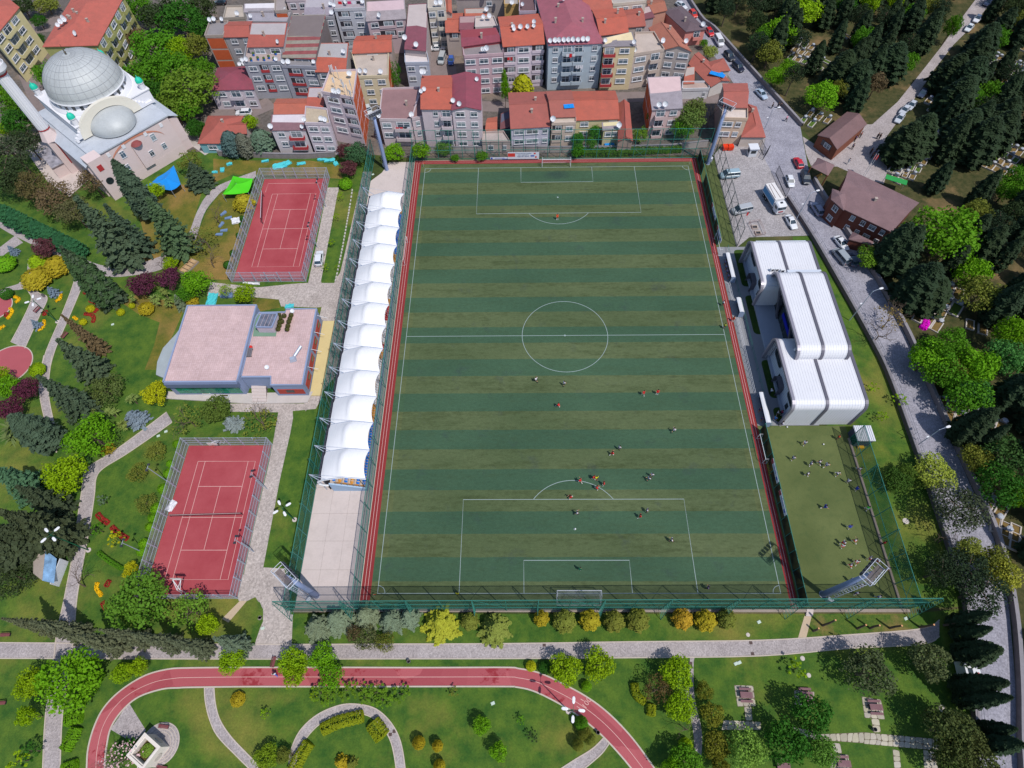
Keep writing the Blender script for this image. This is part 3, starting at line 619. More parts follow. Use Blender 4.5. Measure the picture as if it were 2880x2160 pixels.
def hedge_run(k, pts, w, h, col, label, group=None, size=.2, name='hedge', n_per=170, z=0, cat='hedge'):
    """a clipped hedge: leaf shell over a bent bar"""
    global RNG; P_ = spline(PX(k, *pts),5); rnd = np.random.default_rng(int(abs(P_[0].x*100))); RNG = rnd; PP, NN = [],[]
    o = P_[0]
    for a, b in zip(P_, P_[1:]):
        L = (b-a).length; n = max(6, int(n_per*L*(w+2*h)/2.2)); d = (b-a).normalized(); s = Vector((-d.y, d.x, 0))
        t = rnd.uniform(0,1, n); th = rnd.uniform(0, math.pi, n); bul = 1+.08*np.sin(t*9+a.x)
        cx = np.sign(np.cos(th))*np.abs(np.cos(th))**.6*w/2*bul; cz = np.sin(th)**.6*h*bul
        PP.append(np.stack([a.x-o.x+d.x*L*t+s.x*cx, a.y-o.y+d.y*L*t+s.y*cx, cz],1)); NN.append(np.stack([s.x*np.cos(th), s.y*np.cos(th), np.sin(th)+.3],1)+rnd.normal(scale=.4, size=(n, 3)))
    for e, sg in ((P_[0],-1),(P_[-1],1)):
        n = int(n_per*w*h*.9)+4; d = (P_[-1]-P_[-2] if sg > 0 else P_[1]-P_[0]).normalized()*sg; s = Vector((-d.y, d.x, 0)); r = np.sqrt(rnd.uniform(0,1, n)); th = rnd.uniform(0, math.pi, n)
        PP.append(np.stack([e.x-o.x+s.x*np.cos(th)*r*w/2+d.x*.15*(1-r), e.y-o.y+s.y*np.cos(th)*r*w/2+d.y*.15*(1-r), np.sin(th)*r*h],1)); NN.append(np.tile([d.x, d.y, .3],(n, 1))+rnd.normal(scale=.4, size=(n, 3)))
    me = leaves_mesh(name, np.concatenate(PP), np.concatenate(NN), size, LEAF); ob = obj(name, me, None, None, (o.x, o.y, z)); ob.color = C3(GREEN[col] if isinstance(col, str) else col, KLIT/1.5)
    return tag(ob, label, cat, group)
# ================================================================== fences, masts, goals, stand
GREENM = M('green_fence_paint', (62,136,124),.5,.12,1,8,0,.1)
GALV = M('galvanised_steel', (194,204,222),.45,.1,1,8,0,.3)
WHITEM = M('white_metal', (232,234,240),.5,.06,1,8,0)
DARKM = M('dark_metal', (66,68,76),.5,.12,1,8,0,.2)
NETG = netmat('green_chain_link', (30,104,92),.46); NETW = netmat('grey_chain_link', (196,192,202),.34); NETD = netmat('dark_windbreak', (16,30,30),.97); NETGOAL = netmat('goal_net', (200,206,212),.16)
def fence(name, label, p, q, h, step, rails, mat, net, post_r=.075, rail_r=.06, tilt=None, net_z0=.1, cat='fence', lean=0, netname='net_panel', skip=()):
    p = Vector((*p, 0)); q = Vector((*q, 0)); d = q-p; L = d.length; n = max(1, round(L/step)); u = d/L
    t = thing(name, label, cat, p)
    pm = MB().tube((0,0,0),(0,0, h), post_r, n=6).mesh('post')
    for i in range(n+1): obj('post', pm, mat, t, u*(L*i/n))
    rm = MB().tube((0,0,0), u*L, rail_r, n=5).mesh('rail')
    for z in rails: obj('rail', rm, mat, t, (0,0, z))
    if net:
        a = u*(L/n); nm = MB().poly([(0,0, net_z0),(a.x, a.y, net_z0),(a.x, a.y, h),(0,0, h)]).mesh(netname)
        for i in range(n):
            if i not in skip: obj(netname, nm, net, t, u*(L*i/n))
    return t
def brace(t, base, u, h, out, mat=None, depth=1.7, rungs=8):
    """lattice buttress of a tall fence: upright ladder frame leaning against it"""
    b = MB(); f = base+Vector((out.x, out.y, 0))*depth; top = base+Vector((out.x, out.y, 0))*.35+Vector((0,0, h))
    b.tube(f, top, .05, n=5)
    for i in range(rungs+1):
        k = i/rungs; a = f.lerp(top, k); w = Vector((base.x, base.y, a.z)); b.tube(a, w, .03, n=4)
        if i < rungs: b.tube(a, Vector((base.x, base.y, f.lerp(top, (i+1)/rungs).z)),.022, n=4)
    b.build('buttress', mat or GREENM, t)
FB = fence('boundary_fence', 'tall green mesh fence along the near end of the football pitch', (-47.8,-55.9),(54.2,-55.45),9.7,5.1,(.2,3.3,6.5,9.7), GREENM, NETG)
for i in range(0,21,2):
    x = -.0+i*5.1; brace(FB, Vector((x, x*.0044,0)), None, 9.6, Vector((0,-1,0)), depth=1.5)
for i in range(0,20,3):
    a = i*5.1; FBb = MB().tube((a, a*.0044,3.3),(a+5.1,.02+a*.0044,9.7),.035, n=4).tube((a+5.1, a*.0044+.02,3.3),(a, a*.0044,9.7),.035, n=4); FBb.build('cross_brace', GREENM, FB)
MB().box((51,.2,.2),(102.4,.5,.4)).build('footing_wall', M('footing_concrete', (164,150,140),.9,.15,.6,6,.2, stain=.3), FB)
FL = fence('boundary_fence', 'green mesh fence behind the covered stand', (-47.75,-55.7),(-47.75,57.5),5.6,4.2,(.2,2.8,5.6), GREENM, NETG)
for i in range(0,27,2): brace(FL, Vector((0, i*4.19,0)), None, 5.5, Vector((-1,0,0)), depth=1.2, rungs=6)
for i in range(0,26,2): MB().tube((0, i*4.19,0.2),(0, i*4.19+4.19,5.6),.04, n=4).tube((0, i*4.19+4.19,.2),(0, i*4.19,5.6),.04, n=4).build('cross_brace', GREENM, FL)
fence('boundary_fence', 'green mesh fence between the covered stand and the running track', (-37.05,-55.6),(-37.05,55.9),4.9,4.3,(.2,2.4,4.9), GREENM, NETG)
FT = fence('boundary_fence', 'tall green mesh fence at the far end of the pitch before the houses', (-37,56.4),(39,55.9),8.8,3.2,(.2,2.9,5.8,8.8), GREENM, netmat('fine_green_net', (40,96,86),.12))
for i in (0,6,12,18,22): MB().tube((i*3.17,-i*.02,.2),(i*3.17+3.17,-i*.02,2.9),.035, n=4).tube((i*3.17+3.17,-i*.02,.2),(i*3.17,-i*.02,2.9),.035, n=4).build('cross_brace', GREENM, FT)
for i in range(3,14,2): MB().tube((i*3.17,1.5,0),(i*3.17,1.5,2.3),.05).tube((i*3.17,1.5,2.3),(i*3.17,.1,3.4),.05).build('stay', GREENM, FT)
fence('windbreak_fence', 'dark windbreak screen with a gap between running track and turf strip', (36.85,25.5),(36.85,55.4),3.1,3.0,(.1,3.05), GREENM, NETD, skip=(7,))
fence('windbreak_fence', 'dark windbreak screen between the running track and the training pitch', (36.85,-55.3),(36.85,-22.6),3.1,3.0,(.1,3.05), GREENM, NETD)
FR = fence('boundary_fence', 'green mesh fence between the turf strip and the cobbled yard', (41.3,25),(41.3,56.4),6.0,3.9,(.2,3.0,6.0), M('dark_green_paint', (58,78,80),.5,.12,1,8,0), netmat('faint_net', (70,92,90),.12))
for i in range(8): MB().tube((0, i*3.92,.2),(0, i*3.92+3.92,3),.035, n=4).tube((0, i*3.92+3.92,3),(0, i*3.92,6),.035, n=4).build('cross_brace', MATS['dark_green_paint'], FR)
FR2 = fence('boundary_fence', 'green mesh fence along the right side of the training pitch', (53.35,-55.3),(53.45,-24.5),5.9,3.85,(.2,2.3,5.9), GREENM, netmat('right_net', (24,112,84),.5))
for i in range(0,9,3): brace(FR2, Vector((.0, i*3.85,0)), None, 5.9, Vector((1,0,0)), depth=.9, rungs=7)
for i in (0,2,5,7): MB().tube((0, i*3.85,.2),(.05, i*3.85+3.85,5.9),.035, n=4).tube((.05, i*3.85+3.85,.2),(0, i*3.85,5.9),.035, n=4).build('cross_brace', GREENM, FR2)
MB().box((.0,15.4,.15),(.35,31,.3)).build('footing_wall', MATS['footing_concrete'], FR2)
fence('handrail', 'green pipe railing between the forecourt and the team benches', (38.95,-22),(38.95,24.5),1.1,2.6,(.55,1.1), GREENM, None, .035,.03, cat='railing')
# courts
def court_fence(label, x0, y0, x1, y1, h=3.3, step=2.85):
    t = thing('court_fence', label, 'fence', (x0, y0,0)); W_, D_ = x1-x0, y1-y0; c = [(0,0),(W_, 0),(W_, D_),(0, D_)]
    pm = MB().box((0,0, h/2),(.17,.17, h)).mesh('post')
    for (a, b),(e, f) in zip(c, c[1:]+c[:1]):
        L = math.hypot(e-a, f-b); n = round(L/step); u = Vector(((e-a)/L, (f-b)/L, 0))
        for i in range(n): obj('post', pm, GALV, t, (a+u.x*L*i/n, b+u.y*L*i/n, 0))
        for z in (.1,1.15,2.2, h): MB().tube((a, b, z),(e, f, z),.035, n=5).build('rail', GALV, t)
        nm = MB().poly([(0,0,.05),(u.x*L/n, u.y*L/n, .05),(u.x*L/n, u.y*L/n, h),(0,0, h)]).mesh('net_panel')
        for i in range(n): obj('net_panel', nm, NETW, t, (a+u.x*L*i/n, b+u.y*L*i/n, 0))
    return t
court_fence('pale grey mesh fence round the upper red court', -75.45,15.4,-58.45,49.75)
court_fence('pale grey mesh fence round the lower red court', -74.1,-53.75,-57.75,-25.3)
def pipes(name, segs, r, mat, t, n=6): 
    b = MB()
    for a, c in segs: b.tube(a, c, r, n=n)
    return b.build(name, mat, t)
def goal(label, loc, rz, w=7.32, h=2.44, dpt=1.9, top=.9, net=True, r=.06, group=None):
    t = thing('football_goal', label, 'goal', loc, rz, group)
    for s in (-1,1): pipes('goalpost', [((s*w/2,0,0),(s*w/2,0, h))], r, WHITEM, t)
    pipes('crossbar', [((-w/2,0, h),(w/2,0, h))], r, WHITEM, t)
    for s in (-1,1): pipes('side_stay', [((s*w/2,0, h),(s*w/2, top, h)),((s*w/2, top, h),(s*w/2, dpt, 0)),((s*w/2, dpt, 0),(s*w/2,0,0))], r*.6, WHITEM, t)
    pipes('back_bar', [((-w/2, dpt, .03),(w/2, dpt, .03))], r*.6, WHITEM, t)
    if net:
        b = MB(); A = [(-w/2,0, h),(w/2,0, h),(w/2, top, h),(-w/2, top, h),(-w/2, dpt, 0),(w/2, dpt, 0),(-w/2,0,0),(w/2,0,0)]
        b.add(A, [(0,1,2,3),(3,2,5,4),(0,3,4,6),(1,2,5,7)]); b.build('goal_net', NETGOAL, t)
    return t
goal('white full-size goal with net on the near goal line', (0,-52.92,0), math.pi)
goal('white full-size goal with net on the far goal line before the houses', (0,52.92,0),0)
goal('white small training goal left on the track beside the stand', (-36.2,23.6,0), math.pi/2,7.0,2.0,.9,.3, False, .05)
goal('white small training goal stored by the windbreak near the turf strip', (36.4,24.85,0),-math.pi/2,5.1,2.0,.9,.6, False, .05)
goal('white small training goal stored on the track beside the training pitch', (35.8,-26.9,0),-math.pi/2,5.1,2.0,.9,.6, False, .05)
goal('white handball goal at the near end of the upper red court', at('N', 590,1440),0,3.0,2.0,1.0,.4, True, .05)
for x, y, lab in ((-34.4,-53.4, 'orange flag at the near left corner of the pitch'),(-34.4,53.4, 'orange flag at the far left corner of the pitch'),(34.4,53.4, 'orange flag at the far right corner of the pitch')):
    t = thing('corner_flag', lab, 'flag', (x, y, 0)); MB().tube((0,0,0),(0,0,1.5),.025).build('pole', WHITEM, t); MB().add([(0,0,1.5),(.45,.1,1.32),(0,0,1.1),(.02,.03,1.5),(.46,.13,1.32),(.02,.03,1.1)],[(0,1,2),(3,5,4),(0,3,4,1),(1,4,5,2)]).build('flag', M('orange_cloth', (236,86,30),.8), t)
# ---- floodlight masts
MASTM = M('mast_blue_grey', (150,166,206),.45,.06,.5,6,0,.1); LAMPG = glass('lamp_glass', (120,130,150),.1)
def mast(label, x, y, h, face):
    t = thing('floodlight_mast', label, 'floodlight', (x, y, 0),0, 'floodlight masts')
    MB().lathe([(.62,0),(.62,.06),(.55,.08)], n=12).build('base_plate', GALV, t)
    MB().lathe([(.48,.06),(.42, h*.5),(.30, h),(0, h)], n=14).build('pole', MASTM, t, smooth=True)
    f = Vector((math.cos(face), math.sin(face),0)); s = Vector((-f.y, f.x, 0)); b = MB(); o = -f*.62
    for k in (-.2,.2): b.tube(o+s*k+Vector((0,0,.6)), o*.8+s*k+Vector((0,0, h-.3)),.03, n=4)
    z = .8
    while z < h-.4: b.tube(o+s*.2+Vector((0,0, z)), o+s*-.2+Vector((0,0, z)),.022, n=4); z += .42
    b.build('ladder', GALV, t); b = MB(); z = 2.4
    while z < h-.5:
        P = [o+s*.3+Vector((0,0, z)), o+s*.34-f*.4+Vector((0,0, z)), o-f*.66+Vector((0,0, z)), o-s*.34-f*.4+Vector((0,0, z)), o-s*.3+Vector((0,0, z))]; b.path(P, .025,4); z += .9
    for q in (s*.34-f*.4, f*-.66,-s*.34-f*.4): b.tube(o+q+Vector((0,0,2.4)), o+q+Vector((0,0, h-.5)),.022, n=4)
    b.build('ladder_cage', GALV, t)
    W_, D_ = 3.6,1.5; hd = MB(); P = [f*.9*sg+s*W_/2*sk+Vector((0,0, h+.05)) for sg, sk in ((-1,-1),(-1,1),(1,1),(1,-1))]
    hd.path(P+[P[0]],.06,5); hd.path([p+Vector((0,0,1.1)) for p in P+[P[0]]],.045,5)
    for p in P: hd.tube(p, p+Vector((0,0,1.1)),.04, n=5)
    for k in (-.6,-.2,.2,.6): hd.tube(s*W_/2*k-f*.9+Vector((0,0, h+.05)), s*W_/2*k+f*.9+Vector((0,0, h+.05)),.035, n=4)
    for p in P: hd.tube(p, Vector((0,0, h-1.6)),.035, n=4)
    hd.build('head_frame', M('head_frame_white', (214,218,230),.5,.08), t)
    MB().box((0,0,0),(W_*.9,.9,.04), math.atan2(s.y, s.x)).build('platform', MATS['grating'] if 'grating' in MATS else netmat('grating', (120,108,110),.5), t, (-f*.3)+Vector((0,0, h+.1)))
    for r_ in range(2):
        for c_ in range(5):
            l = MB().box((0,0,0),(.3,.5,.42)); c = s*(c_-2)*.7+f*(.95)+Vector((0,0, h+.35+.55*r_))
            lo = l.build('lamp', DARKM, t, c); lo.rotation_euler = (0, math.radians(25), face); g_ = MB().box((.16,0,0),(.03,.44,.36)).build('lens', LAMPG, lo)
    MB().box((0,0,.55),(.9,.55,1.1), face+.2).build('control_cabinet', WHITEM, t, -f*1.2+s*.2)
mast('tall blue-grey floodlight mast at the near left corner by the concrete slab', -44.35,-53.3,15.0, math.radians(50))
mast('tall blue-grey floodlight mast on the training pitch at the near right corner', 41.0,-53.1,16.0, math.radians(130))
mast('tall blue-grey floodlight mast at the far right corner beside the turf strip', 39.2,53.8,16.2, math.radians(-130))
mast('tall blue-grey floodlight mast at the far left corner of the concrete slab', -44.0,52.7,16.0, math.radians(-50))
# ---- covered stand
ST = thing('grandstand', 'covered stand with white membrane roof bays along the left touchline', 'grandstand', (-37.6,-34.9,0))
SY0, SY1, NB = -34.4,37.6,13; BL = (SY1-SY0)/NB; off = Vector((37.6,34.9,0))
def rel(x, y, z=0): return Vector((x, y, z))+off
TIER = M('tier_concrete', (204,188,176),.9,.12,.5,6,.1); BLUEW = M('pale_blue_wall', (176,202,232),.85,.06)
tb = MB(); NT_ = 6
for i in range(NT_):
    x1 = -38.3-i*1.0; x0 = x1-1.0; z = .9+i*.42; tb.box(tuple(rel((x0+x1)/2,(SY0+SY1)/2, z/2)),(1.0, SY1-SY0, z))
tb.build('tier_steps', TIER, ST)
MB().prism([tuple(rel(x, SY0-.3)[:2]) for x in (-37.9,-44.3)]+[tuple(rel(x, SY0-.02)[:2]) for x in (-44.3,-37.9)],0, lambda p: 1.1+max(0,(-(p[0]-37.6)-38.3))*.4).build('end_wall', BLUEW, ST)
MB().box(tuple(rel(-37.95,(SY0+SY1)/2,.6)),(.12, SY1-SY0,1.2)).build('front_wall', BLUEW, ST)
MB().box(tuple(rel(-44.9,(SY0+SY1)/2,1.9)),(.15, SY1-SY0,3.8)).build('back_wall', M('stand_back_dark', (60,58,66),.9), ST)
seatm = MB().box((0,0,.05),(.42,.4,.1)).box((-.2,0,.27),(.08,.4,.4)).mesh('seat'); seatm.materials.append(OM('seat_plastic', .4,.05))
SC = {'b': (30,132,232), 'w': (234,236,242), 'o': (224,160,72), 'r': (206,44,64)}
segs = [(37,35.5, 'o'),(35.5,22.5, 'b'),(22.5,20, 'o'),(20,9.5, 'w'),(9.5,7.5, 'o'),(7.5,3.5, 'r'),(3.5,-2.5, 'w'),(-2.5,-4.5, 'r'),(-4.5,-6.5, 'o'),(-6.5,-17, 'w'),(-17,-21, 'o'),(-21,-34, 'b')]
segs2 = segs
for a, b, c in segs:
    y = a-.3
    while y > b+.1:
        obj('seat', seatm, None, ST, rel(-38.55, y, .92),0, None, C3(SC[c])); y -= .56
for i in range(1,6):
    for y in (SY0+.7, SY0+1.3, SY0+1.9, SY0+2.5): obj('seat', seatm, None, ST, rel(-38.55-i, y, .92+.42*i),0, None, C3(SC['b' if i % 2 else 'o']))
for i in range(5): MB().box(tuple(rel(-38.8-i, SY0+.3,1.0+.42*i)),(.75,.35,.06)).build('step_board', M('ochre_board', (214,150,66),.8), ST)
rb = MB()
for i in range(6): rb.tube(rel(-38.2-i, SY0-.1,.9+.42*i), rel(-38.2-i, SY0-.1,1.95+.42*i),.03, n=5)
for z in (.6,1.05): rb.tube(rel(-38.2, SY0-.1,.9+z), rel(-43.2, SY0-.1,3.0+z),.03, n=5)
rb.build('end_railing', DARKM, ST)
def memb_mat():
    s = NT('white_membrane'); f = s.noise(.5,4); st = s.noise(1.2,5,.7, stretch=(3,.4,1))
    c = s.mix(s.ramp(st, [(.5,0.0),(.75,.22)]),(.80,.80,.83,1), C3((196,196,204))); s.color(c); s.rough(.6)
    tl = s.new('ShaderNodeBsdfTranslucent'); tl.inputs[0].default_value = (.75,.75,.75,1); mx = s.new('ShaderNodeMixShader'); mx.inputs[0].default_value = .18
    s.link(s.b.outputs[0], mx.inputs[1]); s.link(tl.outputs[0], mx.inputs[2]); s.link(mx.outputs[0], s.n['Material Output'].inputs[0]); return s.m
MEMB = memb_mat()
b = MB(); NX, NY = 14,12
def canopy_z(u, v):
    """u 0 at the back edge, 1 at the front edge; v across a bay"""
    ridge = .53-.07*math.sin(math.pi*v); hump = math.sin(math.pi*v)**.8
    base = 4.7+1.5*min(1, u/ridge)**.9 if u < ridge else 6.2-.85*((u-ridge)/(1-ridge))**1.3
    return base+hump*(.55+.45*math.sin(math.pi*min(1, u*1.1)))*(.75 if u < ridge else 1.0)+(0 if u < ridge else .25*hump*(1-(u-ridge)/(1-ridge)))
for j in range(NX+1):
    for i in range(NY+1):
        v = i/NY; u = j/NX; xf = -37.2-.5*math.sin(math.pi*v)**.9; xb = -45.55+.15*math.sin(math.pi*v)
        b.v.append((xb+(xf-xb)*u, v*BL, canopy_z(u, v)))
for j in range(NX):
    for i in range(NY): a = j*(NY+1)+i; b.f.append((a, a+NY+1, a+NY+2, a+1))
pm = b.mesh('membrane_bay', True); pm.materials.append(MEMB)
for k in range(NB): obj('membrane_bay', pm, None, ST, rel(0, SY0+k*BL, 0))
bt = MB().box((0,0,0),(.3, BL*.98,.9)).mesh('back_flap')
for k in range(NB): obj('back_flap', bt, M('dark_flap', (40,40,52),.8), ST, rel(-45.5, SY0+(k+.5)*BL, 4.5))
for k in range(NB+1):
    y = SY0+k*BL; m = MB(); A = rel(-45.6, y, 0); T_ = rel(-46.6, y, 7.6); m.tube(A, rel(-45.7, y, 4.6),.09); m.tube(rel(-45.7, y, 4.6), T_, .08); m.tube(T_, rel(-44.3, y, 5.2),.06); m.build('mast', GALV, ST)
    m = MB(); m.path([rel(-45.5, y, 4.75)]+[rel(-45.25+(8.1)*u, y, canopy_z(u, 0)+.06) for u in (.1,.25,.4,.53,.7,.85,1.0)],.09,6); m.build('rafter', GALV, ST)
    m = MB(); m.tube(T_, rel(-41.0, y, 6.35),.025, n=4); m.tube(T_, rel(-47.4, y, .1),.03, n=4); m.build('cable', GALV, ST)
    MB().tube(rel(-38.2, y, .9), rel(-38.0, y, 5.4),.07).build('front_post', GALV, ST)
# white hoop closing the near end of the canopy
hp = MB(); hp.path([rel(-45.25+8.1*u, SY0-.05, canopy_z(u, 0)+.02) for u in np.linspace(0,1,12)],.13,6); hp.path([rel(-45.3, SY0-.05,4.7), rel(-46.0, SY0-.1,4.2), rel(-46.2, SY0-.1,3.3), rel(-45.6, SY0-.1,2.6), rel(-44.6, SY0-.1,2.4)],.2,8); hp.build('end_hoop', WHITEM, ST)
# ---- team benches
def shelter(label, y0, y1):
    t = thing('team_bench', label, 'shelter', (38.0,(y0+y1)/2,0),0, 'team benches'); L = y1-y0; b = MB()
    prof = [(.62,.2),(.62,1.5),(.5,1.9),(.2,2.15),(-.25,2.2),(-.55,2.1)]
    V = []; 
    for s in (-L/2, L/2): V += [(x, s, z) for x, z in prof]
    n = len(prof); b.add(V, [(i, i+1, n+i+1, n+i) for i in range(n-1)]); b.build('canopy', M('polycarbonate_white', (236,238,244),.4,.05), t)
    for s in (-L/2, L/2): MB().add([(x, s, z) for x, z in prof]+[(-.4, s, .2)],[tuple(range(n+1))]).build('side_panel', M('clear_panel', (150,170,200),.2), t)
    pipes('frame', [((.62, s, 0),(.62, s, 1.6)) for s in np.linspace(-L/2, L/2,4)]+[((-.55,-L/2,2.1),(-.55, L/2,2.1))],.03, GALV, t)
    MB().box((.2,0,.42),(.45, L*.94,.08)).build('bench_seat', M('bench_navy', (40,50,90),.6), t); MB().box((.2,0,.19),(.1, L*.8,.38)).build('bench_support', DARKM, t)
shelter('white-roofed team bench shelter beside the north wing of the white building', 14.0,21.2)
shelter('short white-roofed bench shelter beside the halfway line', 4.4,8.3)
shelter('white-roofed team bench shelter beside the south wing of the white building', -22.0,-15.3)
# pipe barriers and ad boards along the track
for y0, y1, lab in ((9.0,13.5, 'north of the halfway bench'),(-14.8,3.8, 'south of the halfway bench')):
    fence('pipe_barrier', 'white and green pipe barrier along the track '+lab, (37.25, y0),(37.25, y1),1.1,1.9,(.5,1.1), WHITEM, None, .04,.035, cat='railing')
def text_obj(name, body, size, mat, parent, loc, rot, ext=.004, align='CENTER', sx=1.0):
    cu = bpy.data.curves.new(name, 'FONT'); cu.body = body; cu.size = size; cu.extrude = ext; cu.align_x = align; cu.align_y = 'CENTER'; cu.resolution_u = 2
    me = bpy.data.meshes.new_from_object(bpy.data.objects.new('tmp_'+name, cu)); me.materials.clear(); me.materials.append(mat); o = obj(name, me, None, parent, loc); o.rotation_euler = rot; o.scale = (sx, 1,1); return o
BANW = M('banner_white', (232,234,244),.7,.05); BANR = M('banner_red', (228,70,60),.7,.05); BANB = M('banner_blue', (70,104,200),.7,.08); INK = M('banner_ink', (56,72,130),.8)
def banner(label, loc, w, h, rz, parts, group=None):
    """hung on the fence: local x along, z up, front towards -y"""
    t = thing('banner', label, 'banner', loc, rz, group); MB().box((0,0, h/2),(w, .04, h)).build('cloth', BANW, t); i = 0
    for kind, *a in parts:
        i += 1; y = -.024-.004*i
        if kind == 'b': x, z, bw, bh, m = a; MB().box((x, y, z),(bw, .006, bh)).build('print_field', m, t)
        else: x, z, s, body, m = a; text_obj('lettering', body, s, m, t, (x, y, z),(math.pi/2,0,0))
    return t
bp = at('T', 1450,383); bx_ = (at('T', 1582,383).x-at('T', 1314,383).x)
banner('white sponsor banner with red field and blue badge on the far fence', (bp.x, 55.75,.45), bx_, 2.1,0,[('b', -bx_*.38,1.25, bx_*.23,1.1, BANR),('t', 0,1.72,.52, 'Turnuvamıza katılan', INK),('t', 0,1.25,.5, 'tüm takımlara', INK),('t', 0,.78,.48, 'başarılar dileriz.', INK),('b', bx_*.29,.95, bx_*.12,.4, BANB),('b', bx_*.36,1.7, bx_*.06,.42, BANR),('b', bx_*.4,.6, bx_*.05,.5, BANR)])
b2 = at('T', 1240,385); banner('low white and blue strip banner left of the sponsor banner', (b2.x, 55.85,.35), at('T', 1316,385).x-at('T', 1166,385).x, .62,0,[('b', -1.9,.3,.5,.5, BANB),('b', 1.6,.08,1.5,.14, BANB),('b', .2,.34,2.6,.12, BANB)])
for (x0, y0, x1, y1, lab) in [(2007,575,2013,618, 'by the turf strip, far one'),(2021,638,2030,682, 'by the turf strip, behind the goal'),(2173,1292,2186,1359, 'by the yellow hurdles'),(2194,1380,2210,1451, 'between hurdles and near mast')]:
    s_ = 2880/2212; A_ = at('V', x0/s_, y0/s_, 2.3); B_ = at('V', x1/s_, y1/s_, 2.3); L = A_.y-B_.y
    banner('white and blue hoarding on the dark windbreak '+lab, (36.76,(A_.y+B_.y)/2,2.0), L, 1.0,-math.pi/2,[('b', -L*.4,.5, L*.19,.98, M('banner_dull_red', (176,84,92),.8)),('b', L*.32,.45, L*.14,.5, BANB),('b', -L*.05,.62, L*.4,.16, M('banner_pale_blue', (150,166,214),.8)),('b', -L*.05,.3, L*.36,.1, MATS['banner_pale_blue'])])
HY = M('hurdle_yellow', (214,164,20),.6)
hm = MB().tube((-.35,0,0),(-.35,0,.45),.03, n=5).tube((.35,0,0),(.35,0,.45),.03, n=5).tube((-.35,0,.45),(.35,0,.45),.035, n=5).tube((-.35,-.2,.02),(-.35,.2,.02),.025, n=4).tube((.35,-.2,.02),(.35,.2,.02),.025, n=4).mesh('training_hurdle')
for i in range(9):
    p = at('V', (2161+i*.9)/s_, (1297+i*4.6)/s_); tag(obj('training_hurdle', hm, HY, None, (p.x, p.y, 0),.25), 'yellow training hurdle in the stack beside the stored training goal', 'hurdle', 'yellow training hurdles')
# ================================================================== the white clubhouse with curved roof (right) and the flat-roofed club building (left)
ROOFW = M('white_standing_seam', (238,238,244),.45,.05,.3,5,0, stain=.06); RIM = M('rim_grey', (112,110,122),.45,.1,.5,6,0,.2); RIML = M('rim_steel', (168,164,176),.4,.1,.5,6,0,.3)
CLAD = M('white_cladding', (214,222,236),.6,.06,.4,5,0); GLD = glass('dark_glazing', (46,56,60),.08); BASEC = M('plinth_grey', (176,184,200),.8,.1)
HALL = thing('clubhouse', 'long white clubhouse of three wings with curved standing seam roofs', 'building', (41,-21.5,0))
ho = Vector((-41,21.5,0))
def shell_prof(y0, y1, h, r, zlow0=0.0, zlow1=0.0, n=7):
    """south foot -> roof -> north foot, rounded corners"""
    P = [(y0, zlow0)]
    for i in range(n+1): a = math.pi-math.pi/2*i/n; P.append((y0+r+r*math.cos(a), h-r+r*math.sin(a)))
    for i in range(n+1): a = math.pi/2-math.pi/2*i/n; P.append((y1-r+r*math.cos(a), h-r+r*math.sin(a)))
    P.append((y1, zlow1)); return P
def extr(prof, x0, x1, inset=0.0):
    b = MB(); n = len(prof); V = [(x0, y, z) for y, z in prof]+[(x1, y, z) for y, z in prof]; b.add(V, [(i, n+i, n+i+1, i+1) for i in range(n-1)]); return b
def band(prof, x0, x1, t):
    """solid rib of thickness t outside the profile"""
    n = len(prof); o = []; i_ = []
    for k, (y, z) in enumerate(prof):
        a = prof[max(k-1,0)]; c = prof[min(k+1, n-1)]; d = Vector((c[0]-a[0], c[1]-a[1])).normalized(); nn = Vector((-d.y, d.x)); o.append((y+nn.x*t, z+nn.y*t)); i_.append((y-nn.x*.35, z-nn.y*.35))
    b = MB(); V = [(x0, *p) for p in o]+[(x1, *p) for p in o]+[(x0, *p) for p in i_]+[(x1, *p) for p in i_]; F = []
    for k in range(n-1): F += [(k, n+k, n+k+1, k+1),(2*n+k, 2*n+k+1,3*n+k+1,3*n+k),(k, k+1,2*n+k+1,2*n+k),(n+k, 3*n+k, 3*n+k+1, n+k+1)]
    return b.add(V, F)
def wing(prof, xs, seams=True, rim=RIM):
    for a, c in zip(xs, xs[1:]):
        o = extr(prof, a, c).build('roof_panel', ROOFW, HALL, ho); n = int((c-a)/.48); sb = MB()
        for k in range(1, n): sb.v, sb.f = sb.v, sb.f; bb = band(prof, a+(c-a)*k/n-.012, a+(c-a)*k/n+.012,.03); sb.add(bb.v, bb.f)
        so_ = sb.build('standing_seams', M('seam_grey', (230,230,238),.5), o); so_['kind'] = 'stuff'
    for k, x in enumerate(xs): band(prof, x-.28, x+.28,.13).build('roof_rib', rim if k else RIML, HALL, ho)
P1 = shell_prof(6.9,20.3,7.6,1.7,1.2); P2 = shell_prof(-11.2,9.6,10.0,2.1,5.2,5.2); P3 = shell_prof(-21.4,-5.6,7.6,1.6)
wing(P1,(41.1,47.0,53.6)); wing(P3,(40.9,47.1,54.3))
P2h = [(y, z+.0) for y, z in P2]; wing(P2h, (43.4,48.0,53.0))
def wall_block(y0, y1, x, h, x1=53.2): MB().box(((x+x1)/2,(y0+y1)/2, h/2),(x1-x, y1-y0, h)).build('wall', CLAD, HALL, ho)
wall_block(7.3,20.0,42.3,7.1); wall_block(-21.0,-6.0,42.2,7.1); 
MB().box((49.6,-.2,4.5),(7.0,20.4,9.0)).build('wall', CLAD, HALL, ho)
sb = MB()
for y in np.arange(7.6,20,.5): sb.box((42.29, y, 3.5),(.03,.03,7))
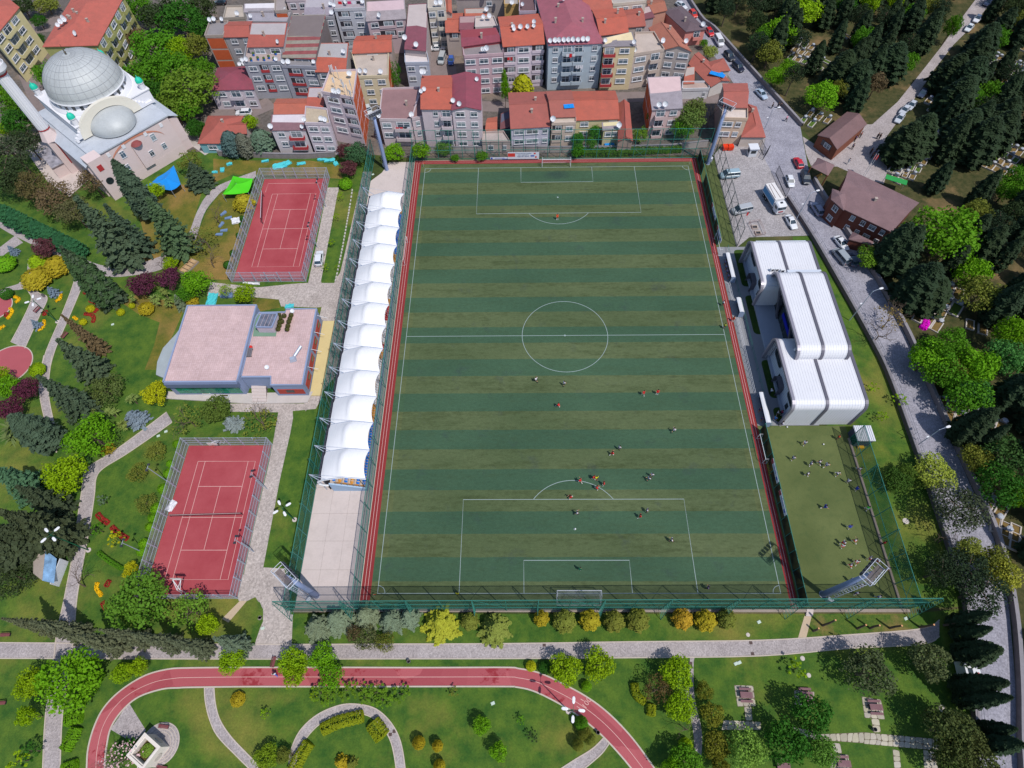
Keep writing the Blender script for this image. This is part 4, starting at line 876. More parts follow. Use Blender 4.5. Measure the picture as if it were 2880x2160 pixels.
for y in np.arange(-20.8,-6,.5): sb.box((42.19, y, 3.5),(.03,.03,7))
sb.build('cladding_joints', M('joint_grey', (150,158,176),.7), HALL, ho)['kind'] = 'stuff'
def rwin(name, x, y0, y1, z0, z1, r=.7, m=GLD):
    pts = []
    for cy, cz, a0 in ((y1-r, z1-r, 0),(y0+r, z1-r, 90),(y0+r, z0+r, 180),(y1-r, z0+r, 270)): pts += [(cy+r*math.cos(math.radians(a0+t)), cz+r*math.sin(math.radians(a0+t))) for t in (0,30,60,90)]
    n = len(pts); b = MB().add([(x, *p) for p in pts]+[(x+.5, *p) for p in pts],[tuple(range(n))[::-1]]+[(i, n+i, n+(i+1) % n, (i+1) % n) for i in range(n)]); o = b.build(name, m, HALL, ho)
    f = MB(); 
    for i in range(n): f.tube((x-.01, *pts[i]),(x-.01, *pts[(i+1) % n]),.06, n=4)
    f.build('window_frame', RIM, o, (0,0,0)); return o
for a in ((15.3,19.6,3.6,6.8),(7.6,11.4,3.4,6.8)): rwin('window', 42.24, *a)
for a in ((-10.6,-6.4,3.0,6.8),(-20.4,-16.4,3.4,6.8)): rwin('window', 42.14, *a)
for y, x in ((13.6,42.24),(9.3,42.24),(-11.9,42.14),(-18.4,42.14)): MB().box((x, y, 2.0),(.1,.9,1.3)).build('window', GLD, HALL, ho)
for y0, x in ((11.6,42.1),(-15.0,42.0)):   # entrance hoods
    h = extr(shell_prof(y0, y0+3.2,3.1,.9), x-.9, x+.3); o = h.build('entrance_hood', RIM, HALL, ho, True); MB().box((x+.12, y0+1.6,1.4),(.06,2.8,2.7)).build('door', GLD, o)
for y0 in np.arange(-9.4,9.0,2.3): MB().box((45.9, y0+1.12,5.0),(.12,2.1,8.6)).build('curtain_wall_pane', GLD, HALL, ho)
MB().box((45.95,0,4.6),(.1,19.6,.25)).build('transom', RIM, HALL, ho)
for s in (-6.0,3.5): MB().add([(45.6, s, .2),(45.6, s+.9,.2),(44.2, s+4.6,9.4),(44.2, s+3.7,9.4),(45.9, s, .2),(45.9, s+.9,.2),(44.5, s+4.6,9.4),(44.5, s+3.7,9.4)],[(0,1,2,3),(4,7,6,5),(0,4,5,1),(1,5,6,2),(2,6,7,3),(3,7,4,0)]).build('slanting_strut', RIM, HALL, ho)
MB().box((45.7,-.3,3.4),(.1,6.2,1.0)).build('sign_band', M('sign_blue', (24,40,190),.6), HALL, ho)
MB().box((47.6,-.6,.25),(11.8,41.2,.5)).build('plinth', BASEC, HALL, ho)
for k, (x, y, z) in enumerate(((43.6,10.9,7.75),(44.5,10.9,7.75),(45.6,10.6,7.75),(43.9,-9.2,7.75),(44.9,-9.2,7.75))):
    t = thing('air_conditioner', 'white air conditioner unit on the white clubhouse roof', 'air conditioner', (x, y, z),.1, 'roof air conditioners'); MB().box((0,0,.35),(.85,.42,.7)).build('case', WHITEM, t); MB().lathe([(.0,0),(.27,0),(.27,.03),(0,.03)], n=14).build('fan_grille', DARKM, t, (0,-.23,.35)).rotation_euler = (math.pi/2,0,0)
# ---- club building, left
BLUEG = M('blue_grey_render', (150,164,196),.8,.08,.4,5,.05); DBL = M('dark_blue_grey', (112,124,152),.8,.08,.4,5,.05); REDP = M('red_panel', (190,78,66),.8,.08)
def rooftile_mat():
    s = NT('pink_roof_pavers'); br = s.new('ShaderNodeTexBrick'); br.offset = 0.0; br.inputs['Scale'].default_value = 1.0
    for k, v in (('Brick Width', .42),('Row Height', .42),('Mortar Size', .012)): br.inputs[k].default_value = v
    br.inputs['Color1'].default_value = C3((222,192,192)); br.inputs['Color2'].default_value = C3((212,182,180)); br.inputs['Mortar'].default_value = C3((170,138,136))
    s.link(s.tc.outputs['Object'], br.inputs['Vector'])
    c = s.mix(1.0, br.outputs['Color'], s.ramp(s.noise(.35,6,.7),[(.3,.86),(.7,1.1)]), 'MULTIPLY'); s.color(c); s.rough(.9); return s.m
PINKR = rooftile_mat()
zH = 5.4; zL = 4.4; cfl = at('O', 175,845, zH)
CB = thing('club_building', 'low flat-roofed club building with pink roof, blue-grey walls and green glazing', 'building', (cfl.x, cfl.y, 0)); co = -Vector((cfl.x, cfl.y, 0))
def roofbox(k, pts, z, name='wall', h0=0.0, rim=.35):
    P = [at(k, x, y, z) for x, y in pts]; MB().prism([p[:2] for p in P], h0, z-.12).build(name, BLUEG, CB, co); MB().poly([(p.x, p.y, z-.1) for p in P]).build('flat_roof', PINKR, CB, co)
    c = sum(P, Vector())/len(P); MB().ribbon([(p.x, p.y) for p in P]+[(P[0].x, P[0].y)],.32, z-.45, z+rim*.3).build('parapet', BLUEG, CB, co); return P
PA = roofbox('O', [(182,842),(812,838),(832,780),(985,178),(392,183)], zH)
PB = roofbox('O', [(850,798),(1112,796),(1110,868),(1382,866),(1505,210),(1245,212),(1235,240),(1010,245),(975,300)], zL+.2)
sh = [at('O', x, y, 4.9) for x, y in ((950,440),(1150,440),(1175,250),(975,250))]
MB().poly([(p.x, p.y, zL+.14) for p in sh]).build('roof_terrace', M('green_roof_felt', (124,156,134),.9,.1), CB, co)
lift = [at('O', x, y, 6.6) for x, y in ((980,365),(1118,368),(1165,252),(1030,250))]
MB().prism([p[:2] for p in lift], zL, 6.5).build('stair_tower', M('pale_render', (206,192,204),.85), CB, co); MB().ribbon([(p.x, p.y) for p in lift+lift[:1]],.25,6.35,6.65).build('parapet', BLUEG, CB, co)
for i in range(4):
    a, b = i/4+.02,(i+1)/4-.02; q = [lift[0].lerp(lift[1], a), lift[0].lerp(lift[1], b), lift[3].lerp(lift[2], b), lift[3].lerp(lift[2], a)]; MB().prism([p[:2] for p in q],6.5,6.6).build('solar_panel', glass('panel_grey', (112,116,132),.25), CB, co)
# green glazing on the front
fa, fb = PA[0], PA[1]; GG = glass('green_glazing', (22,140,110),.12)
d = (fb-fa); n = d.normalized(); no = Vector((n.y, -n.x, 0))
for i in range(10):
    for j in range(2):
        u0, u1 = .07+.09*i+.004,.07+.09*(i+1)-.004; p = fa.lerp(fb, u0); q = fa.lerp(fb, u1); z0 = .9+1.45*j; c = (p+q)/2+no*.03
        MB().box((c.x, c.y, z0+.68),((q-p).length, .08,1.36), math.atan2(n.y, n.x)).build('glazing_pane', GG, CB, co)
MB().box(tuple(((fa.lerp(fb, .52)+no*.3).x, (fa.lerp(fb, .52)+no*.3).y, 4.75)),(d.length*1.0,.7,1.3), math.atan2(n.y, n.x)).build('fascia', DBL, CB, co)
e0, e1 = PB[2], PB[3]; n2 = (e1-e0).normalized(); no2 = Vector((n2.y, -n2.x, 0)); c = e0.lerp(e1,.52)+no2*.05
MB().box((c.x, c.y, 2.0),((e1-e0).length*.84,.1,1.7), math.atan2(n2.y, n2.x)).build('red_panel', REDP, CB, co)
c = e0.lerp(e1,.5)+no2*.1; MB().box((c.x, c.y, 2.2),(1.6,.1,.9), math.atan2(n2.y, n2.x)).build('window', GLD, CB, co)
s0, s1 = PB[3], PB[4]; n3 = (s1-s0).normalized(); no3 = Vector((n3.y, -n3.x, 0))
for i in range(4):
    c = s0.lerp(s1,.14+.23*i)+no3*.05; MB().box((c.x, c.y, 2.0),((s1-s0).length*.18,.1,2.0), math.atan2(n3.y, n3.x)).build('red_panel', REDP, CB, co)
    c = s0.lerp(s1,.18+.23*i)+no3*.1; MB().box((c.x, c.y, 2.2),(1.4,.1,.9), math.atan2(n3.y, n3.x)).build('window', GLD, CB, co)
    c = s0.lerp(s1,.255+.23*i); MB().tube((c.x, c.y, 3.6),(c.x+no3.x*1.9, c.y+no3.y*1.9,2.6),.05).build('awning_arm', WHITEM, CB, co)
MB().prism([(p.x, p.y) for p in (s0+no3*.1, s1+no3*.1, s1+no3*2.6, s0+no3*2.6)],0,.25).build('side_terrace', M('cream_paving', (226,206,150),.9,.1), CB, co)
rs = [at('O', x, y) for x, y in ((210,990),(960,1035),(1430,1025),(1480,930),(1410,935),(880,945),(230,930))]; MB().prism([p[:2] for p in rs],0,.28).build('front_terrace', M('pale_terrace', (206,198,194),.9,.1), CB, co)
st = [at('O', x, y) for x, y in ((960,1020),(1080,1020),(1085,900),(960,895))]
for i in range(5): q = [st[0].lerp(st[3], i/5), st[1].lerp(st[2], i/5), st[2], st[3]]; MB().prism([p[:2] for p in q],.0,.3+.15*(i+1)).build('step', CONC, CB, co)
vp = [at('O', x, y) for x, y in ((130,790),(140,680),(190,560),(300,440),(330,400),(200,820))]; MB().prism([p[:2] for p in vp],0,.5).build('ramp_wall', M('ramp_grey', (172,182,188),.8), CB, co)
for x, y, lab in ((560,945, 'under the green glazing'),(720,968, 'beside the entrance steps')):
    p = at('O', x, y, .5); t = thing('planter', 'white rectangular planter on the club terrace '+lab, 'planter', (p.x, p.y, .28)); MB().box((0,0,.3),(1.5,.5,.6)).build('trough', WHITEM, t); MB().box((0,0,.58),(1.35,.36,.08)).build('soil', M('planter_soil', (90,80,50),.95), t)
for i, (x, y) in enumerate(((1178,390),(1188,360),(1190,330),(1210,325),(1195,295),(1255,392),(1262,362),(1270,325),(1280,300),(1290,270),(1185,270),(1230,275))):
    p = at('O', x, y, 4.9); t = thing('potted_bush', 'small potted bush standing on the club roof', 'plant', (p.x, p.y, zL+.1),0, 'potted bushes on the club roof'); MB().lathe([(0,0),(.22,0),(.3,.4),(.26,.42)], n=8).build('pot', M('pot_clay', (150,112,86),.9), t)
    obj('foliage', proto('ball')[i % 3][0], None, t, (0,0,.3),0,(.5,.5,.45), C3((96,96,50)))
p = at('O', 1330,600,5.0); t = thing('flue', 'grey metal flue with box hood lying on the club roof', 'flue', (p.x, p.y, zL+.1)); MB().box((-.5,-1.2,.45),(1.3,1.0,.8),.3,.7).build('hood', GALV, t); MB().tube((-.3,-.6,.5),(.8,1.6,.9),.3, n=10).build('pipe', GALV, t)
p = at('O', 922,580,5.2); t = thing('roof_bench', 'grey slatted bench on the club roof', 'bench', (p.x, p.y, zL+.1),.05)
for i in range(3): MB().box((-.35+.35*i, 0,.45),(.28,2.1,.07)).build('slat', M('bench_grey', (120,116,122),.8), t)
MB().box((0,.8,.2),(.9,.1,.4)).box((0,-.8,.2),(.9,.1,.4)).build('legs', DARKM, t)
p = at('O', 930,530,5.2); tag(MB().lathe([(0,0),(.33,.05),(.36,.3),(.25,.5),(0,.55)], n=12).build('red_bin', M('red_plastic', (226,52,44),.5), None, (p.x, p.y, zL+.1)), 'red rounded bin on the club roof beside the bench', 'bin')
for x, y, lab in ((1078,715, 'on the middle of the club roof'),(1297,230, 'at the far edge of the club roof')):
    p = at('O', x, y, 5.0); t = thing('satellite_dish', 'round white satellite dish '+lab, 'satellite dish', (p.x, p.y, zL+.1)); MB().lathe([(0,.0),(.25,.05),(.45,.16)], n=14).build('reflector', WHITEM, t, (0,0,.5)).rotation_euler = (.5,.2,0); MB().tube((0,0,0),(0,0,.5),.04).build('mast', GALV, t)
# ================================================================== houses of the quarter
REND = OM('wall_render', .9,.12,.5); FRAME = M('window_frame_white', (234,234,240),.5,.04,1,6,0)
def pane_mat():
    s = NT('window_pane'); oi = s.new('ShaderNodeObjectInfo')
    s.color(s.ramp(oi.outputs['Random'],[(.0, C3((58,70,84))),(.45, C3((96,116,130))),(.75, C3((150,164,172))),(1.0, C3((92,88,92)))])); s.rough(.12); s.b.inputs['Specular IOR Level'].default_value = .6; return s.m
PANE = pane_mat(); DARKP = glass('loggia_shade', (62,58,66),.3)
def tile_mat(name, rows=True, metal=False):
    s = NT(name); oi = s.new('ShaderNodeObjectInfo'); a = s.noise(.5,6,.7); f = s.noise(5,4,.75)
    wv = s.new('ShaderNodeTexWave'); wv.inputs['Scale'].default_value = 1.1 if rows else 1.6; wv.inputs['Distortion'].default_value = .6; wv.bands_direction = 'Y' if rows else 'X'; s.link(s.tc.outputs['Object'], wv.inputs['Vector'])
    g_ = s.mix(.35, s.ramp(s.mix(.5, a, f),[(.34,.5),(.66,1.32)]), s.ramp(wv.outputs['Fac'],[(.2,.72),(.8,1.15)]))
    c = s.mix(1.0, oi.outputs['Color'], g_, 'MULTIPLY'); c = s.mix(s.ramp(s.noise(.9,6,.75, off=(9,3,1)),[(.56,0.0),(.74,.38)]), c, C3((92,66,58)))
    c = s.mix(.3 if rows else .16, c, C3((176,140,130) if rows else (170,150,152))); s.color(c); s.rough(.8 if not metal else .5); s.bump(wv.outputs['Fac'],.35,.06); return s.m
TILE = tile_mat('clay_tiles'); SHEET = tile_mat('corrugated_sheet', False, True); FLATR = OM('flat_roof_screed', .95,.2,.35)
BRICKM = M('orange_brick_infill', (206,98,58),.9,.14,.8,7,.3); FRAMEC = M('concrete_frame', (190,174,164),.9,.12)
def win_mesh():
    b = MB()
    for c, d in (((0,0,-.46),(1,.16,.08)),((0,0,.46),(1,.16,.08)),((-.46,0,0),(.08,.16,.84)),((.46,0,0),(.08,.16,.84)),((0,-.01,0),(.05,.12,.84)),((0,-.015,.18),(.84,.1,.045))): b.box(c, d)
    me = b.mesh('window'); me.materials.append(FRAME); p = MB().box((0,.02,0),(.86,.08,.86)).mesh('pane'); p.materials.append(PANE); return me, p
WINM, PANM = win_mesh()
SILLM = MB().box((0,-.06,0),(1,.22,.07)).mesh('sill'); SILLM.materials.append(FRAME)
UBOX = MB().box((0,0,0),(1,1,1)).mesh('slab'); 
def place(me, name, t, p, ang, sc, mat=None, color=None):
    o = bpy.data.objects.new(name, me); COL.objects.link(o); o.parent = t; o.location = p; o.rotation_euler = (0,0, ang); o.scale = sc
    if color is not None: o.color = color
    return o
def unit(mat):
    k = 'unit_'+mat.name
    if k not in UB: m = UBOX.copy(); m.materials.clear(); m.materials.append(mat); UB[k] = m
    return UB[k]
UB = {}
HOUSES = []
def facade(t, A, B, h, cols, floors, fh, top=1.35, hw=1.35, bal=None, wallc=None):
    """windows and balconies on the wall from A to B (local), outward to the right of A->B"""
    d = B-A; L = d.length; u = d/L; no = Vector((u.y, -u.x, 0)); ang = math.atan2(u.y, u.x)
    for f in range(floors):
        z = h-top-f*fh
        if z < .9: break
        for c in cols:
            uc, wd, ty = c[:3]; w = wd*L; p = A+u*(uc*L); jz = 0
            if ty == 'w':
                o = place(WINM, 'window', t, p+no*.05+Vector((0,0, z)), ang, (w, 1, hw)); place(PANM, 'pane', o, (0,0,0),0,(1,1,1)); place(SILLM, 'sill', o, (0,0,-.5),0,(1.06,1,1))
            elif ty == 'l':
                o = place(unit(DARKP), 'loggia', t, p+no*.02+Vector((0,0, z+.1)), ang, (w, .06,2.0)); place(unit(bal or REND), 'parapet', t, p+no*.09+Vector((0,0, z-.75)), ang, (w*1.02,.14,.75), color=wallc)  # no recess cut: flat panel whose dark colour paints the loggia's inner shade
                q = place(WINM, 'window', t, p+no*.055+u*(w*.1)+Vector((0,0, z+.25)), ang, (w*.6,.6,1.3)); place(PANM, 'pane', q, (0,0,0),0,(1,1,1))
            elif ty == 'b':
                place(unit(REND), 'balcony_slab', t, p+no*.55+Vector((0,0, z-1.2)), ang, (w, 1.1,.14), color=wallc); o = place(unit(bal or REND), 'parapet', t, p+no*1.06+Vector((0,0, z-.72)), ang, (w, .1,.85), color=wallc)
                for s in (-1,1): place(unit(bal or REND), 'parapet', t, p+no*.55+u*(s*(w/2-.05))+Vector((0,0, z-.72)), ang, (.1,1.0,.85), color=wallc)
                q = place(WINM, 'balcony_door', t, p+no*.06+Vector((0,0, z)), ang, (w*.8,1,2.0)); place(PANM, 'pane', q, (0,0,0),0,(1,1,1))
def house(label, k, fl, fr, bl, br, h, roof, rise, wall, rcol, floors, cols, fh=2.85, rmat=None, side=None, scols=None, name='house', dishes=(), bal=None, chim=1, brickfront=False, eave=.3, cat='house', top=1.35, dl=None):
    FLp, FRp = at(k, *fl, h), at(k, *fr, h); zb = h+(rise if roof == 'shed' else 0); BLp, BRp = at(k, *bl, zb), at(k, *br, zb)
    o = Vector((FLp.x, FLp.y, 0)); t = thing(name, label, cat, o)
    a, b, c, d = [Vector((p.x, p.y, 0))-o for p in (FLp, FRp, BRp, BLp)]; wc = C3(wall); rc = C3(rcol)
    wz = (lambda p: h if (Vector(p[:2])-a.xy).length < .01 or (Vector(p[:2])-b.xy).length < .01 else zb)
    MB().prism([p[:2] for p in (a, b, c, d)],0, wz).build('wall', REND, t, color=wc)
    u = (b-a).normalized(); dep = ((d-a).length+(c-b).length)/2; rm = rmat or (FLATR if roof == 'flat' else TILE)
    Z = lambda p, z: Vector((p.x, p.y, z)); cen = (a+b+c+d)/4; ex = lambda p, e=eave: p+(p-cen).normalized()*e*1.3
    if roof == 'flat':
        R = MB().poly([Z(p, h+.02) for p in (a, b, c, d)]).build('roof', rm, t, color=rc); MB().ribbon([p[:2] for p in (a, b, c, d, a)],.22, h-.25, h+.55).build('parapet', REND, t, color=tuple(min(1, x*.95) for x in wc[:3])+(1,))
    else:
        A_, B_, C_, D_ = [ex(p) for p in (a, b, c, d)]; m = MB(); th = .16
        def face(P): 
            n = len(P); m.add([*P, *[p-Vector((0,0, th)) for p in P]],[tuple(range(n)), tuple(range(2*n-1, n-1,-1))]+[(i, n+i, n+(i+1) % n, (i+1) % n) for i in range(n)])
        if roof == 'shed': face([Z(A_, h), Z(B_, h), Z(C_, zb), Z(D_, zb)])
        elif roof == 'gable':
            M1, M2 = (A_+D_)/2,(B_+C_)/2; face([Z(A_, h), Z(B_, h), Z(M2, h+rise), Z(M1, h+rise)]); face([Z(M1, h+rise), Z(M2, h+rise), Z(C_, h), Z(D_, h)])
            g1, g2 = (a+d)/2,(b+c)/2; MB().add([Z(a, h), Z(d, h), Z(g1, h+rise-.15), Z(b, h), Z(c, h), Z(g2, h+rise-.15)],[(0,2,1),(3,4,5)]).build('gable_wall', REND, t, color=wc)
        elif roof == 'gablex':
            M1, M2 = (A_+B_)/2,(D_+C_)/2; face([Z(A_, h), Z(M1, h+rise), Z(M2, h+rise), Z(D_, h)]); face([Z(M1, h+rise), Z(B_, h), Z(C_, h), Z(M2, h+rise)])
            g1, g2 = (a+b)/2,(d+c)/2; MB().add([Z(a, h), Z(b, h), Z(g1, h+rise-.15), Z(d, h), Z(c, h), Z(g2, h+rise-.15)],[(0,1,2),(3,5,4)]).build('gable_wall', REND, t, color=wc)
        else:
            W_ = (B_-A_).length; Dp = (D_-A_).length
            if W_ >= Dp: M1 = (A_+D_)/2+(B_-A_)*(Dp/2/W_); M2 = (B_+C_)/2-(B_-A_)*(Dp/2/W_); F = [[A_, B_, M2, M1],[C_, D_, M1, M2],[D_, A_, M1],[B_, C_, M2]]
            else: M1 = (A_+B_)/2+(D_-A_)*(W_/2/Dp); M2 = (D_+C_)/2-(D_-A_)*(W_/2/Dp); F = [[A_, B_, M1],[B_, C_, M2, M1],[C_, D_, M2],[D_, A_, M1, M2]]
            for f in F: face([Z(p, h+rise) if (p is M1 or p is M2) else Z(p, h) for p in f])
        R = m.build('roof', rm, t, color=rc)
        rd = {'gable': ((A_+D_)/2,(B_+C_)/2), 'gablex': ((A_+B_)/2,(D_+C_)/2)}.get(roof)
        if rd and rmat is None: MB().tube(Z(rd[0], h+rise+.02), Z(rd[1], h+rise+.02),.12, n=5).build('ridge_tiles', TILE, R, color=tuple(x*.9 for x in rc[:3])+(1,))
    rnd = random.Random(label)
    for i in range(chim):
        p = cen+(c-b)*rnd.uniform(-.25,.25)+u*rnd.uniform(-.3,.3)*(b-a).length; z = h+(rise*.4 if roof != 'flat' else 0)
        MB().box((p.x, p.y, z+.6),(.5,.5,1.5)).box((p.x, p.y, z+1.38),(.66,.66,.1)).build('chimney', FRAMEC, R)
    if brickfront or side:
        for which in ([('f', a, b)] if brickfront else [])+([('s', b, c)] if side == 'r' else [])+([('s', d, a)] if side == 'l' else []):
            p, q = which[1], which[2]; L = (q-p).length; uu = (q-p)/L; nn = Vector((uu.y, -uu.x, 0)); nb = max(1, round(L/4.2)); nf = max(2, int(h/2.9))
            for i in range(nb):
                for j in range(nf): place(unit(BRICKM), 'brick_infill', t, p+uu*(L*(i+.5)/nb)+nn*.015+Vector((0,0, h-.25-(j+.5)*(h-.3)/nf)), math.atan2(uu.y, uu.x),(L/nb*.9,.05,(h-.3)/nf*.86))
    facade(t, a, b, h, cols, floors, fh, bal=bal, wallc=wc, top=top)
    if scols: facade(t, b, c, h, scols, floors, fh, bal=bal, wallc=wc, top=top)
    for i, (uu, vv) in enumerate(dishes):
        p = a+(b-a)*uu+(d-a)*vv+o; zz = h+.3 if roof == 'flat' else (h+rise*min(1,2*vv)*.98 if roof in ('gable', 'hip') else h+(zb-h)*vv+.1)
        dish((p.x, p.y, zz), dl or label, rnd)
    return t
DR = MB().lathe([(0,.02),(.2,.05),(.36,.13),(.47,.24)], n=14); 
def dish_parts():
    r = DR.mesh('reflector', True); r.materials.append(WHITEM); a = MB().tube((0,0,.02),(0,-.1,.55),.02, n=4).box((0,-.1,.56),(.09,.09,.12)).mesh('feed_arm'); a.materials.append(GALV); m = MB().tube((0,0,0),(0,0,.7),.035, n=5).mesh('mast'); m.materials.append(GALV); return r, a, m
DISH = dish_parts()
def dish(p, owner, rnd):
    own = ' '.join(owner.split()[:8]); t = thing('satellite_dish', 'white satellite dish fixed to the '+own, 'satellite dish', p, rnd.uniform(-.5,.5), 'satellite dishes on the '+own, rnd.uniform(1.1,1.5))
    obj('mast', DISH[2], None, t); r = obj('reflector', DISH[0], None, t, (0,0,.75)); r.rotation_euler = (math.radians(58),0,0); obj('feed_arm', DISH[1], None, r)
RED, CRIM, ORA, ORB, GRY, BRN = (188,76,62),(154,54,76),(206,82,52),(200,94,66),(166,156,160),(120,88,88)
REDB = M('red_parapet', (188,66,70),.85,.1)
H_ = house
H_('two-storey pale house with hipped crimson metal roof', 'B', (252,930),(712,922),(348,705),(640,692),6.0, 'hip', 1.5,(216,204,212), CRIM, 2,[(.25,.16, 'w'),(.56,.28, 'b'),(.86,.17, 'w')], rmat=SHEET, chim=0, dishes=((.6,.8),(.72,.8)))
H_('narrow house with orange brick front and grey flat roof', 'B', (212,383),(402,380),(264,234),(455,230),10.2, 'flat', 0,(186,170,160),(150,144,146),0,[], brickfront=True, chim=0, dishes=((.1,.9),(.3,.95),(.75,.95)))
H_('grey house with orange tiled roof beside the brick-fronted house', 'B', (407,380),(655,376),(458,228),(692,225),10.2, 'gable', 1.0,(172,166,168), RED, 3,[(.35,.28, 'w'),(.85,.22, 'w')], chim=0)
H_('grey four-storey apartment house with roof terrace of blue pots', 'B', (612,664),(1000,654),(646,485),(1006,480),10.25, 'flat', 0,(172,174,184),(186,168,164),3,[(.2,.22, 'w'),(.5,.22, 'l'),(.82,.23, 'w')], bal=REDB, chim=0, dishes=((.0,.02),(.12,.02),(.9,.02)))
H_('red-tiled penthouse behind the terrace of blue pots', 'B', (652,482),(1012,476),(694,243),(1052,241),12.4, 'shed', 1.0,(186,178,180), RED, 1,[(.3,.3, 'w'),(.75,.3, 'w')], chim=1, dishes=((.9,.05),))
H_('grey apartment house with covered balconies below the striped roof', 'B', (1004,692),(1362,706),(1012,604),(1352,620),9.4, 'flat', 0,(176,176,188),(150,146,150),3,[(.35,.4, 'l'),(.8,.28, 'w')], bal=REDB, chim=0, dishes=((.1,.1),(.22,.1),(.95,.3)))
SR = NT('striped_sheet'); _s = SR.new('ShaderNodeSeparateXYZ'); SR.link(SR.tc.outputs['Object'], _s.inputs[0]); _f = SR.math('GREATER_THAN', SR.math('PINGPONG', SR.math('MULTIPLY', _s.outputs['Y'],.72),1.0),.5)
SR.color(SR.mix(1.0, SR.mix(_f, C3((158,150,138)), C3((156,88,88))), SR.ramp(SR.noise(.8,5,.7),[(.3,.75),(.7,1.15)]), 'MULTIPLY')); SR.rough(.6)
H_('house under a long red and grey striped sheet roof', 'B', (1014,588),(1346,606),(1112,162),(1452,157),10.4, 'shed', 2.2,(130,118,118),(170,150,140),1,[(.5,.8, 'l')], rmat=SR.m, chim=0)
H_('grey house with orange tiled roof beside the striped roof', 'B', (1358,738),(1660,742),(1388,453),(1688,450),8.8, 'shed', 1.2,(180,176,178), ORA, 2,[(.4,.6, 'w')], chim=1, dishes=((.95,.6),))
H_('tall grey-white apartment house with laundry terrace', 'B', (1550,108),(1868,98),(1560,-30),(1850,-40),12.2, 'flat', 0,(206,206,214),(180,170,176),4,[(.28,.38, 'l'),(.76,.26, 'w')], chim=0, dishes=((.02,.1),(.4,.3),(.95,.3)))
H_('narrow grey apartment house left of the laundry terrace', 'B', (1446,190),(1548,184),(1460,95),(1552,92),10.4, 'flat', 0,(178,176,184),(160,156,162),3,[(.55,.55, 'w')], chim=0, dishes=((.8,.1),))
H_('orange-tiled house behind the cream terrace house', 'B', (1745,548),(2136,532),(1790,378),(2140,364),9.0, 'gable', 1.0,(196,180,172), ORA, 1,[(.5,.3, 'w')], chim=1)
H_('cream terrace house with brick side wall', 'B', (1802,806),(2108,796),(1735,565),(2112,548),8.2, 'flat', 0,(236,220,186),(200,184,172),3,[(.3,.26, 'w'),(.75,.26, 'w')], side='r', chim=1, dishes=((.12,.1),(.3,.1),(.78,.05)))
H_('tall pale pink apartment house with antenna forest and brick side', 'B', (1424,964),(1745,1026),(1505,748),(1785,737),14.0, 'flat', 0,(224,206,214),(228,196,160),4,[(.32,.36, 'w'),(.78,.34, 'l')], side='r', chim=0, dishes=((.5,.0),(.6,.02),(.42,.0),(.7,.9)))
H_('pale pink three-storey house with flat terrace behind the garden wall', 'B', (1246,1286),(1506,1293),(1258,1118),(1476,1140),9.1, 'flat', 0,(226,212,222),(196,180,158),3,[(.28,.38, 'w'),(.74,.32, 'w')], chim=0, dishes=((.02,.05),(.85,.05),(.7,.1)))
H_('pink-white house with grey and maroon sheet roof and red balcony', 'B', (896,1346),(1246,1343),(912,1192),(1240,1187),7.0, 'shed', .7,(222,212,218),(146,104,112),2,[(.25,.2, 'w'),(.7,.44, 'b')], rmat=SHEET, bal=REDB, chim=0, dishes=((.95,.0),(.02,.0)))
H_('orange-tiled house with peeled yellow patches', 'B', (932,1182),(1250,1180),(962,1030),(1262,1025),7.6, 'gable', .9,(200,186,180), ORB, 0,[], chim=0)
H_('small orange-roofed top storey beside the antenna house', 'B', (1264,1100),(1432,1100),(1292,914),(1442,912),9.4, 'shed', .9,(190,180,184),(196,78,56),1,[(.5,.6, 'w')], chim=1)
H_('low house with hipped clay roof and teal walls', 'B', (142,1480),(450,1480),(245,1207),(598,1205),3.2, 'hip', 1.5,(140,194,206), RED, 1,[(.4,.3, 'w')], chim=1)
H_('clay-tiled wing of the low teal house', 'B', (452,1382),(635,1380),(470,1268),(642,1258),3.2, 'gable', .9,(206,196,190), RED, 0,[], chim=0)
H_('grey flat-roofed block behind the red-tiled penthouse', 'B', (652,236),(1062,240),(664,132),(1112,126),9.0, 'flat', 0,(176,172,178),(168,164,174),0,[], chim=1, dishes=((.1,.3),(1.0,.9)))
H_('unfinished brick-fronted house on the back street', 'B', (936,126),(1058,122),(942,-20),(1040,-25),10.5, 'flat', 0,(190,176,166),(170,160,160),0,[], brickfront=True, chim=0)
H_('white house with laundry gallery on the back street', 'B', (622,126),(934,124),(626,40),(930,32),9.2, 'shed', 1.2,(226,222,228),(176,170,178),1,[(.5,.9, 'l')], rmat=SHEET, chim=0)
H_('long grey-roofed house on the back street', 'B', (1248,158),(1536,150),(1252,0),(1530,-10),10.6, 'shed', 1.0,(184,178,186),(172,164,178),0,[], rmat=SHEET, chim=1, dishes=((.95,.5),))
H_('pale pink house with two windows on the back street', 'B', (1050,10),(1248,5),(1050,-110),(1240,-115),12.0, 'flat', 0,(216,198,202),(180,170,170),2,[(.3,.3, 'w'),(.78,.3, 'w')], chim=0)
H_('low concrete-roofed shed behind the brick-fronted house', 'B', (404,200),(620,192),(434,76),(602,72),5.0, 'flat', 0,(186,176,166),(198,186,174),0,[], chim=0, dishes=((.7,.1),))
H_('pink house with glazed loggia and grey lean-to roof', 'C', (-102,216),(292,190),(-100,20),(276,0),10.0, 'shed', 1.2,(212,186,192),(178,168,172),2,[(.5,.42, 'l'),(.84,.17, 'w'),(.18,.2, 'w')], rmat=SHEET, chim=0, dishes=((.35,.05),))
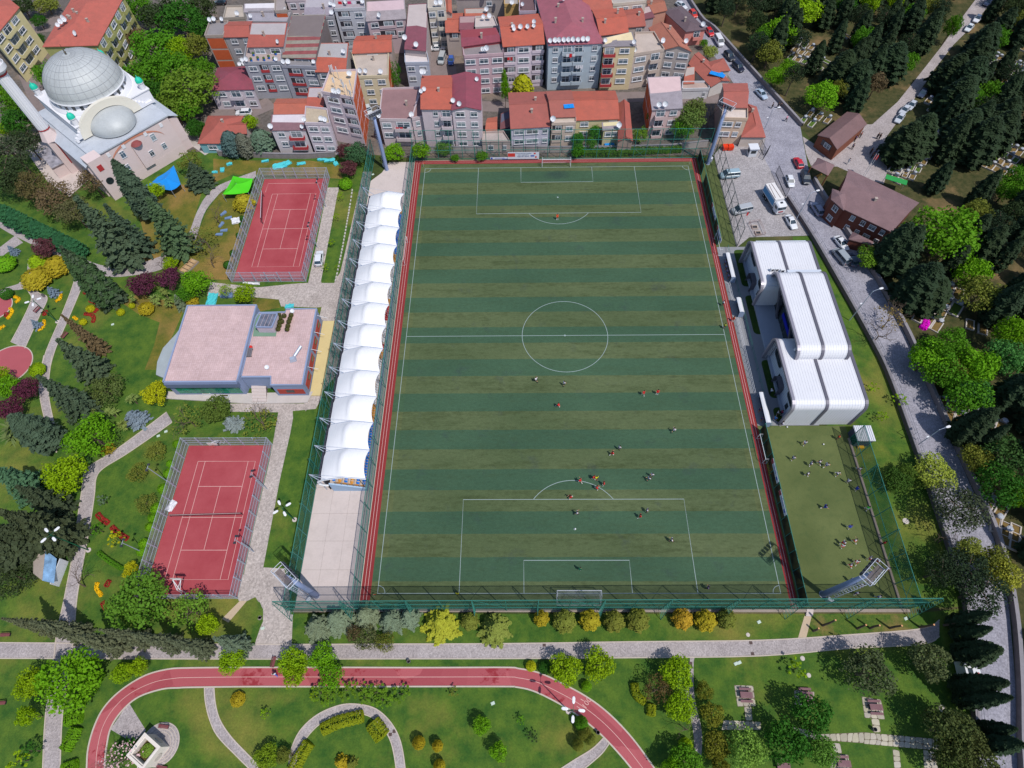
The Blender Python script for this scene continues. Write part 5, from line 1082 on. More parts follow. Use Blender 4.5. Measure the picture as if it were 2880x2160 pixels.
H_('pink house with wide brown felt roof behind the fence', 'C', (27,1248),(362,1252),(60,932),(452,918),7.6, 'flat', 0,(222,204,208),(156,122,124),2,[(.2,.28, 'w'),(.72,.55, 'b')], chim=1, dishes=((.02,.02),(1.0,.05)))
H_('pink annex with small windows beside the brown felt roof', 'C', (364,1240),(543,1205),(440,1010),(542,1000),8.2, 'flat', 0,(218,198,204),(160,128,128),2,[(.3,.24, 'w'),(.85,.12, 'w')], chim=0)
H_('pink four-storey house with orange tiled roof behind the fence', 'C', (460,1122),(775,1127),(472,792),(776,787),11.6, 'gable', 1.1,(226,208,216), ORA, 4,[(.45,.16, 'w'),(.8,.36, 'b')], chim=1, dishes=((.02,.35),(.1,.4),(.02,.9),(.1,.92)))
H_('pink four-storey house with crimson ridged roof behind the fence', 'C', (778,1132),(1078,1132),(781,787),(1072,781),11.8, 'gablex', .9,(226,210,218), CRIM, 4,[(.27,.32, 'w'),(.75,.25, 'w')], rmat=SHEET, chim=0, dishes=((.05,.15),(.28,.05),(.9,.8)))
H_('narrow house with long maroon lean-to roof', 'C', (288,500),(506,522),(330,52),(522,40),9.6, 'shed', .8,(200,186,184),(146,66,84),0,[], rmat=SHEET, chim=0, dishes=((.0,.15),(.55,.02)))
H_('grey-blue front house with white terrace', 'C', (296,664),(542,660),(290,505),(512,522),7.6, 'flat', 0,(198,204,220),(226,216,216),2,[(.22,.3, 'w'),(.72,.3, 'w')], chim=0)
H_('pink four-storey apartment house with grey roof terrace', 'C', (906,594),(1308,568),(890,486),(1302,440),11.0, 'flat', 0,(216,184,192),(150,140,142),4,[(.15,.27, 'w'),(.5,.24, 'w'),(.85,.28, 'w')], chim=0, dishes=((.48,.25),(.54,.25),(.6,.25)))
H_('crimson sheet-roofed storey above the grey roof terrace', 'C', (890,478),(1286,424),(876,314),(1222,290),11.8, 'shed', 1.1,(150,70,80), CRIM, 0,[], rmat=SHEET, chim=1)
H_('pink-white apartment house with orange tiled roof and dark loggias', 'C', (1312,478),(1732,450),(1262,180),(1692,144),12.2, 'gable', 1.2,(226,210,222), ORA, 4,[(.15,.28, 'l'),(.5,.28, 'w'),(.86,.3, 'l')], chim=1, dishes=((.3,.42),(.3,.35),(.48,.38),(.66,.38),(.82,.4),(.84,.5)))
H_('tall grey-blue apartment block with big pinkish red sheet roof', 'C', (1782,464),(2343,442),(1652,-40),(2152,-60),13.0, 'hip', 2.0,(188,202,214),(176,88,104),4,[(.13,.1, 'w'),(.35,.2, 'b'),(.56,.2, 'b'),(.86,.1, 'w')], rmat=SHEET, name='apartment_block', chim=3, dishes=[(.03+.085*i, .01) for i in range(9)]+[(.45,.7)])
H_('small orange-tiled hut among the rubble yards', 'C', (1130,1352),(1242,1360),(1150,1234),(1242,1218),3.2, 'gable', .8,(186,172,160), ORB, 0,[], chim=0)
H_('low concrete-roofed house with tyres behind the fence', 'C', (1092,1482),(1382,1482),(1098,1384),(1312,1374),3.3, 'flat', 0,(206,184,178),(196,182,178),1,[(.8,.14, 'w'),(.3,.2, 'w')], chim=0)
H_('dark sheet-roofed shed beside the clay-roofed house', 'C', (1282,1332),(1382,1302),(1292,1184),(1372,1154),4.0, 'shed', .5,(96,100,120),(118,60,66),0,[], rmat=SHEET, chim=0)
H_('lilac-white two-storey house with broad clay roof behind the fence', 'C', (1393,1328),(1797,1304),(1368,966),(1757,956),6.4, 'gable', 1.6,(218,212,230),(176,78,70),2,[(.2,.27, 'w'),(.54,.33, 'w'),(.87,.13, 'w')], chim=2)
H_('clay-roofed house with tarpaulins on its broken roof', 'C', (1812,1208),(2058,1202),(1760,954),(2010,944),7.8, 'gable', 1.1,(206,186,172),(178,84,72),0,[], chim=0)
H_('beige terrace front of the house with tarpaulins', 'C', (1812,1290),(2062,1282),(1816,1208),(2060,1203),7.2, 'flat', 0,(224,202,188),(206,190,176),3,[(.25,.42, 'l'),(.75,.3, 'w')], chim=0, dishes=((.05,.1),))
H_('yellow-walled house with long orange clay roof', 'D', (77,1242),(512,1226),(24,952),(472,946),5.6, 'gable', 1.5,(228,214,170),(200,82,56),2,[(.2,.2, 'w'),(.88,.2, 'w')], chim=0)
H_('small yellow annex with grey corrugated roof', 'D', (362,1346),(522,1336),(354,1272),(520,1260),4.8, 'shed', .5,(228,214,170), GRY, 1,[(.5,.8, 'w')], rmat=SHEET, chim=0, dishes=((.95,.0),))
H_('long narrow clay-roofed wing beside the yellow-walled house', 'D', (512,1460),(660,1452),(510,1084),(626,1078),4.4, 'gablex', 1.2,(186,160,150), RED, 0,[], chim=0)
H_('pink house with grey corrugated roof and brick side wall', 'D', (868,1133),(1172,1113),(822,806),(1152,794),8.0, 'shed', .6,(224,194,194),(174,166,174),3,[(.3,.38, 'b'),(.75,.25, 'w')], rmat=SHEET, side='l', chim=0, dishes=((.2,.01),(.4,.01)))
H_('yellow apartment house with red balconies and grey sheet roof', 'D', (362,480),(690,472),(374,394),(646,332),12.6, 'shed', .6,(234,214,174),(150,144,150),4,[(.2,.38, 'b'),(.68,.32, 'w')], rmat=SHEET, bal=REDB, chim=0, dishes=((.02,.3),(.95,.0)))
H_('orange-tiled house behind the yellow apartment house', 'D', (326,362),(612,328),(248,108),(556,88),13.0, 'gable', 1.0,(196,176,166),(208,84,56),0,[], chim=2)
H_('beige apartment house with flat grassy roof terrace', 'D', (672,574),(985,524),(690,350),(880,345),9.8, 'flat', 0,(206,188,176),(200,184,174),3,[(.25,.35, 'w'),(.73,.36, 'b')], chim=0, dishes=((.02,.05),))
H_('grey gabled apartment house with half orange roof', 'D', (986,508),(1268,530),(834,294),(1064,274),9.8, 'gablex', 1.4,(196,184,178),(190,106,80),3,[(.25,.3, 'w'),(.75,.38, 'w')], chim=1, dishes=((.02,.2),(.95,.3)))
H_('pink-fronted house with dark brown hipped roof by the road', 'D', (1212,322),(1415,298),(980,108),(1170,64),4.6, 'hip', 1.0,(234,152,142),(102,84,92),1,[(.6,.4, 'b')], rmat=SHEET, chim=1, dishes=((.9,.05),))
H_('low clay-roofed workshop running down to the road', 'D', (1472,893),(1662,832),(1250,664),(1350,545),3.3, 'gablex', 1.0,(222,214,210),(186,84,68),0,[], chim=1)
H_('small hipped clay roof by the road beside the workshop', 'D', (1432,746),(1664,726),(1420,655),(1598,606),3.3, 'hip', .9,(206,196,190),(184,82,66),0,[], chim=0)
H_('low white shed with patched roof', 'D', (1172,936),(1452,930),(1176,862),(1440,858),2.7, 'flat', 0,(226,226,232),(190,166,156),1,[(.85,.1, 'w')], chim=0)
H_('orange lean-to beside the grey gabled apartment house', 'D', (1192,862),(1296,856),(1216,704),(1302,694),3.0, 'shed', .5,(190,176,170), ORB, 0,[], chim=0)
H_('beige corner house with roof terrace near the guard booth', 'D', (1580,1234),(1848,1243),(1602,1104),(1846,1112),7.4, 'flat', 0,(224,196,172),(222,206,196),2,[(.25,.52, 'w'),(.72,.22, 'w')], chim=0)
H_('clay-tiled top storey of the beige corner house', 'D', (1604,1104),(1846,1108),(1600,872),(1845,868),8.2, 'gable', 1.0,(176,152,146),(186,84,72),0,[], chim=0)
H_('low hipped clay roof beside the beige corner house', 'D', (1792,1412),(2034,1412),(1852,1080),(1945,1114),3.2, 'hip', 1.1,(214,200,190),(190,84,72),0,[], chim=1)
H_('clay-roofed house behind the beige roof terrace', 'D', (592,280),(790,262),(562,112),(742,72),9.4, 'gable', 1.0,(200,186,180),(186,78,62),1,[(.7,.3, 'w')], chim=1)
H_('orange-roofed house at the top edge behind the tiled roofs', 'D', (152,96),(450,96),(142,-24),(402,-34),12.6, 'gable', 1.0,(196,180,172),(196,88,66),0,[], chim=1)
H_('brown-orange striped roof house by the upper road', 'D', (822,148),(1010,102),(816,12),(950,-10),6.0, 'gable', .9,(206,150,130),(176,96,66),0,[], chim=1)
H_('small maroon-roofed house beside the clay roofs', 'D', (756,198),(880,172),(756,84),(832,68),7.6, 'shed', .6,(190,170,170),(130,62,74),0,[], rmat=SHEET, chim=0)
H_('cream apartment house at the top edge by the road', 'D', (456,56),(800,22),(402,-60),(782,-82),11.0, 'flat', 0,(222,210,196),(186,176,170),2,[(.2,.14, 'w'),(.4,.16, 'w'),(.75,.3, 'w')], chim=0)
H_('grey plastered wall house at the top edge', 'C', (822,-8),(1322,-18),(822,-150),(1312,-156),9.6, 'flat', 0,(176,166,164),(170,162,160),1,[(.68,.12, 'w')], chim=0, dishes=((.02,-.2),(.6,-.1),(.9,-.2)))
H_('small clay-roofed lean-to below the grey plastered wall', 'C', (922,182),(1132,180),(918,94),(1130,88),6.6, 'shed', .6,(186,172,166), ORB, 0,[], chim=0, dishes=((1.05,.5),))
H_('orange-tiled house on the upper street corner', 'C', (716,330),(880,328),(713,148),(890,140),7.2, 'gable', .9,(196,180,172),(204,88,60),1,[(.5,.6, 'l')], chim=0)
H_('maroon and grey sheet-roofed house behind the crimson storey', 'C', (862,300),(994,300),(862,174),(1020,170),8.0, 'shed', .6,(180,150,150),(150,78,90),0,[], rmat=SHEET, chim=0)
H_('pale roof terrace with three dishes behind the crimson storey', 'C', (1020,298),(1254,286),(1026,188),(1214,184),8.6, 'flat', 0,(214,202,200),(206,192,188),0,[], chim=0, dishes=((.35,.7),(.6,.7)))
H_('lilac plastered house left of the big pinkish red roof', 'C', (1476,134),(1650,130),(1482,-24),(1632,-26),11.4, 'flat', 0,(206,186,200),(120,92,96),1,[(.6,.5, 'w')], chim=0, dishes=((.2,.3),))
H_('yellow-walled house at the top edge above the orange apartment', 'C', (1322,60),(1472,60),(1322,-60),(1470,-62),9.0, 'flat', 0,(216,176,110),(176,166,160),0,[], chim=0, dishes=((.5,-.1),))
H_('cream apartment house with balconies on the upper street', 'C', (532,102),(716,92),(532,0),(702,-8),11.2, 'flat', 0,(224,216,202),(190,180,172),4,[(.2,.36, 'w'),(.7,.46, 'b')], chim=0, dishes=((.5,.2),(.7,.2)))
H_('narrow orange-tiled house at the top edge of the upper street', 'C', (702,132),(776,130),(702,-20),(770,-22),9.4, 'gablex', .7,(196,180,172), ORB, 0,[], chim=0)
H_('ochre apartment block with red hipped roof and red-brown balconies, cut by the frame edge', 'A', (-60,330),(156,62),(-300,40),(-20,-80),13.0, 'hip', 1.6,(232,220,168),(206,88,72),4,[(.42,.3, 'b'),(.72,.2, 'w'),(.15,.2, 'w')], name='apartment_block', cat='building')
H_('olive and ochre apartment block with large red hipped roof and many chimneys', 'A', (374,398),(840,386),(640,-40),(1065,-30),12.0, 'hip', 2.0,(176,176,112),(206,88,72),4,[(.47,.18, 'w')], name='apartment_block', cat='building', chim=5, scols=[(.12,.14, 'b'),(.32,.14, 'b'),(.5,.12, 'w'),(.68,.14, 'b'),(.86,.14, 'b')], dishes=((.25,.3),(.27,.36),(.3,.33),(.2,.26),(.6,.12)))
# ---- walls of yards and the road
STW = M('rubble_wall_stone', (150,140,140),.95,.3,1.2,6,.6); STD = M('dark_retaining_stone', (120,108,108),.95,.3,1.2,6,.6)
def wallrun(label, pts, w, h, mat, name='stone_wall', coping=True):
    o = Vector((pts[0][0], pts[0][1],0)); t = thing(name, label, 'wall', o); P = [Vector((p[0], p[1],0))-o for p in pts]; MB().ribbon(P, w, 0, h).build('masonry', mat, t)
    if coping: MB().ribbon(P, w+.12, h, h+.1).build('coping', M('coping_grey', (150,146,152),.9,.2), t)
    return t
wallrun('long concrete yard wall behind the far pitch fence', [(-36,59.2),(-10,58.8),(14,58.6),(30,59.0),(40,60.5)],.3,1.8, M('yard_wall_concrete', (186,176,172),.9,.16,.6,5,.2, stain=.35))
wallrun('old rubble garden wall behind the upper court', [tuple(at('N', x, y)[:2]) for x, y in ((60,140),(640,165),(960,168),(1270,150))],.35,1.5, STW)
cw = spline([(p[0]+.3, p[1]) for p in RD_R[:6]],4); wallrun('grey stone cemetery wall along the upper road', [p[:2] for p in cw],.5,1.1, STW)
cw2 = spline([(p[0]+.3, p[1]) for p in RD_R[7:]],4); wallrun('grey stone cemetery wall along the lower road', [p[:2] for p in cw2],.5,1.2, STW)
rw = spline([(p[0]-.3, p[1]) for p in RD_L[8:]],4); wallrun('dark stone retaining wall between road and clubhouse lawn', [p[:2] for p in rw],.45,1.1, STD)
fr_ = thing('railing', 'thin blue-grey railing on the retaining wall along the road', 'railing', (rw[0].x, rw[0].y, 1.2)); pmr = MB().tube((0,0,0),(0,0,1.1),.035, n=5).mesh('post'); acc = 0
for a, b in zip(rw, rw[1:]):
    acc += (b-a).length; MB().tube(a-rw[0]+Vector((.25,0,1.05)), b-rw[0]+Vector((.25,0,1.05)),.03, n=4).tube(a-rw[0]+Vector((.25,0,.5)), b-rw[0]+Vector((.25,0,.5)),.025, n=4).build('rail', M('railing_grey', (120,126,140),.5), fr_)
    if acc > 1.9: acc = 0; obj('post', pmr, MATS['railing_grey'], fr_, b-rw[0]+Vector((.25,0,0)))
# ================================================================== mosque
LEAD = M('lead_roof', (206,212,222),.55,.12,.5,4,.05,.1, stain=.25); LEADD = M('dome_lead', (196,200,202),.55,.14,.35,3,.05,.1, stain=.2); PINKW = M('pink_stone', (232,212,210),.85,.08,.5,5,.1); WHITES = M('white_render', (240,240,246),.7,.04,.4,5,0); TURQ = M('turquoise_cap', (40,206,176),.5,.08); SALM = M('salmon_band', (222,150,124),.85,.08); REDT = M('dark_red_trim', (186,60,62),.8,.1)
MZ = 11.5; DZ = 2.5; pb, pr2, pl = at('A', 790,1345, MZ), at('A', 1430,985, MZ), at('A', 350,950, MZ)
ax = (pr2-pb).normalized(); ay = Vector((-ax.y, ax.x, 0)); Wm = (pr2-pb).length; Dm = (pl-pb).dot(ay); mo = Vector((pb.x, pb.y, 0)); ang = math.atan2(ax.y, ax.x)
MQ = thing('mosque', 'white and pink mosque with large lead-grey dome and half dome', 'mosque', mo, ang)
bx3 = lambda n, c, d, m, p=MQ: MB().box(c, d).build(n, m, p)
bx3('wall', (Wm/2, Dm/2,4.2),(Wm, Dm, 8.4), PINKW)
bx3('lower_roof', (Wm/2, Dm/2,8.55),(Wm+.6, Dm+.6,.3), LEAD)
dc = at('A', 770,760,15.5); dl = Vector(((dc-mo).dot(ax),(dc-mo).dot(ay),0)); R = span('A', 305, dc)
S = R*1.12; bx3('upper_storey', (dl.x, dl.y, 10.1),(2*S, 2*S, 3.4), WHITES); bx3('cornice', (dl.x, dl.y, 11.9),(2*S+.4,2*S+.4,.25), WHITES)
for sx, sy in ((-1,-1),(1,-1),(1,1),(-1,1)):
    t_ = MB().lathe([(.75,0),(.75,2.0),(.9,2.05),(.9,2.25)], n=8).build('turret', WHITES, MQ, (dl.x+sx*S*.92, dl.y+sy*S*.92,11.6)); MB().lathe([(.88,2.25),(.85,2.7),(.6,3.2),(.1,3.5),(.04,4.0),(0,4.0)], n=12).build('cap', TURQ, t_, smooth=True)
MB().lathe([(R*1.1,11.9),(R*1.1,12.5),(R*1.0,12.7),(R*.98,14.0),(R*1.04,14.1),(R*1.04,14.35),(0,14.35)], n=48).build('drum', WHITES, MQ, (dl.x, dl.y, 0), True)
wm = MB().box((0,0,0),(.12,.75,1.0)).mesh('drum_window')
for i in range(28):
    a = 2*math.pi*i/28; o = obj('drum_window', wm, GLD, MQ, (dl.x+R*.99*math.cos(a), dl.y+R*.99*math.sin(a),13.3)); o.rotation_euler = (0,0, a)
prof = [(R*1.02,14.35)]+[(R*1.0*math.cos(t),14.5+R*.80*math.sin(t)) for t in np.linspace(0, math.pi/2,16)]
dm = MB().lathe(prof, n=64).build('dome', LEADD, MQ, (dl.x, dl.y, 0), True)
rb = MB()
for i in range(32):
    a = 2*math.pi*i/32; P = [(r*1.004*math.cos(a), r*1.004*math.sin(a), z+.02) for r, z in prof[1:-1]]; rb.path(P, .045,4)
for t in np.linspace(.12,1.35,7):
    r, z = R*1.003*math.cos(t),14.5+R*.803*math.sin(t); P = [(r*math.cos(a), r*math.sin(a), z) for a in np.linspace(0,2*math.pi, 49)]; rb.path(P, .035,4)
rb.build('lead_seams', M('lead_seam', (168,172,178),.6), dm)
MB().lathe([(.3,0),(.12,.3),(.3,.6),(.1,.9),(.22,1.2),(.05,1.5),(.05,2.4),(0,2.5)], n=8).build('finial', M('finial_bronze', (120,110,96),.4, metal=.6), MQ, (dl.x, dl.y, 14.4+R*.8))
# half dome over the front
hc = at('A', 1105,1150,12.5); hl = Vector(((hc-mo).dot(ax),(hc-mo).dot(ay),0)); r2 = span('A', 195, hc)
hd = MB().lathe([(r2*1.0,9.0),(r2*1.0,9.5)]+[(r2*math.cos(t),9.6+r2*.62*math.sin(t)) for t in np.linspace(0, math.pi/2,10)], n=40, a0=math.pi, a1=2*math.pi).build('half_dome', LEADD, MQ, (hl.x, dl.y-S+.1,0), True); hd.scale = (1, min(1.4, max(.5,(dl.y-S-.8)/r2)),1)
arch = MB()
for i in range(24):
    a0, a1 = math.pi*i/24, math.pi*(i+1)/24; ro, ri = r2*1.45, r2*1.02
    q = [(hl.x+ro*math.cos(a0),9.0+ro*.75*math.sin(a0)),(hl.x+ro*math.cos(a1),9.0+ro*.75*math.sin(a1)),(hl.x+ri*math.cos(a1),9.0+ri*.75*math.sin(a1)),(hl.x+ri*math.cos(a0),9.0+ri*.75*math.sin(a0))]
    arch.add([(x, 0, z) for x, z in q]+[(x, -.9, z) for x, z in q],[(0,1,2,3),(7,6,5,4),(0,4,5,1),(2,6,7,3)])
arch.build('arch', M('cream_arch', (240,234,220),.8,.05), MQ, (0, dl.y-S+.05,0))
sp = MB()
for i in range(6):
    for s in (-1,1): x0 = hl.x+s*(r2*1.5-i*r2*.12); sp.box((x0+s*1.0, dl.y-S-.3,9.2+i*.5),(abs(S-abs(x0-dl.x))+.2 if i == 0 else 1.6,.9,.5))
sp.build('stepped_gable', WHITES, MQ)
# front wall: salmon band, windows, mihrab bay
for (x, z, w, h) in ((.3,5.6,1.3,1.9),(.72,5.6,1.3,1.9),(.26,2.3,1.2,1.6),(.5,2.3,1.2,1.6),(.6,2.3,1.2,1.6),(.78,2.3,1.2,1.6)):
    o = place(WINM, 'window', MQ, Vector((Wm*x, -.06, z)),0,(w, 1, h)); place(PANM, 'pane', o, (0,0,0),0,(1,1,1))
for x in (.16,.36,.66,.88): MB().box((Wm*x, -.05,7.2),(.8,.12,1.0)).build('blind_window', WHITES, MQ)
ab = MB(); n = 20
for i in range(n):
    a0, a1 = math.pi*i/n, math.pi*(i+1)/n; ab.add([(Wm*.5+Wm*.36*math.cos(a),-.04-dd, 4.2+r*math.sin(a)) for dd in (0,.06) for a, r in ((a0,4.1),(a1,4.1),(a1,3.5),(a0,3.5))],[(4,5,6,7),(0,4,7,3),(1,2,6,5)])
ab.build('salmon_arch', SALM, MQ)
MB().box((Wm*.5,-.35,3.2),(2.6,.7,6.4)).build('mihrab_bay', PINKW, MQ); MB().lathe([(0,7.2),(.8,7.0),(1.35,6.4)],(Wm*.5,-.35,0),16).build('mihrab_roof', M('brown_red_roof', (150,80,80),.8), MQ)
# side aisles with lean-to lead roofs
for x0 in (-2.4, Wm-.2):
    MB().box((x0+1.3, Dm*.5,3.4),(2.6, Dm*.92,6.8)).build('side_aisle', PINKW, MQ); s = -1 if x0 < 0 else 1
    MB().add([(x0+(0 if s < 0 else 2.6)+s*.3, Dm*.02,6.8),(x0+(2.6 if s < 0 else 0), Dm*.02,8.3),(x0+(2.6 if s < 0 else 0), Dm*.98,8.3),(x0+(0 if s < 0 else 2.6)+s*.3, Dm*.98,6.8)],[(0,1,2,3)]).build('aisle_roof', LEAD, MQ)
bx3('corner_block', (-.3,.2,4.4),(3.6,3.4,8.8), PINKW); MB().box((-.3,-1.55,6.4),(1.2,.1,1.5)).build('window', REDT, MQ); MB().lathe([(0,0),(.9,0),(.9,.1),(0,.1)], n=16).build('arched_opening', GLD, MQ, (-.3,-1.5,2.6)).rotation_euler = (math.pi/2,0,0)
for o in list(MQ.children): o.location.z += DZ
bx3('lower_wall', (Wm/2, Dm/2,1.3),(Wm+.04, Dm+.04,2.6), PINKW); bx3('lower_wall', (-1.1, Dm*.5,1.3),(2.6, Dm*.92,2.6), PINKW); bx3('lower_wall', (Wm+1.1, Dm*.5,1.3),(2.6, Dm*.92,2.6), PINKW); bx3('lower_wall', (-.3,.2,1.3),(3.62,3.42,2.6), PINKW)
# courtyard and porch on the left
cy = [at('A', x, y) for x, y in ((200,1270),(420,1210),(620,1400),(760,1560),(600,1700),(420,1580))]; struct(MB().poly([(p.x, p.y, .02) for p in cy]).build('mosque_courtyard', CONC))
cyf = [at('A', x, y, 3.4) for x, y in ((340,1325),(430,1270),(540,1400),(440,1450))]; t = thing('porch', 'glazed grey porch roof beside the minaret', 'porch', (cyf[0].x, cyf[0].y, 0)); MB().prism([(p-cyf[0])[:2] for p in cyf],0,3.3).build('wall', PINKW, t); MB().prism([((p-cyf[0])*1.05)[:2] for p in cyf],3.3,3.5).build('roof', glass('porch_glass', (170,166,176),.3), t)
# minaret
mp = at('A', 375,1105,12.0); MN = thing('minaret', 'slender white fluted minaret on a pink stone base beside the mosque', 'minaret', (mp.x, mp.y, 0), ang)
MB().box((0,0,3.4),(3.4,3.4,6.8)).build('base', PINKW, MN); MB().box((0,-1.74,3.4),(.5,.1,6.6)).build('red_strip', REDT, MN)
MB().lathe([(2.3,6.8),(1.35,9.3),(1.35,9.5)], n=8).build('transition', PINKW, MN); MB().lathe([(1.42,9.4),(1.42,9.7)], n=16).build('red_ring', REDT, MN)
pf = []
for i in range(32): a = 2*math.pi*i/32; pf.append((1.28*(1+(.05 if i % 2 else -.03))*math.cos(a),1.28*(1+(.05 if i % 2 else -.03))*math.sin(a)))
MB().prism(pf, 9.6,24.0).build('shaft', WHITES, MN)
MB().lathe([(1.3,23.2),(1.5,23.4),(1.5,23.7)], n=24).build('red_ring', REDT, MN); MB().lathe([(1.3,23.6),(2.2,24.6),(2.25,24.6),(2.25,25.7),(2.1,25.7),(2.1,24.8),(0,24.8)], n=24).build('balcony', WHITES, MN)
MB().lathe([(1.05,24.8),(1.05,29.0),(1.25,29.1),(.05,34),(0,34)], n=24).build('spire', LEAD, MN)
for o in list(MN.children): o.location.z += DZ
MB().box((0,0,1.3),(3.42,3.42,2.6)).build('base', PINKW, MN)
# ================================================================== vehicles
PAINT = OM('car_paint', .3,.04,.8,.5,.5); CGL = glass('car_glass', (52,70,84),.08); TYRE = M('tyre_rubber', (44,44,46),.9,.1); HUB = M('wheel_rim', (176,178,184),.35,.05, metal=.4); HLM = M('headlamp', (226,232,240),.2,.03); TLM = M('tail_lamp', (170,24,26),.3,.05)
def loft(st, n_side=4):
    """st: list of (x, half width, z bottom, z top); rounded box sections"""
    b = MB(); V = []
    for x, w, z0, z1 in st:
        c = .22*min(w, (z1-z0)); V += [(x, -w+c, z0),(x, w-c, z0),(x, w, z0+c),(x, w*.985, z1-c*.9),(x, w-c*1.2, z1),(x, -w+c*1.2, z1),(x, -w*.985, z1-c*.9),(x, -w, z0+c)]
    k = 8; F = []
    for i in range(len(st)-1):
        for j in range(k): F.append((i*k+j, i*k+(j+1) % k, (i+1)*k+(j+1) % k, (i+1)*k+j))
    F += [tuple(range(k))[::-1], tuple(range((len(st)-1)*k, len(st)*k))]
    return b.add(V, F)
CARK = {}
def car_parts(kind):
    if kind in CARK: return CARK[kind]
    S = dict(sedan=dict(L=4.55, st=[(2.26,.6,.38,.62),(2.1,.78,.24,.74),(1.35,.87,.2,.90),(.85,.89,.19,.96),(-1.2,.89,.19,1.0),(-1.85,.86,.22,.99),(-2.2,.74,.34,.88)], gh=(.98,.18,-1.02,-1.72,.95,1.44,.78,.6), wb=1.35),
        hatch=dict(L=4.0, st=[(1.98,.6,.38,.64),(1.82,.78,.24,.78),(1.2,.86,.2,.95),(.8,.87,.19,1.0),(-1.4,.87,.2,1.02),(-1.85,.83,.26,1.0),(-2.0,.76,.36,.9)], gh=(.98,.25,-1.35,-1.88,.98,1.48,.78,.62), wb=1.22),
        suv=dict(L=4.5, st=[(2.24,.66,.42,.78),(2.06,.84,.3,.94),(1.3,.92,.26,1.08),(.9,.93,.25,1.12),(-1.7,.93,.26,1.14),(-2.1,.88,.32,1.12),(-2.26,.8,.44,1.0)], gh=(1.08,.4,-1.7,-2.16,1.1,1.66,.84,.7), wb=1.36),
        van=dict(L=4.9, st=[(2.42,.68,.4,.82),(2.26,.86,.28,1.0),(1.7,.94,.24,1.18),(1.4,.95,.23,1.22),(-2.2,.95,.25,1.22),(-2.42,.9,.34,1.18)], gh=(1.72,.95,-2.28,-2.42,1.2,1.92,.9,.8), wb=1.5))[kind]
    P = {}; b = loft(S['st']); P['body'] = (b.mesh('body', False), PAINT)
    fx, f2, r2, rx, z0, z1, w0, w1 = S['gh']
    P['windscreen'] = (MB().add([(fx, -w0+.04, z0),(fx, w0-.04, z0),(f2, w1-.05, z1-.02),(f2,-w1+.05, z1-.02),(fx-.3,-w0+.04, z0),(fx-.3, w0-.04, z0),(f2-.25, w1-.05, z1-.1),(f2-.25,-w1+.05, z1-.1)],[(0,1,2,3),(4,7,6,5),(0,3,7,4),(1,5,6,2),(3,2,6,7),(0,4,5,1)]).mesh('windscreen'), CGL)
    P['rear_window'] = (MB().add([(rx, w0-.06, z0),(rx, -w0+.06, z0),(r2,-w1+.06, z1-.02),(r2, w1-.06, z1-.02),(rx+.25, w0-.06, z0),(rx+.25,-w0+.06, z0),(r2+.2,-w1+.06, z1-.1),(r2+.2, w1-.06, z1-.1)],[(0,1,2,3),(4,7,6,5),(0,3,7,4),(1,5,6,2),(3,2,6,7),(0,4,5,1)]).mesh('rear_window'), CGL)
    for s, nm in ((1, 'side_window'),(-1, 'side_window_')):
        a = [(fx-.12, s*w0, z0),(f2-.06, s*(w1+.005), z1-.04),(r2+.06, s*(w1+.005), z1-.04),(rx+.12, s*w0, z0)]; c = [(x, y-s*.12, z) for x, y, z in a]
        P[nm] = (MB().add(a+c, [(0,1,2,3),(7,6,5,4),(0,4,5,1),(1,5,6,2),(2,6,7,3)]).mesh('side_window'), CGL)
    rf = MB().add([(f2+.03,-w1, z1-.03),(f2+.03, w1, z1-.03),(r2-.03, w1, z1-.03),(r2-.03,-w1, z1-.03),(f2-.1,-w1+.1, z1+.04),(f2-.1, w1-.1, z1+.04),(r2+.1, w1-.1, z1+.04),(r2+.1,-w1+.1, z1+.04)],[(4,5,6,7),(0,1,5,4),(1,2,6,5),(2,3,7,6),(3,0,4,7)])
    for s in (-1,1):
        for xa, xb in ((fx, f2),(rx, r2)): rf.tube((xa, s*(w0-.01), z0-.02),(xb, s*(w1-.0), z1-.02),.045, n=4)
        rf.tube(((f2+r2)/2-.1, s*w0, z0-.02),((f2+r2)/2-.1, s*(w1+.01), z1-.02),.05, n=4)
    P['roof'] = (rf.mesh('roof'), PAINT); L = S['L']; xf = S['st'][0][0]; xr = S['st'][-1][0]; zl = (S['st'][1][2]+S['st'][1][3])/2+.08
    for s in (-1,1):
        P['headlight%d' % s] = (MB().box((xf-.12, s*.55, zl),(.26,.3,.14)).mesh('headlight'), HLM); P['taillight%d' % s] = (MB().box((xr+.04, s*.6, zl+.1),(.14,.22,.2)).mesh('taillight'), TLM); P['wing_mirror%d' % s] = (MB().box((fx-.35, s*(w0+.16), z0+.05),(.1,.2,.14)).mesh('wing_mirror'), PAINT)
    CARK[kind] = (P, S); return CARK[kind]
WT = MB().lathe([(.17,-.1),(.29,-.1),(.32,-.06),(.32,.06),(.29,.1),(.17,.1)], n=16).mesh('tyre', True); WT.materials.append(TYRE); WR = MB().lathe([(0,-.09),(.18,-.07),(.19,.0),(.18,.07),(0,.09)], n=12).mesh('rim'); WR.materials.append(HUB)
def wheels(t, xs, y, r=.32, w=1.0):
    for x in xs:
        for s in (-1,1):
            o = obj('wheel', WT, None, t, (x, s*y, r)); o.rotation_euler = (math.pi/2,0,0); k = r/.32; o.scale = (k, k, w); obj('rim', WR, None, o)
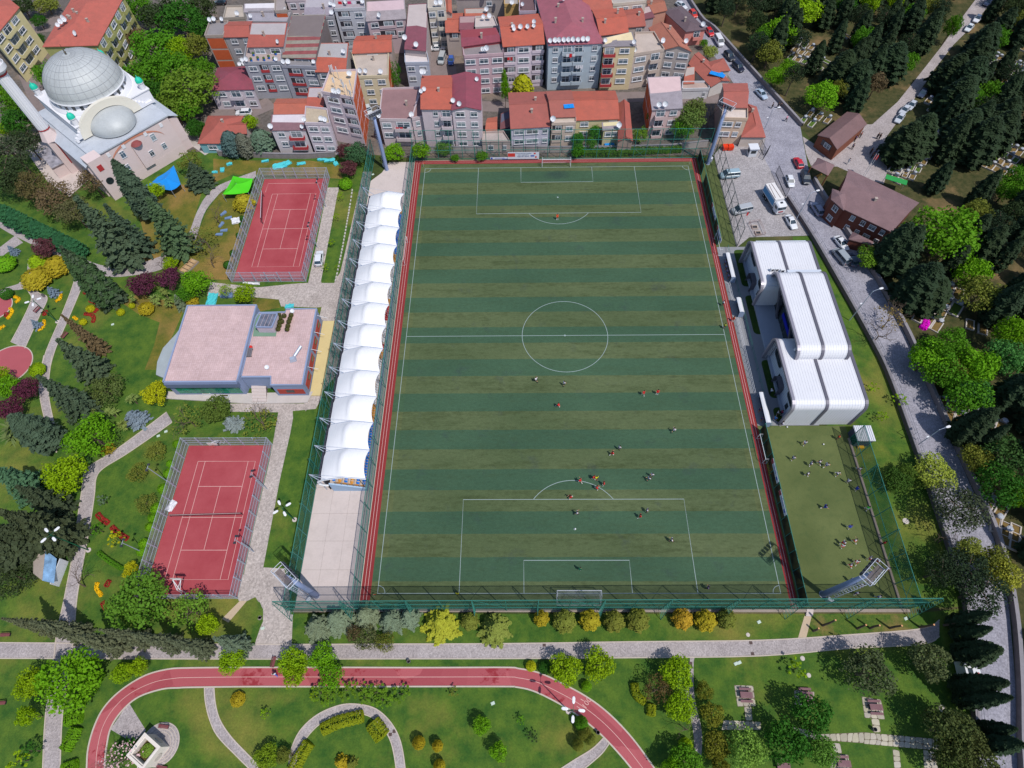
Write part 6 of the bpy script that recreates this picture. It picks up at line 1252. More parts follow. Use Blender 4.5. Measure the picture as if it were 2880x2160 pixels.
def car(kind, k, rear, front, rgb, label, name=None, group=None, cat='car', zc=.7):
    a, b = at(k, *rear, zc), at(k, *front, zc); d = b-a; c = (a+b)/2; ang = math.atan2(d.y, d.x); P, S = car_parts(kind); cl = C3(rgb)
    t = thing(name or dict(sedan='parked_car', hatch='parked_car', suv='parked_car', van='parked_van')[kind], label, cat, (c.x, c.y, .03), ang, group)
    for nm, (me, m) in P.items(): o = obj(me.name.split('.')[0], me, m, t); o.color = cl
    wheels(t, (S['wb'],-S['wb']*.98), S['st'][2][1]-.06); return t
car('suv', 'N', (1085,1310),(1108,1100),(240,242,248), 'white estate car parked between the upper court and the lawn strip')
car('van', 'U', (1378,625),(1215,640),(160,186,200), 'silver-blue van parked beside the green fence in the cobbled yard')
car('van', 'U', (1530,975),(1315,1020),(186,190,196), 'silver minibus parked beside the red flag in the cobbled yard')
car('sedan', 'U', (1900,1055),(1975,1185),(238,240,246), 'white saloon parked beside the dark retaining wall behind the tipper lorry')
car('hatch', 'U', (2035,555),(1985,455),(214,24,46), 'bright red hatchback parked beside the cemetery gate wall')
car('hatch', 'U', (1905,635),(1945,760),(236,238,244), 'white hatchback standing in the road beside the open gate')
car('suv', 'U', (2070,590),(2102,735),(44,50,62), 'black car parked opposite the white hatchback by the pavilion')
car('suv', 'M', (762,195),(700,98),(150,152,176), 'silver-grey estate car parked against the cemetery wall')
car('sedan', 'M', (900,388),(985,492),(240,242,248), 'white saloon parked by the cemetery wall beside the small tiled kiosk')
car('van', 'M', (985,612),(890,500),(164,172,180), 'grey van parked in the road between railing and dark car')
car('hatch', 'M', (1062,632),(1010,530),(84,98,120), 'dark blue-grey car squeezed beside the grey van')
car('hatch', 'D', (1428,288),(1492,372),(220,40,44), 'red hatchback parked by the cemetery wall next to the pink house')
car('van', 'D', (1525,372),(1588,480),(240,240,246), 'white panel van parked on the upper road behind the red hatchback')
car('suv', 'D', (1625,535),(1702,625),(42,46,58), 'black estate car parked on the upper road before the dark blue one')
car('suv', 'D', (1712,652),(1802,735),(40,44,66), 'dark blue off-roader parked on the upper road by the workshop')
car('sedan', 'D', (1952,925),(2045,1020),(186,204,226), 'silver saloon driving down the road beside the corner house')
car('sedan', 'D', (1130,28),(1205,78),(226,230,236), 'white car parked at the top of the road')
car('hatch', 'D', (1272,118),(1308,162),(220,60,40), 'orange-red car half hidden behind the dark brown roof')
car('suv', 'B', (688,1165),(532,1172),(240,240,244), 'white car parked before the crimson-roofed house')
car('hatch', 'B', (430,22),(298,24),(40,42,50), 'black car parked at the top edge behind the grove')
car('hatch', 'B', (1890,1105),(1915,1165),(210,216,220), 'white car in the alley below the cream terrace house')
car('sedan', 'C', (572,498),(688,492),(238,240,246), 'white saloon standing across the upper street')
car('van', 'C', (690,552),(655,668),(188,194,198), 'silver minibus parked in the upper street')
car('hatch', 'C', (772,575),(765,675),(54,100,190), 'blue car parked in the shaded upper street')
car('sedan', 'E', (1838,125),(1785,192),(238,240,246), 'white saloon parked on the cemetery avenue, upper one')
car('sedan', 'E', (1762,212),(1718,262),(230,236,240), 'white car half under a cypress on the cemetery avenue')
car('hatch', 'E', (1925,0),(1880,40),(90,100,130), 'dark car at the top end of the cemetery avenue')
car('hatch', 'E', (1360,770),(1312,838),(60,74,100), 'dark blue car in the shade on the cemetery avenue')
for i, (a, b) in enumerate((((1262,880),(1222,930)),((1205,925),(1160,970)),((1160,990),(1120,1045)))): car('sedan', 'E', a, b, (206,212,222), 'pale car in the row parked under the avenue trees', None, 'pale cars under the avenue trees')
# tipper lorry
a, b = at('U', 1690,775,1.5), at('U', 1832,1005,1.5); c = (a+b)/2; LR = thing('tipper_lorry', 'white tipper lorry with blue-sided covered body in the cobbled yard', 'lorry', (c.x, c.y, .03), math.atan2((b-a).y, (b-a).x))
LWH = M('lorry_white', (240,242,248),.4,.05); LBL = M('lorry_blue', (90,160,210),.5,.12)
loft([(3.95,1.05,.55,2.6),(3.7,1.2,.5,2.95),(2.5,1.22,.5,3.05),(2.2,1.2,.6,3.0)]).build('cab', LWH, LR); MB().box((3.86,0,2.15),(.2,2.1,.85)).build('windscreen', CGL, LR)
for s in (-1,1): MB().box((3.1, s*1.2,2.1),(.9,.08,.7)).build('side_window', CGL, LR)
MB().box((0,0,.85),(7.6,.9,.35)).build('chassis', DARKM, LR); MB().box((-1.0,0,2.1),(5.8,2.4,2.0),0,.98).build('tipper_body', LWH, LR)
for s in (-1,1): MB().box((-1.0, s*1.22,2.0),(5.5,.06,1.3)).build('side_panel', LBL, LR)
MB().box((-1.0,0,3.16),(5.7,2.3,.12)).build('tarpaulin', M('lorry_tarp', (236,232,232),.8,.08), LR); MB().box((2.9,0,3.1),(.5,.6,.06)).build('roof_hatch', DARKM, LR); MB().box((3.98,0,1.15),(.1,1.2,.3)).build('number_band', TLM, LR); MB().tube((1.2,-.9,3.24),(-3.4,-.5,3.24),.06).tube((1.4,.3,3.24),(-3.6,.2,3.24),.06).build('cover_rods', M('rod_brown', (150,130,120),.7), LR)
wheels(LR, (2.9,-1.6,-2.8),1.05,.5,1.5)
# ================================================================== people
def skin_mesh(name, pts, edges, rad, sub=1):
    me = bpy.data.meshes.new('tmp'); me.from_pydata(pts, edges, []); o = bpy.data.objects.new('tmp', me); COL.objects.link(o); m = o.modifiers.new('s', 'SKIN'); m.use_smooth_shade = True
    for v, r in zip(me.skin_vertices[0].data, rad): v.radius = (r, r) if not hasattr(r, '__len__') else r
    me.skin_vertices[0].data[0].use_root = True
    if sub: s_ = o.modifiers.new('u', 'SUBSURF'); s_.levels = sub; s_.render_levels = sub
    dg = bpy.context.evaluated_depsgraph_get(); r_ = bpy.data.meshes.new_from_object(o.evaluated_get(dg)); r_.name = name; bpy.data.objects.remove(o); return r_
CLOTH = OM('cloth', .85,.12,3); SKIN = M('skin', (206,150,120),.7,.06)
def person_proto(pose):
    J = dict(pel=(0,0,.95), waist=(0,0,1.1), chest=(.02,0,1.35), neck=(.03,0,1.5), head=(.05,0,1.64), top=(.05,0,1.74))
    legs = {'stand': ((.0,.12),(.02,.14),(0,.15),(.0,-.12),(.02,-.14),(0,-.15)), 'run': ((.14,.1),(.34,.11),(.1,.12),(-.06,-.1),(-.2,-.1),(-.55,-.12)), 'walk': ((.06,.1),(.16,.11),(.22,.12),(-.04,-.1),(-.08,-.11),(-.26,-.12)), 'run2': ((-.05,.1),(-.16,.11),(-.5,.12),(.14,-.1),(.32,-.11),(.12,-.12))}[pose]
    kz = {'stand': (.5,.08,.5,.08), 'run': (.62,.2,.52,.3), 'walk': (.52,.1,.5,.14), 'run2': (.52,.3,.62,.2)}[pose]
    for i, s in enumerate('LR'):
        h, k, a = legs[3*i:3*i+3]; J['hip'+s] = (h[0]*.3, h[1],.9); J['knee'+s] = (k[0], k[1], kz[2*i]); J['ank'+s] = (a[0], a[1], kz[2*i+1]); J['toe'+s] = (a[0]+.2, a[1], kz[2*i+1]-.04 if kz[2*i+1] < .15 else kz[2*i+1]-.1)
    sw = {'stand': .03, 'run': .32, 'walk': .16, 'run2': -.32}[pose]
    for s, sg, d in (('L', 1,-sw),('R', -1, sw)): J['sh'+s] = (.02, sg*.19,1.42); J['el'+s] = (d*.7, sg*.27,1.17); J['wr'+s] = (d*1.0+.14, sg*.25,1.0 if abs(d) < .1 else 1.12); J['ha'+s] = (d*1.1+.2, sg*.24,.93 if abs(d) < .1 else 1.15)
    N = list(J); I = {n: i for i, n in enumerate(N)}; E_ = [('pel', 'waist'),('waist', 'chest'),('chest', 'neck'),('neck', 'head'),('head', 'top')]
    for s in 'LR': E_ += [('pel', 'hip'+s),('hip'+s, 'knee'+s),('knee'+s, 'ank'+s),('ank'+s, 'toe'+s),('chest', 'sh'+s),('sh'+s, 'el'+s),('el'+s, 'wr'+s),('wr'+s, 'ha'+s)]
    rad = dict(pel=.13, waist=.12, chest=.15, neck=.055, head=.1, top=.07); 
    for s in 'LR': rad.update({'hip'+s: .085, 'knee'+s: .058, 'ank'+s: .04, 'toe'+s: .035, 'sh'+s: .06, 'el'+s: .042, 'wr'+s: .032, 'ha'+s: .04})
    P = {'body': skin_mesh('person', [J[n] for n in N],[(I[a], I[b]) for a, b in E_],[rad[n] for n in N])}
    def sub(name, names, edges, grow, over={}):
        ii = {n: i for i, n in enumerate(names)}; return skin_mesh(name, [over.get(n, J[n]) for n in names],[(ii[a], ii[b]) for a, b in edges],[rad[n]+grow for n in names])
    mid = lambda a, b, t: tuple(J[a][i]+(J[b][i]-J[a][i])*t for i in range(3))
    P['shirt'] = sub('shirt', ['waist', 'pel', 'chest', 'shL', 'shR', 'elL', 'elR'],[('pel', 'waist'),('waist', 'chest'),('chest', 'shL'),('chest', 'shR'),('shL', 'elL'),('shR', 'elR')],.032, {'elL': mid('shL', 'elL', .7), 'elR': mid('shR', 'elR', .7)})
    P['shorts'] = sub('shorts', ['pel', 'hipL', 'hipR', 'kneeL', 'kneeR'],[('pel', 'hipL'),('pel', 'hipR'),('hipL', 'kneeL'),('hipR', 'kneeR')],.04, {'kneeL': mid('hipL', 'kneeL', .7), 'kneeR': mid('hipR', 'kneeR', .7)})
    P['trousers'] = sub('trousers', ['pel', 'hipL', 'hipR', 'kneeL', 'kneeR', 'ankL', 'ankR'],[('pel', 'hipL'),('pel', 'hipR'),('hipL', 'kneeL'),('hipR', 'kneeR'),('kneeL', 'ankL'),('kneeR', 'ankR')],.035)
    for s in 'LR': ii = ['knee'+s, 'ank'+s, 'toe'+s]; P['sock'+s] = sub('sock', ii, [(ii[0], ii[1]),(ii[1], ii[2])],.014, {ii[0]: mid('knee'+s, 'ank'+s, .3)})
    P['hair'] = MB().lathe([(0,.125),(.06,.115),(.1,.07),(.118,.0),(.112,-.05)],(J['head'][0]-.02,0, J['head'][2]+.04),10).mesh('hair', True)
    return P
PP = {k: person_proto(k) for k in ('stand', 'run', 'walk', 'run2')}
for d in PP.values():
    for nm, me in d.items(): me.materials.clear(); me.materials.append(SKIN if nm == 'body' else CLOTH)
pcount = [0]
def person(k, x, y, pose, shirt, legs, label, group=None, face=None, socks=(230,230,230), trousers=False, hair=(50,40,34), z=0.02, s=1.0):
    p = at(k, x, y); pcount[0] += 1; rnd = random.Random(pcount[0]*7); d = PP[pose]; o = obj('person', d['body'], None, None, (p.x, p.y, z), rnd.uniform(0,6.28) if face is None else face, 1.08*s); tag(o, label, 'person', group)
    obj('shirt', d['shirt'], None, o, color=C3(shirt)); obj('trousers' if trousers else 'shorts', d['trousers' if trousers else 'shorts'], None, o, color=C3(legs)); obj('hair', d['hair'], None, o, color=C3(hair))
    for q in 'LR': obj('sock', d['sock'+q], None, o, color=C3(legs if trousers else socks))
    return o
W_, R_, BK, BLU = (232,232,240),(222,36,46),(40,42,52),(66,90,190)
for i, (x, y) in enumerate(((330,228),(570,262),(1512,662),(1045,815),(1298,1080),(1325,1048),(680,1374),(1282,1352),(1492,1608))): person('Q', x, y, ('run', 'walk', 'run2', 'stand')[i % 4], W_, BK, 'footballer in white shirt and dark shorts on the striped pitch', 'footballers in white', None, BK)
for i, (x, y) in enumerate(((520,447),(1252,342),(1374,333),(985,862),(706,1096),(824,1068),(912,1122),(852,1156),(626,1236),(1224,1402))): person('Q', x, y, ('run', 'walk', 'stand', 'run2')[i % 4], R_, R_, 'footballer in red kit with white socks on the striped pitch', 'footballers in red')
person('Q', 850,1074, 'run', (232,226,30), BK, 'referee in yellow shirt beside the penalty arc', None, None, BK)
person('S', 1935,1087, 'stand', (20,130,90),(20,90,70), 'goalkeeper in green kit inside the near goal area', None, 1.2)
person('S', 886,1300, 'stand', (226,236,30), BK, 'assistant in yellow bib on the near goal line', None, 1.5, BK)
person('J', 1742,112, 'walk', (120,110,150), BK, 'person in grey-violet top walking behind the near goal', None, 2.5, BK, True)
person('T', 1742,914, 'stand', (240,84,30),(220,70,30), 'goalkeeper in orange kit at the far penalty arc', None, -1.5)
person('R3', 140,1140, 'stand', (226,236,30), BK, 'linesman in yellow shirt on the right touchline', None, 3.1, BK)
person('R3', 100,555, 'walk', W_, BK, 'person in white shirt walking on the right of the track', None, 3.1, BK)
person('R3', 372,960, 'stand', (240,70,30),(230,70,40), 'person in orange bib standing beside the pipe barrier', None, 3.1)
for i, (x, y) in enumerate(((300,526),(200,658),(428,692),(352,706),(486,716),(325,792),(580,790),(672,854),(770,752))): person('L', x, y, ('run', 'walk', 'run2', 'stand')[i % 4], W_, (70,70,110), 'player in white shirt and blue shorts on the training pitch', 'training players in white and blue')
for i, (x, y) in enumerate(((745,920),(472,1076),(684,1246))): person('L', x, y, ('stand', 'run', 'walk')[i], BLU, BLU, 'player in blue kit on the training pitch', 'training players in blue')
for i, (x, y) in enumerate(((730,1366),(632,1382),(622,1412),(858,1518),(744,1548),(692,1578),(928,1540),(1012,1608))): person('L', x, y, ('run', 'run2', 'walk', 'stand')[i % 4], W_, R_, 'player in white shirt and red shorts on the training pitch', 'training players in white and red')
person('L', 592,478, 'stand', (240,84,30), BK, 'coach in orange top at the head of the training pitch', None, 2.5, BK)
person('L', 838,1088, 'walk', (30,200,60),(200,210,210), 'goalkeeper in bright green shirt beside the training fence')
person('L', 978,1386, 'stand', (220,36,40), BK, 'person in red top and dark trousers by the training fence', None, 2.0, BK, True)
for i, (x, y) in enumerate(((785,92),(745,158),(935,190),(700,45))): person('K', x, y, ('walk', 'stand')[i % 2], W_, (150,60,60) if i == 0 else BLU, 'player in white shirt waiting beside the floodlight mast', 'players beside the floodlight mast')
for i, (x, y, c, l) in enumerate(((850,440, W_, BK),(790,580,(40,150,230),(40,60,150)),(950,430,(170,50,90), BK),(970,715, W_, (60,40,150)))): person('R5', x, y, 'stand', c, l, ['person in white shirt in the shade of the clubhouse corner', 'person in sky blue shirt at the clubhouse corner', 'person in dark pink top against the clubhouse corner', 'person in white top and violet shorts at the clubhouse corner'][i])
person('R4', 960,1350, 'walk', W_, BK, 'person in white shirt at the clubhouse entrance hood', None, 0.3, BK, True)
for i, y in enumerate((15.2,16.6,17.9,19.3)): p = (37.35, y); o = obj('person', PP['stand']['body'], None, None, (p[0], p[1],.02),3.1,1.02); tag(o, 'substitute standing before the northern team bench', 'person', 'substitutes at the northern bench'); obj('shirt', PP['stand']['shirt'], None, o, color=C3((120,130,190))); obj('shorts', PP['stand']['shorts'], None, o, color=C3(BK)); obj('hair', PP['stand']['hair'], None, o, color=C3((50,40,34)))
for i, y in enumerate((-20.6,-18.6)): o = obj('person', PP['stand']['body'], None, None, (37.35, y, .02),3.1,1.02); tag(o, 'substitute in navy standing before the southern team bench', 'person', 'substitutes at the southern bench'); obj('shirt', PP['stand']['shirt'], None, o, color=C3((50,60,130))); obj('shorts', PP['stand']['shorts'], None, o, color=C3(BK)); obj('hair', PP['stand']['hair'], None, o, color=C3((50,40,34)))
person('E', 684,1420, 'walk', W_, (226,226,226), 'person all in white crossing the cemetery forecourt', None, .5, W_, True)
person('E', 150,1050, 'walk', (236,160,190), BK, 'person in pink top walking by the cemetery wall', None, -1.0, BK, True)
for i, (x, y) in enumerate(((30,938),(78,936),(100,940))): person('E', x, y, 'stand', (50,54,66), BK, 'person in dark clothes by the cemetery wall on the road', 'people in dark clothes by the wall', None, BK, True)
for i, (x, y, c) in enumerate(((745,1222,(40,60,150)),(722,1290,(150,150,170)),(935,1200, BK),(955,1205,(60,50,60)),(880,1330, BK),(905,1345,(90,90,140)),(925,1320,(50,50,60)),(890,1365,(70,60,80)),(945,1350,(140,110,130)),(790,1190,(190,60,50)))): person('E', x, y, 'stand', c, BK, 'mourner gathered on the shaded cemetery forecourt', 'people on the cemetery forecourt', None, BK, True)
person('I', 243,850, 'walk', W_, (90,110,220), 'person in white top and blue trousers walking on the jogging track', None, -1.5, W_, True)
person('F', 1585,650, 'walk', (50,70,190),(40,50,90), 'worker in blue bending beside the wooden crates', None, .5, BK, True)
person('F', 1655,605, 'stand', (200,40,50), BK, 'worker in red beside the wooden crates', None, .5, BK, True)
bm_ball = MB().lathe([(.001,-.16)]+[(.16*math.cos(t),.16*math.sin(t)) for t in np.linspace(-1.4,1.4,9)]+[(.001,.16)], n=12).mesh('football', True)
for k, x, y, lab in (('S', 1898,732, 'white football lying in the near penalty area'),('T', 1230,770, 'dark ball mark'),('L', 476,524, 'white football on the training pitch by the coach'),('R5', 1132,757, 'pale green ball at the foot of the clubhouse end wall'))[:]:
    if 'mark' in lab: continue
    p = at(k, x, y); tag(obj('football', bm_ball, M('ball_white', (236,238,236),.5,.1), None, (p.x, p.y, .19)), lab, 'ball')
# ================================================================== lamps, furniture, odds and ends
LGRN = M('lamp_green', (30,100,70),.5,.08); LHEAD = M('lamp_head_white', (246,246,250),.4,.03)
hm_ = loft([(.95,.1,.0,.1),(.75,.22,-.02,.14),(.2,.2,-.02,.15),(.0,.08,.0,.1)]).mesh('lamp_head'); hm_.materials.append(LHEAD)
def park_lamp(p, h, rot, label):
    t = thing('park_lamp', label, 'street lamp', (p.x, p.y, 0), rot, 'four-headed park lamps'); MB().lathe([(.45,0),(.45,.08),(0,.08)], n=8).build('base', CONC, t); MB().lathe([(.11,.05),(.07, h),(0, h)], n=8).build('pole', LGRN, t)
    for i in range(4):
        a = i*math.pi/2; MB().tube((0,0, h-.05),(.75*math.cos(a),.75*math.sin(a), h+.02),.03).build('arm', LGRN, t); o = obj('lamp_head', hm_, None, t, (.7*math.cos(a),.7*math.sin(a), h)); o.rotation_euler = (0,0, a)
park_lamp(at('G3', 1150,1140),9.8,.9, 'four-headed green park lamp beside the left path and thin hedge'); park_lamp(Vector((-2.43,-70.33,0)),9.8,-.1, 'four-headed green park lamp at the inner edge of the jogging track bend'); park_lamp(at('P', 475,1150),6.5,.6, 'four-headed green park lamp on the lawn beside the lower court lane'); park_lamp(at('F', 497,1245),7.5,.4, 'four-headed green park lamp in the flower park')
def court_lamp(k, b, top, label, tw=1.1):
    p = at(k, *b); h = max(4.0, min(8.0, height(k, *b, *top))); t = thing('court_lamp', label, 'floodlight', (p.x, p.y, 0),0, 'court floodlights'); MB().lathe([(.09,0),(.06, h),(0, h)], n=8).build('pole', GALV, t); MB().tube((0,-tw/2, h),(0, tw/2, h),.04).build('crossarm', GALV, t)
    for s in (-1,1): o = MB().box((0,0,0),(.4,.35,.2)).build('lamp', DARKM, t, (.1, s*tw/2, h+.08)); MB().box((0,0,-.11),(.34,.3,.02)).build('lens', LAMPG, o)
for k, b, tp, lab in (('N', (1170,670),(1080,400), 'beside the far end of the upper court'),('N', (1080,1090),(990,850), 'behind the white estate car'),('R6', (1740,400),(1425,190), 'on the paved lane at the near end of the lower court'),('G', (1450,1090),(1275,965), 'left of the lower court by the junipers'),('G3', (1880,1180),(1590,1030), 'left of the lower court by the yellow bush'),('P', (190,830),(45,650), 'on the paved lane at the far end of the lower court')): court_lamp(k, b, tp, 'twin-headed grey court light '+lab)
def road_lamp(k, b, top, label, d):
    p = at(k, *b); h = max(6, min(10, height(k, *b, *top))); t = thing('street_lamp', label, 'street lamp', (p.x, p.y, 0), d, 'road lamps'); MB().lathe([(.1,0),(.06, h),(0, h)], n=8).build('pole', GALV, t); MB().path([(0,0, h-.3),(.6,0, h),(1.5,0, h+.1)],.04).build('arm', GALV, t); obj('lamp_head', hm_, None, t, (1.3,0, h+.05)); MB().path([(0,0, h*.6),(-.4,0, h*.62)],.03).build('lower_arm', GALV, t); o = obj('lower_head', hm_, None, t, (-.3,0, h*.61)); o.rotation_euler = (0,0, math.pi); o.scale = (.6,)*3
for k, b, tp, lab in (('M', (550,240),(690,10), 'beside the tipper lorry wall'),('M', (1010,1110),(1270,885), 'above the paved ramp'),('L', (1290,530),(1485,400), 'beside the pale willow'),('D', (2030,1340),(2130,1175), 'at the junction by the corner house')): road_lamp(k, b, tp, 'grey street lamp '+lab, .3)
WOOD = M('bench_wood', (140,104,110),.8,.15,2,9,.2)
def slats(t, name, x0, x1, ys, z, w, th, mat):
    for y in ys: MB().box(((x0+x1)/2, y, z),(x1-x0, w, th)).build(name, mat, t)
def picnic(p, rz, label):
    t = thing('picnic_table', label, 'picnic table', (p.x, p.y, .04), rz, 'picnic tables')
    slats(t, 'table_slat', -.95,.95,[-.36+.145*i for i in range(6)],.74,.13,.05, WOOD)
    for s in (-1,1): slats(t, 'bench_slat', -.95,.95,[s*.85-.09, s*.85+.09],.44,.16,.05, WOOD)
    for x in (-.7,.7): MB().box((x, 0,.36),(.09,.7,.72)).box((x, 0,.38),(.08,1.9,.08)).box((x, -.85,.2),(.08,.12,.4)).box((x, .85,.2),(.08,.12,.4)).build('leg_frame', DARKM, t)
for k, x, y, lab in (('J', 2075,1030, 'on the flagstones beside the pale green tree'),('K', 915,1135, 'on the flagstones beside the grey-green tree'),('K', 640,1620, 'on the flagstones below the long flagstone path'),('K', 318,1030, 'half hidden by the deep green tree'),('K', 120,1640, 'in the shade at the bottom edge')): picnic(at(k, x, y),-.03, 'wooden picnic table '+lab)
def bench(p, rz, label, mat=None):
    t = thing('park_bench', label, 'bench', (p.x, p.y, .02), rz); m = mat or M('bench_red_brown', (134,76,80),.8,.12); slats(t, 'seat_slat', -.8,.8,(-.18,-.03,.12),.44,.13,.04, m)
    for i in range(2): MB().box((0,.24,.62+.16*i),(1.6,.04,.13)).build('back_slat', m, t)
    for x in (-.65,.65): MB().box((x, 0,.22),(.06,.44,.44)).box((x, .25,.45),(.06,.05,.8)).build('leg_frame', DARKM, t)
for k, x, y, rz, lab in (('H', 1425,1300,-.1, 'on the round plaza behind the white monument'),('H', 1410,1655,3.0, 'on the round plaza in front of the white monument'),('F', 335,1150,1.2, 'under the flower park lamp'),('F', 572,1370,1.2, 'beside the brownish leaning conifer'),('I', 222,745,1.5, 'beside the lime trees at the jogging track'),('H', 60,512,.05, 'on the bottom left lawn below the conifers'),('H', 20,1100,.1, 'at the left edge of the bottom lawn')): bench(at(k, x, y), rz, 'red-brown park bench '+lab)
# monument: hollow white marble block with carved opening, planted inside
mc = at('H', 1290,1510,1.6); MM = thing('stone_monument', 'white carved marble fountain block with planted top on the round plaza', 'monument', (mc.x, mc.y, 0),-.55); MRB = M('white_marble', (238,228,218),.6,.08,.8,6,.1); hs = 1.55
for sx, sy, w, d in ((0,-1,2*hs, .35),(0,1,2*hs, .35),(-1,0,.35,2*hs-.7),(1,0,.35,2*hs-.7)): MB().box((sx*(hs-.175), sy*(hs-.175),1.5),(w, d, 3.0)).build('wall_slab', MRB, MM)
MB().ribbon([(-hs, -hs),(hs, -hs),(hs, hs),(-hs, hs)],.5,3.0,3.2, True).build('cornice', MRB, MM)
for i in range(4): a = i*math.pi/2; MB().lathe([(.0,0),(.62,0),(.62,.08),(.5,.1),(0,.1)], n=16).build('basin_arch', M('marble_shadow', (206,196,186),.6), MM, ((hs+.02)*math.cos(a),(hs+.02)*math.sin(a),1.2)).rotation_euler = (0, math.pi/2, a)
MB().lathe([(0,.3),(.75,.3),(.8,.5),(.65,.55)], n=16).build('basin', MRB, MM, (0,-hs-.5,0)); MB().box((0,0,1.9),(2*hs-.75,2*hs-.75,.2)).build('soil_fill', M('planter_soil2', (96,84,48),.95), MM)
obj('planting', proto('ball')[0][0], None, MM, (0,.1,1.9),0,(.9,.9,.5), C3((110,140,50), KLIT/1.5))
# hoops and nets on the courts
def hoop(p, rz, label):
    t = thing('basketball_hoop', label, 'basketball hoop', (p.x, p.y, 0), rz); pipes('support_frame', [((-.35,0,0),(-.25,.1,1.8)),((.35,0,0),(.25,.1,1.8)),((-.25,.1,1.8),(-.7,1.5,3.2)),((.25,.1,1.8),(.7,1.5,3.2)),((-.25,.1,1.8),(.7,1.5,3.2)),((.25,.1,1.8),(-.7,1.5,3.2)),((-.7,1.5,3.2),(.7,1.5,3.2)),((-.35,0,0),(-.35,-.6,0)),((.35,0,0),(.35,-.6,0))],.06, WHITEM, t)
    MB().box((0,1.6,3.3),(1.8,.05,1.05)).build('backboard', M('backboard', (226,222,216),.5,.05), t); MB().path([(.23*math.cos(a),1.9+.23*math.sin(a),3.05) for a in np.linspace(0,6.28,13)],.02,4).build('ring', M('ring_orange', (220,90,40),.5), t)
hoop(at('O', 690,1375), math.pi, 'white basketball hoop at the far end of the lower court'); hoop(at('R6', 645,1035),0, 'white basketball hoop at the near end of the lower court')
n0, n1 = at('G', 1480,1392), at('G', 2100,1375); t = thing('tennis_net', 'dark tennis net across the lower court', 'net', n0); d = n1-n0; MB().poly([(0,0,.05),(d.x, d.y, .05),(d.x, d.y, .95),(0,0,.95)]).build('mesh', netmat('court_net_dark', (70,50,54),.55), t); MB().tube((0,0,.95),(d.x, d.y, .95),.04).build('tape', M('net_tape', (214,190,188),.7), t)
for q in ((0,0),(d.x, d.y)): MB().tube((*q, 0),(*q, 1.05),.05).build('post', DARKM, t)
n0, n1 = at('N', 530,565), at('N', 520,850); t = thing('volleyball_net', 'dark volleyball net standing at the left side of the upper court', 'net', n0); d = n1-n0; MB().poly([(0,0,.8),(d.x, d.y, .8),(d.x, d.y, 2.0),(0,0,2.0)]).build('mesh', MATS['court_net_dark'], t); MB().tube((0,0,2.0),(d.x, d.y, 2.0),.05).build('tape', WHITEM, t)
for q in ((0,0),(d.x, d.y)): MB().tube((*q, 0),(*q, 2.1),.06).build('post', DARKM, t)
# tents, tarpaulins, building material
def canopy(label, k, corners, peak, z, pz, mat, name):
    C_ = [at(k, x, y, z) for x, y in corners]; P_ = at(k, *peak, pz); o = Vector((C_[0].x, C_[0].y, 0)); t = thing(name, label, 'tent', o); b = MB(); n = 8; V = []
    for a, c in zip(C_, C_[1:]+C_[:1]):
        q = []
        for i in range(n+1):
            for j in range(n+1):
                u, v = i/n, j/n; e = a.lerp(c, u); e = e-Vector((0,0,1))*(.25*math.sin(math.pi*u)*(1-v)); p = e.lerp(P_, v); p.z -= .35*math.sin(math.pi*v)*(pz-z)*.9; q.append(tuple(p-o))
        b.add(q, [(i*(n+1)+j, (i+1)*(n+1)+j, (i+1)*(n+1)+j+1, i*(n+1)+j+1) for i in range(n) for j in range(n)])
    b.build('canopy', mat, t, smooth=True)
    for c in C_: MB().tube((c.x-o.x, c.y-o.y, 0),(c.x-o.x, c.y-o.y, z),.05).build('pole', GALV, t)
    MB().tube((P_.x-o.x, P_.y-o.y, 0), tuple(P_-o),.06).build('centre_pole', GALV, t); return t
canopy('lime green peaked canopy tent beside the upper court', 'N', [(95,540),(360,520),(410,375),(205,350)],(235,430),2.3,3.6, M('lime_canvas', (84,220,30),.6,.06), 'canopy_tent')
canopy('bright blue tarpaulin shelter against the mosque wall', 'A', [(1260,1600),(1480,1645),(1560,1590),(1500,1430),(1360,1530)],(1430,1540),2.4,3.0, M('blue_tarpaulin', (30,150,240),.5,.1,1.2,5,.3), 'tarpaulin_shelter')
TQ = M('turquoise_foam', (84,208,218),.7,.1); WSH = M('white_sheeting', (236,236,242),.6,.06); BST = M('slate_blue_board', (120,146,186),.7,.12)
def crumple(name, label, k, x, y, w, d, rz, mat, cat, group=None, seed=0):
    p = at(k, x, y); rnd = random.Random(seed+int(x)); n = 6; b = MB(); V = [((i/n-.5)*w*(1+rnd.uniform(-.15,.15)),(j/n-.5)*d*(1+rnd.uniform(-.15,.15)),.12+rnd.uniform(0,.28)) for i in range(n+1) for j in range(n+1)]; b.add(V, [(i*(n+1)+j, (i+1)*(n+1)+j, (i+1)*(n+1)+j+1, i*(n+1)+j+1) for i in range(n) for j in range(n)])
    b.add([(v[0]*.98, v[1]*.98,.02) for v in (V[0], V[n*(n+1)], V[-1], V[n])],[(3,2,1,0)]); o = b.build(name, mat, None, (p.x, p.y, .02)); o.rotation_euler = (0,0, rz); return tag(o, label, cat, group)
for i, (x, y, w, d, rz) in enumerate(((690,250,3.4,2.2,.3),(770,225,1.8,1.4,.8),(915,225,2.2,.9,.2),(1120,185,2.0,.8,0),(1210,190,2.6,1.2,.1),(1270,225,1.2,1.4,.6),(20,315,1.4,.8,.1),(95,290,1.0,1.6,.2),(170,230,1.4,.9,.3),(540,200,1.8,.8,.2))): crumple('foam_sheet', 'crumpled turquoise foam sheet on the grass behind the upper court', 'N', x, y, w, d, rz, TQ, 'sheet', 'turquoise foam sheets', i)
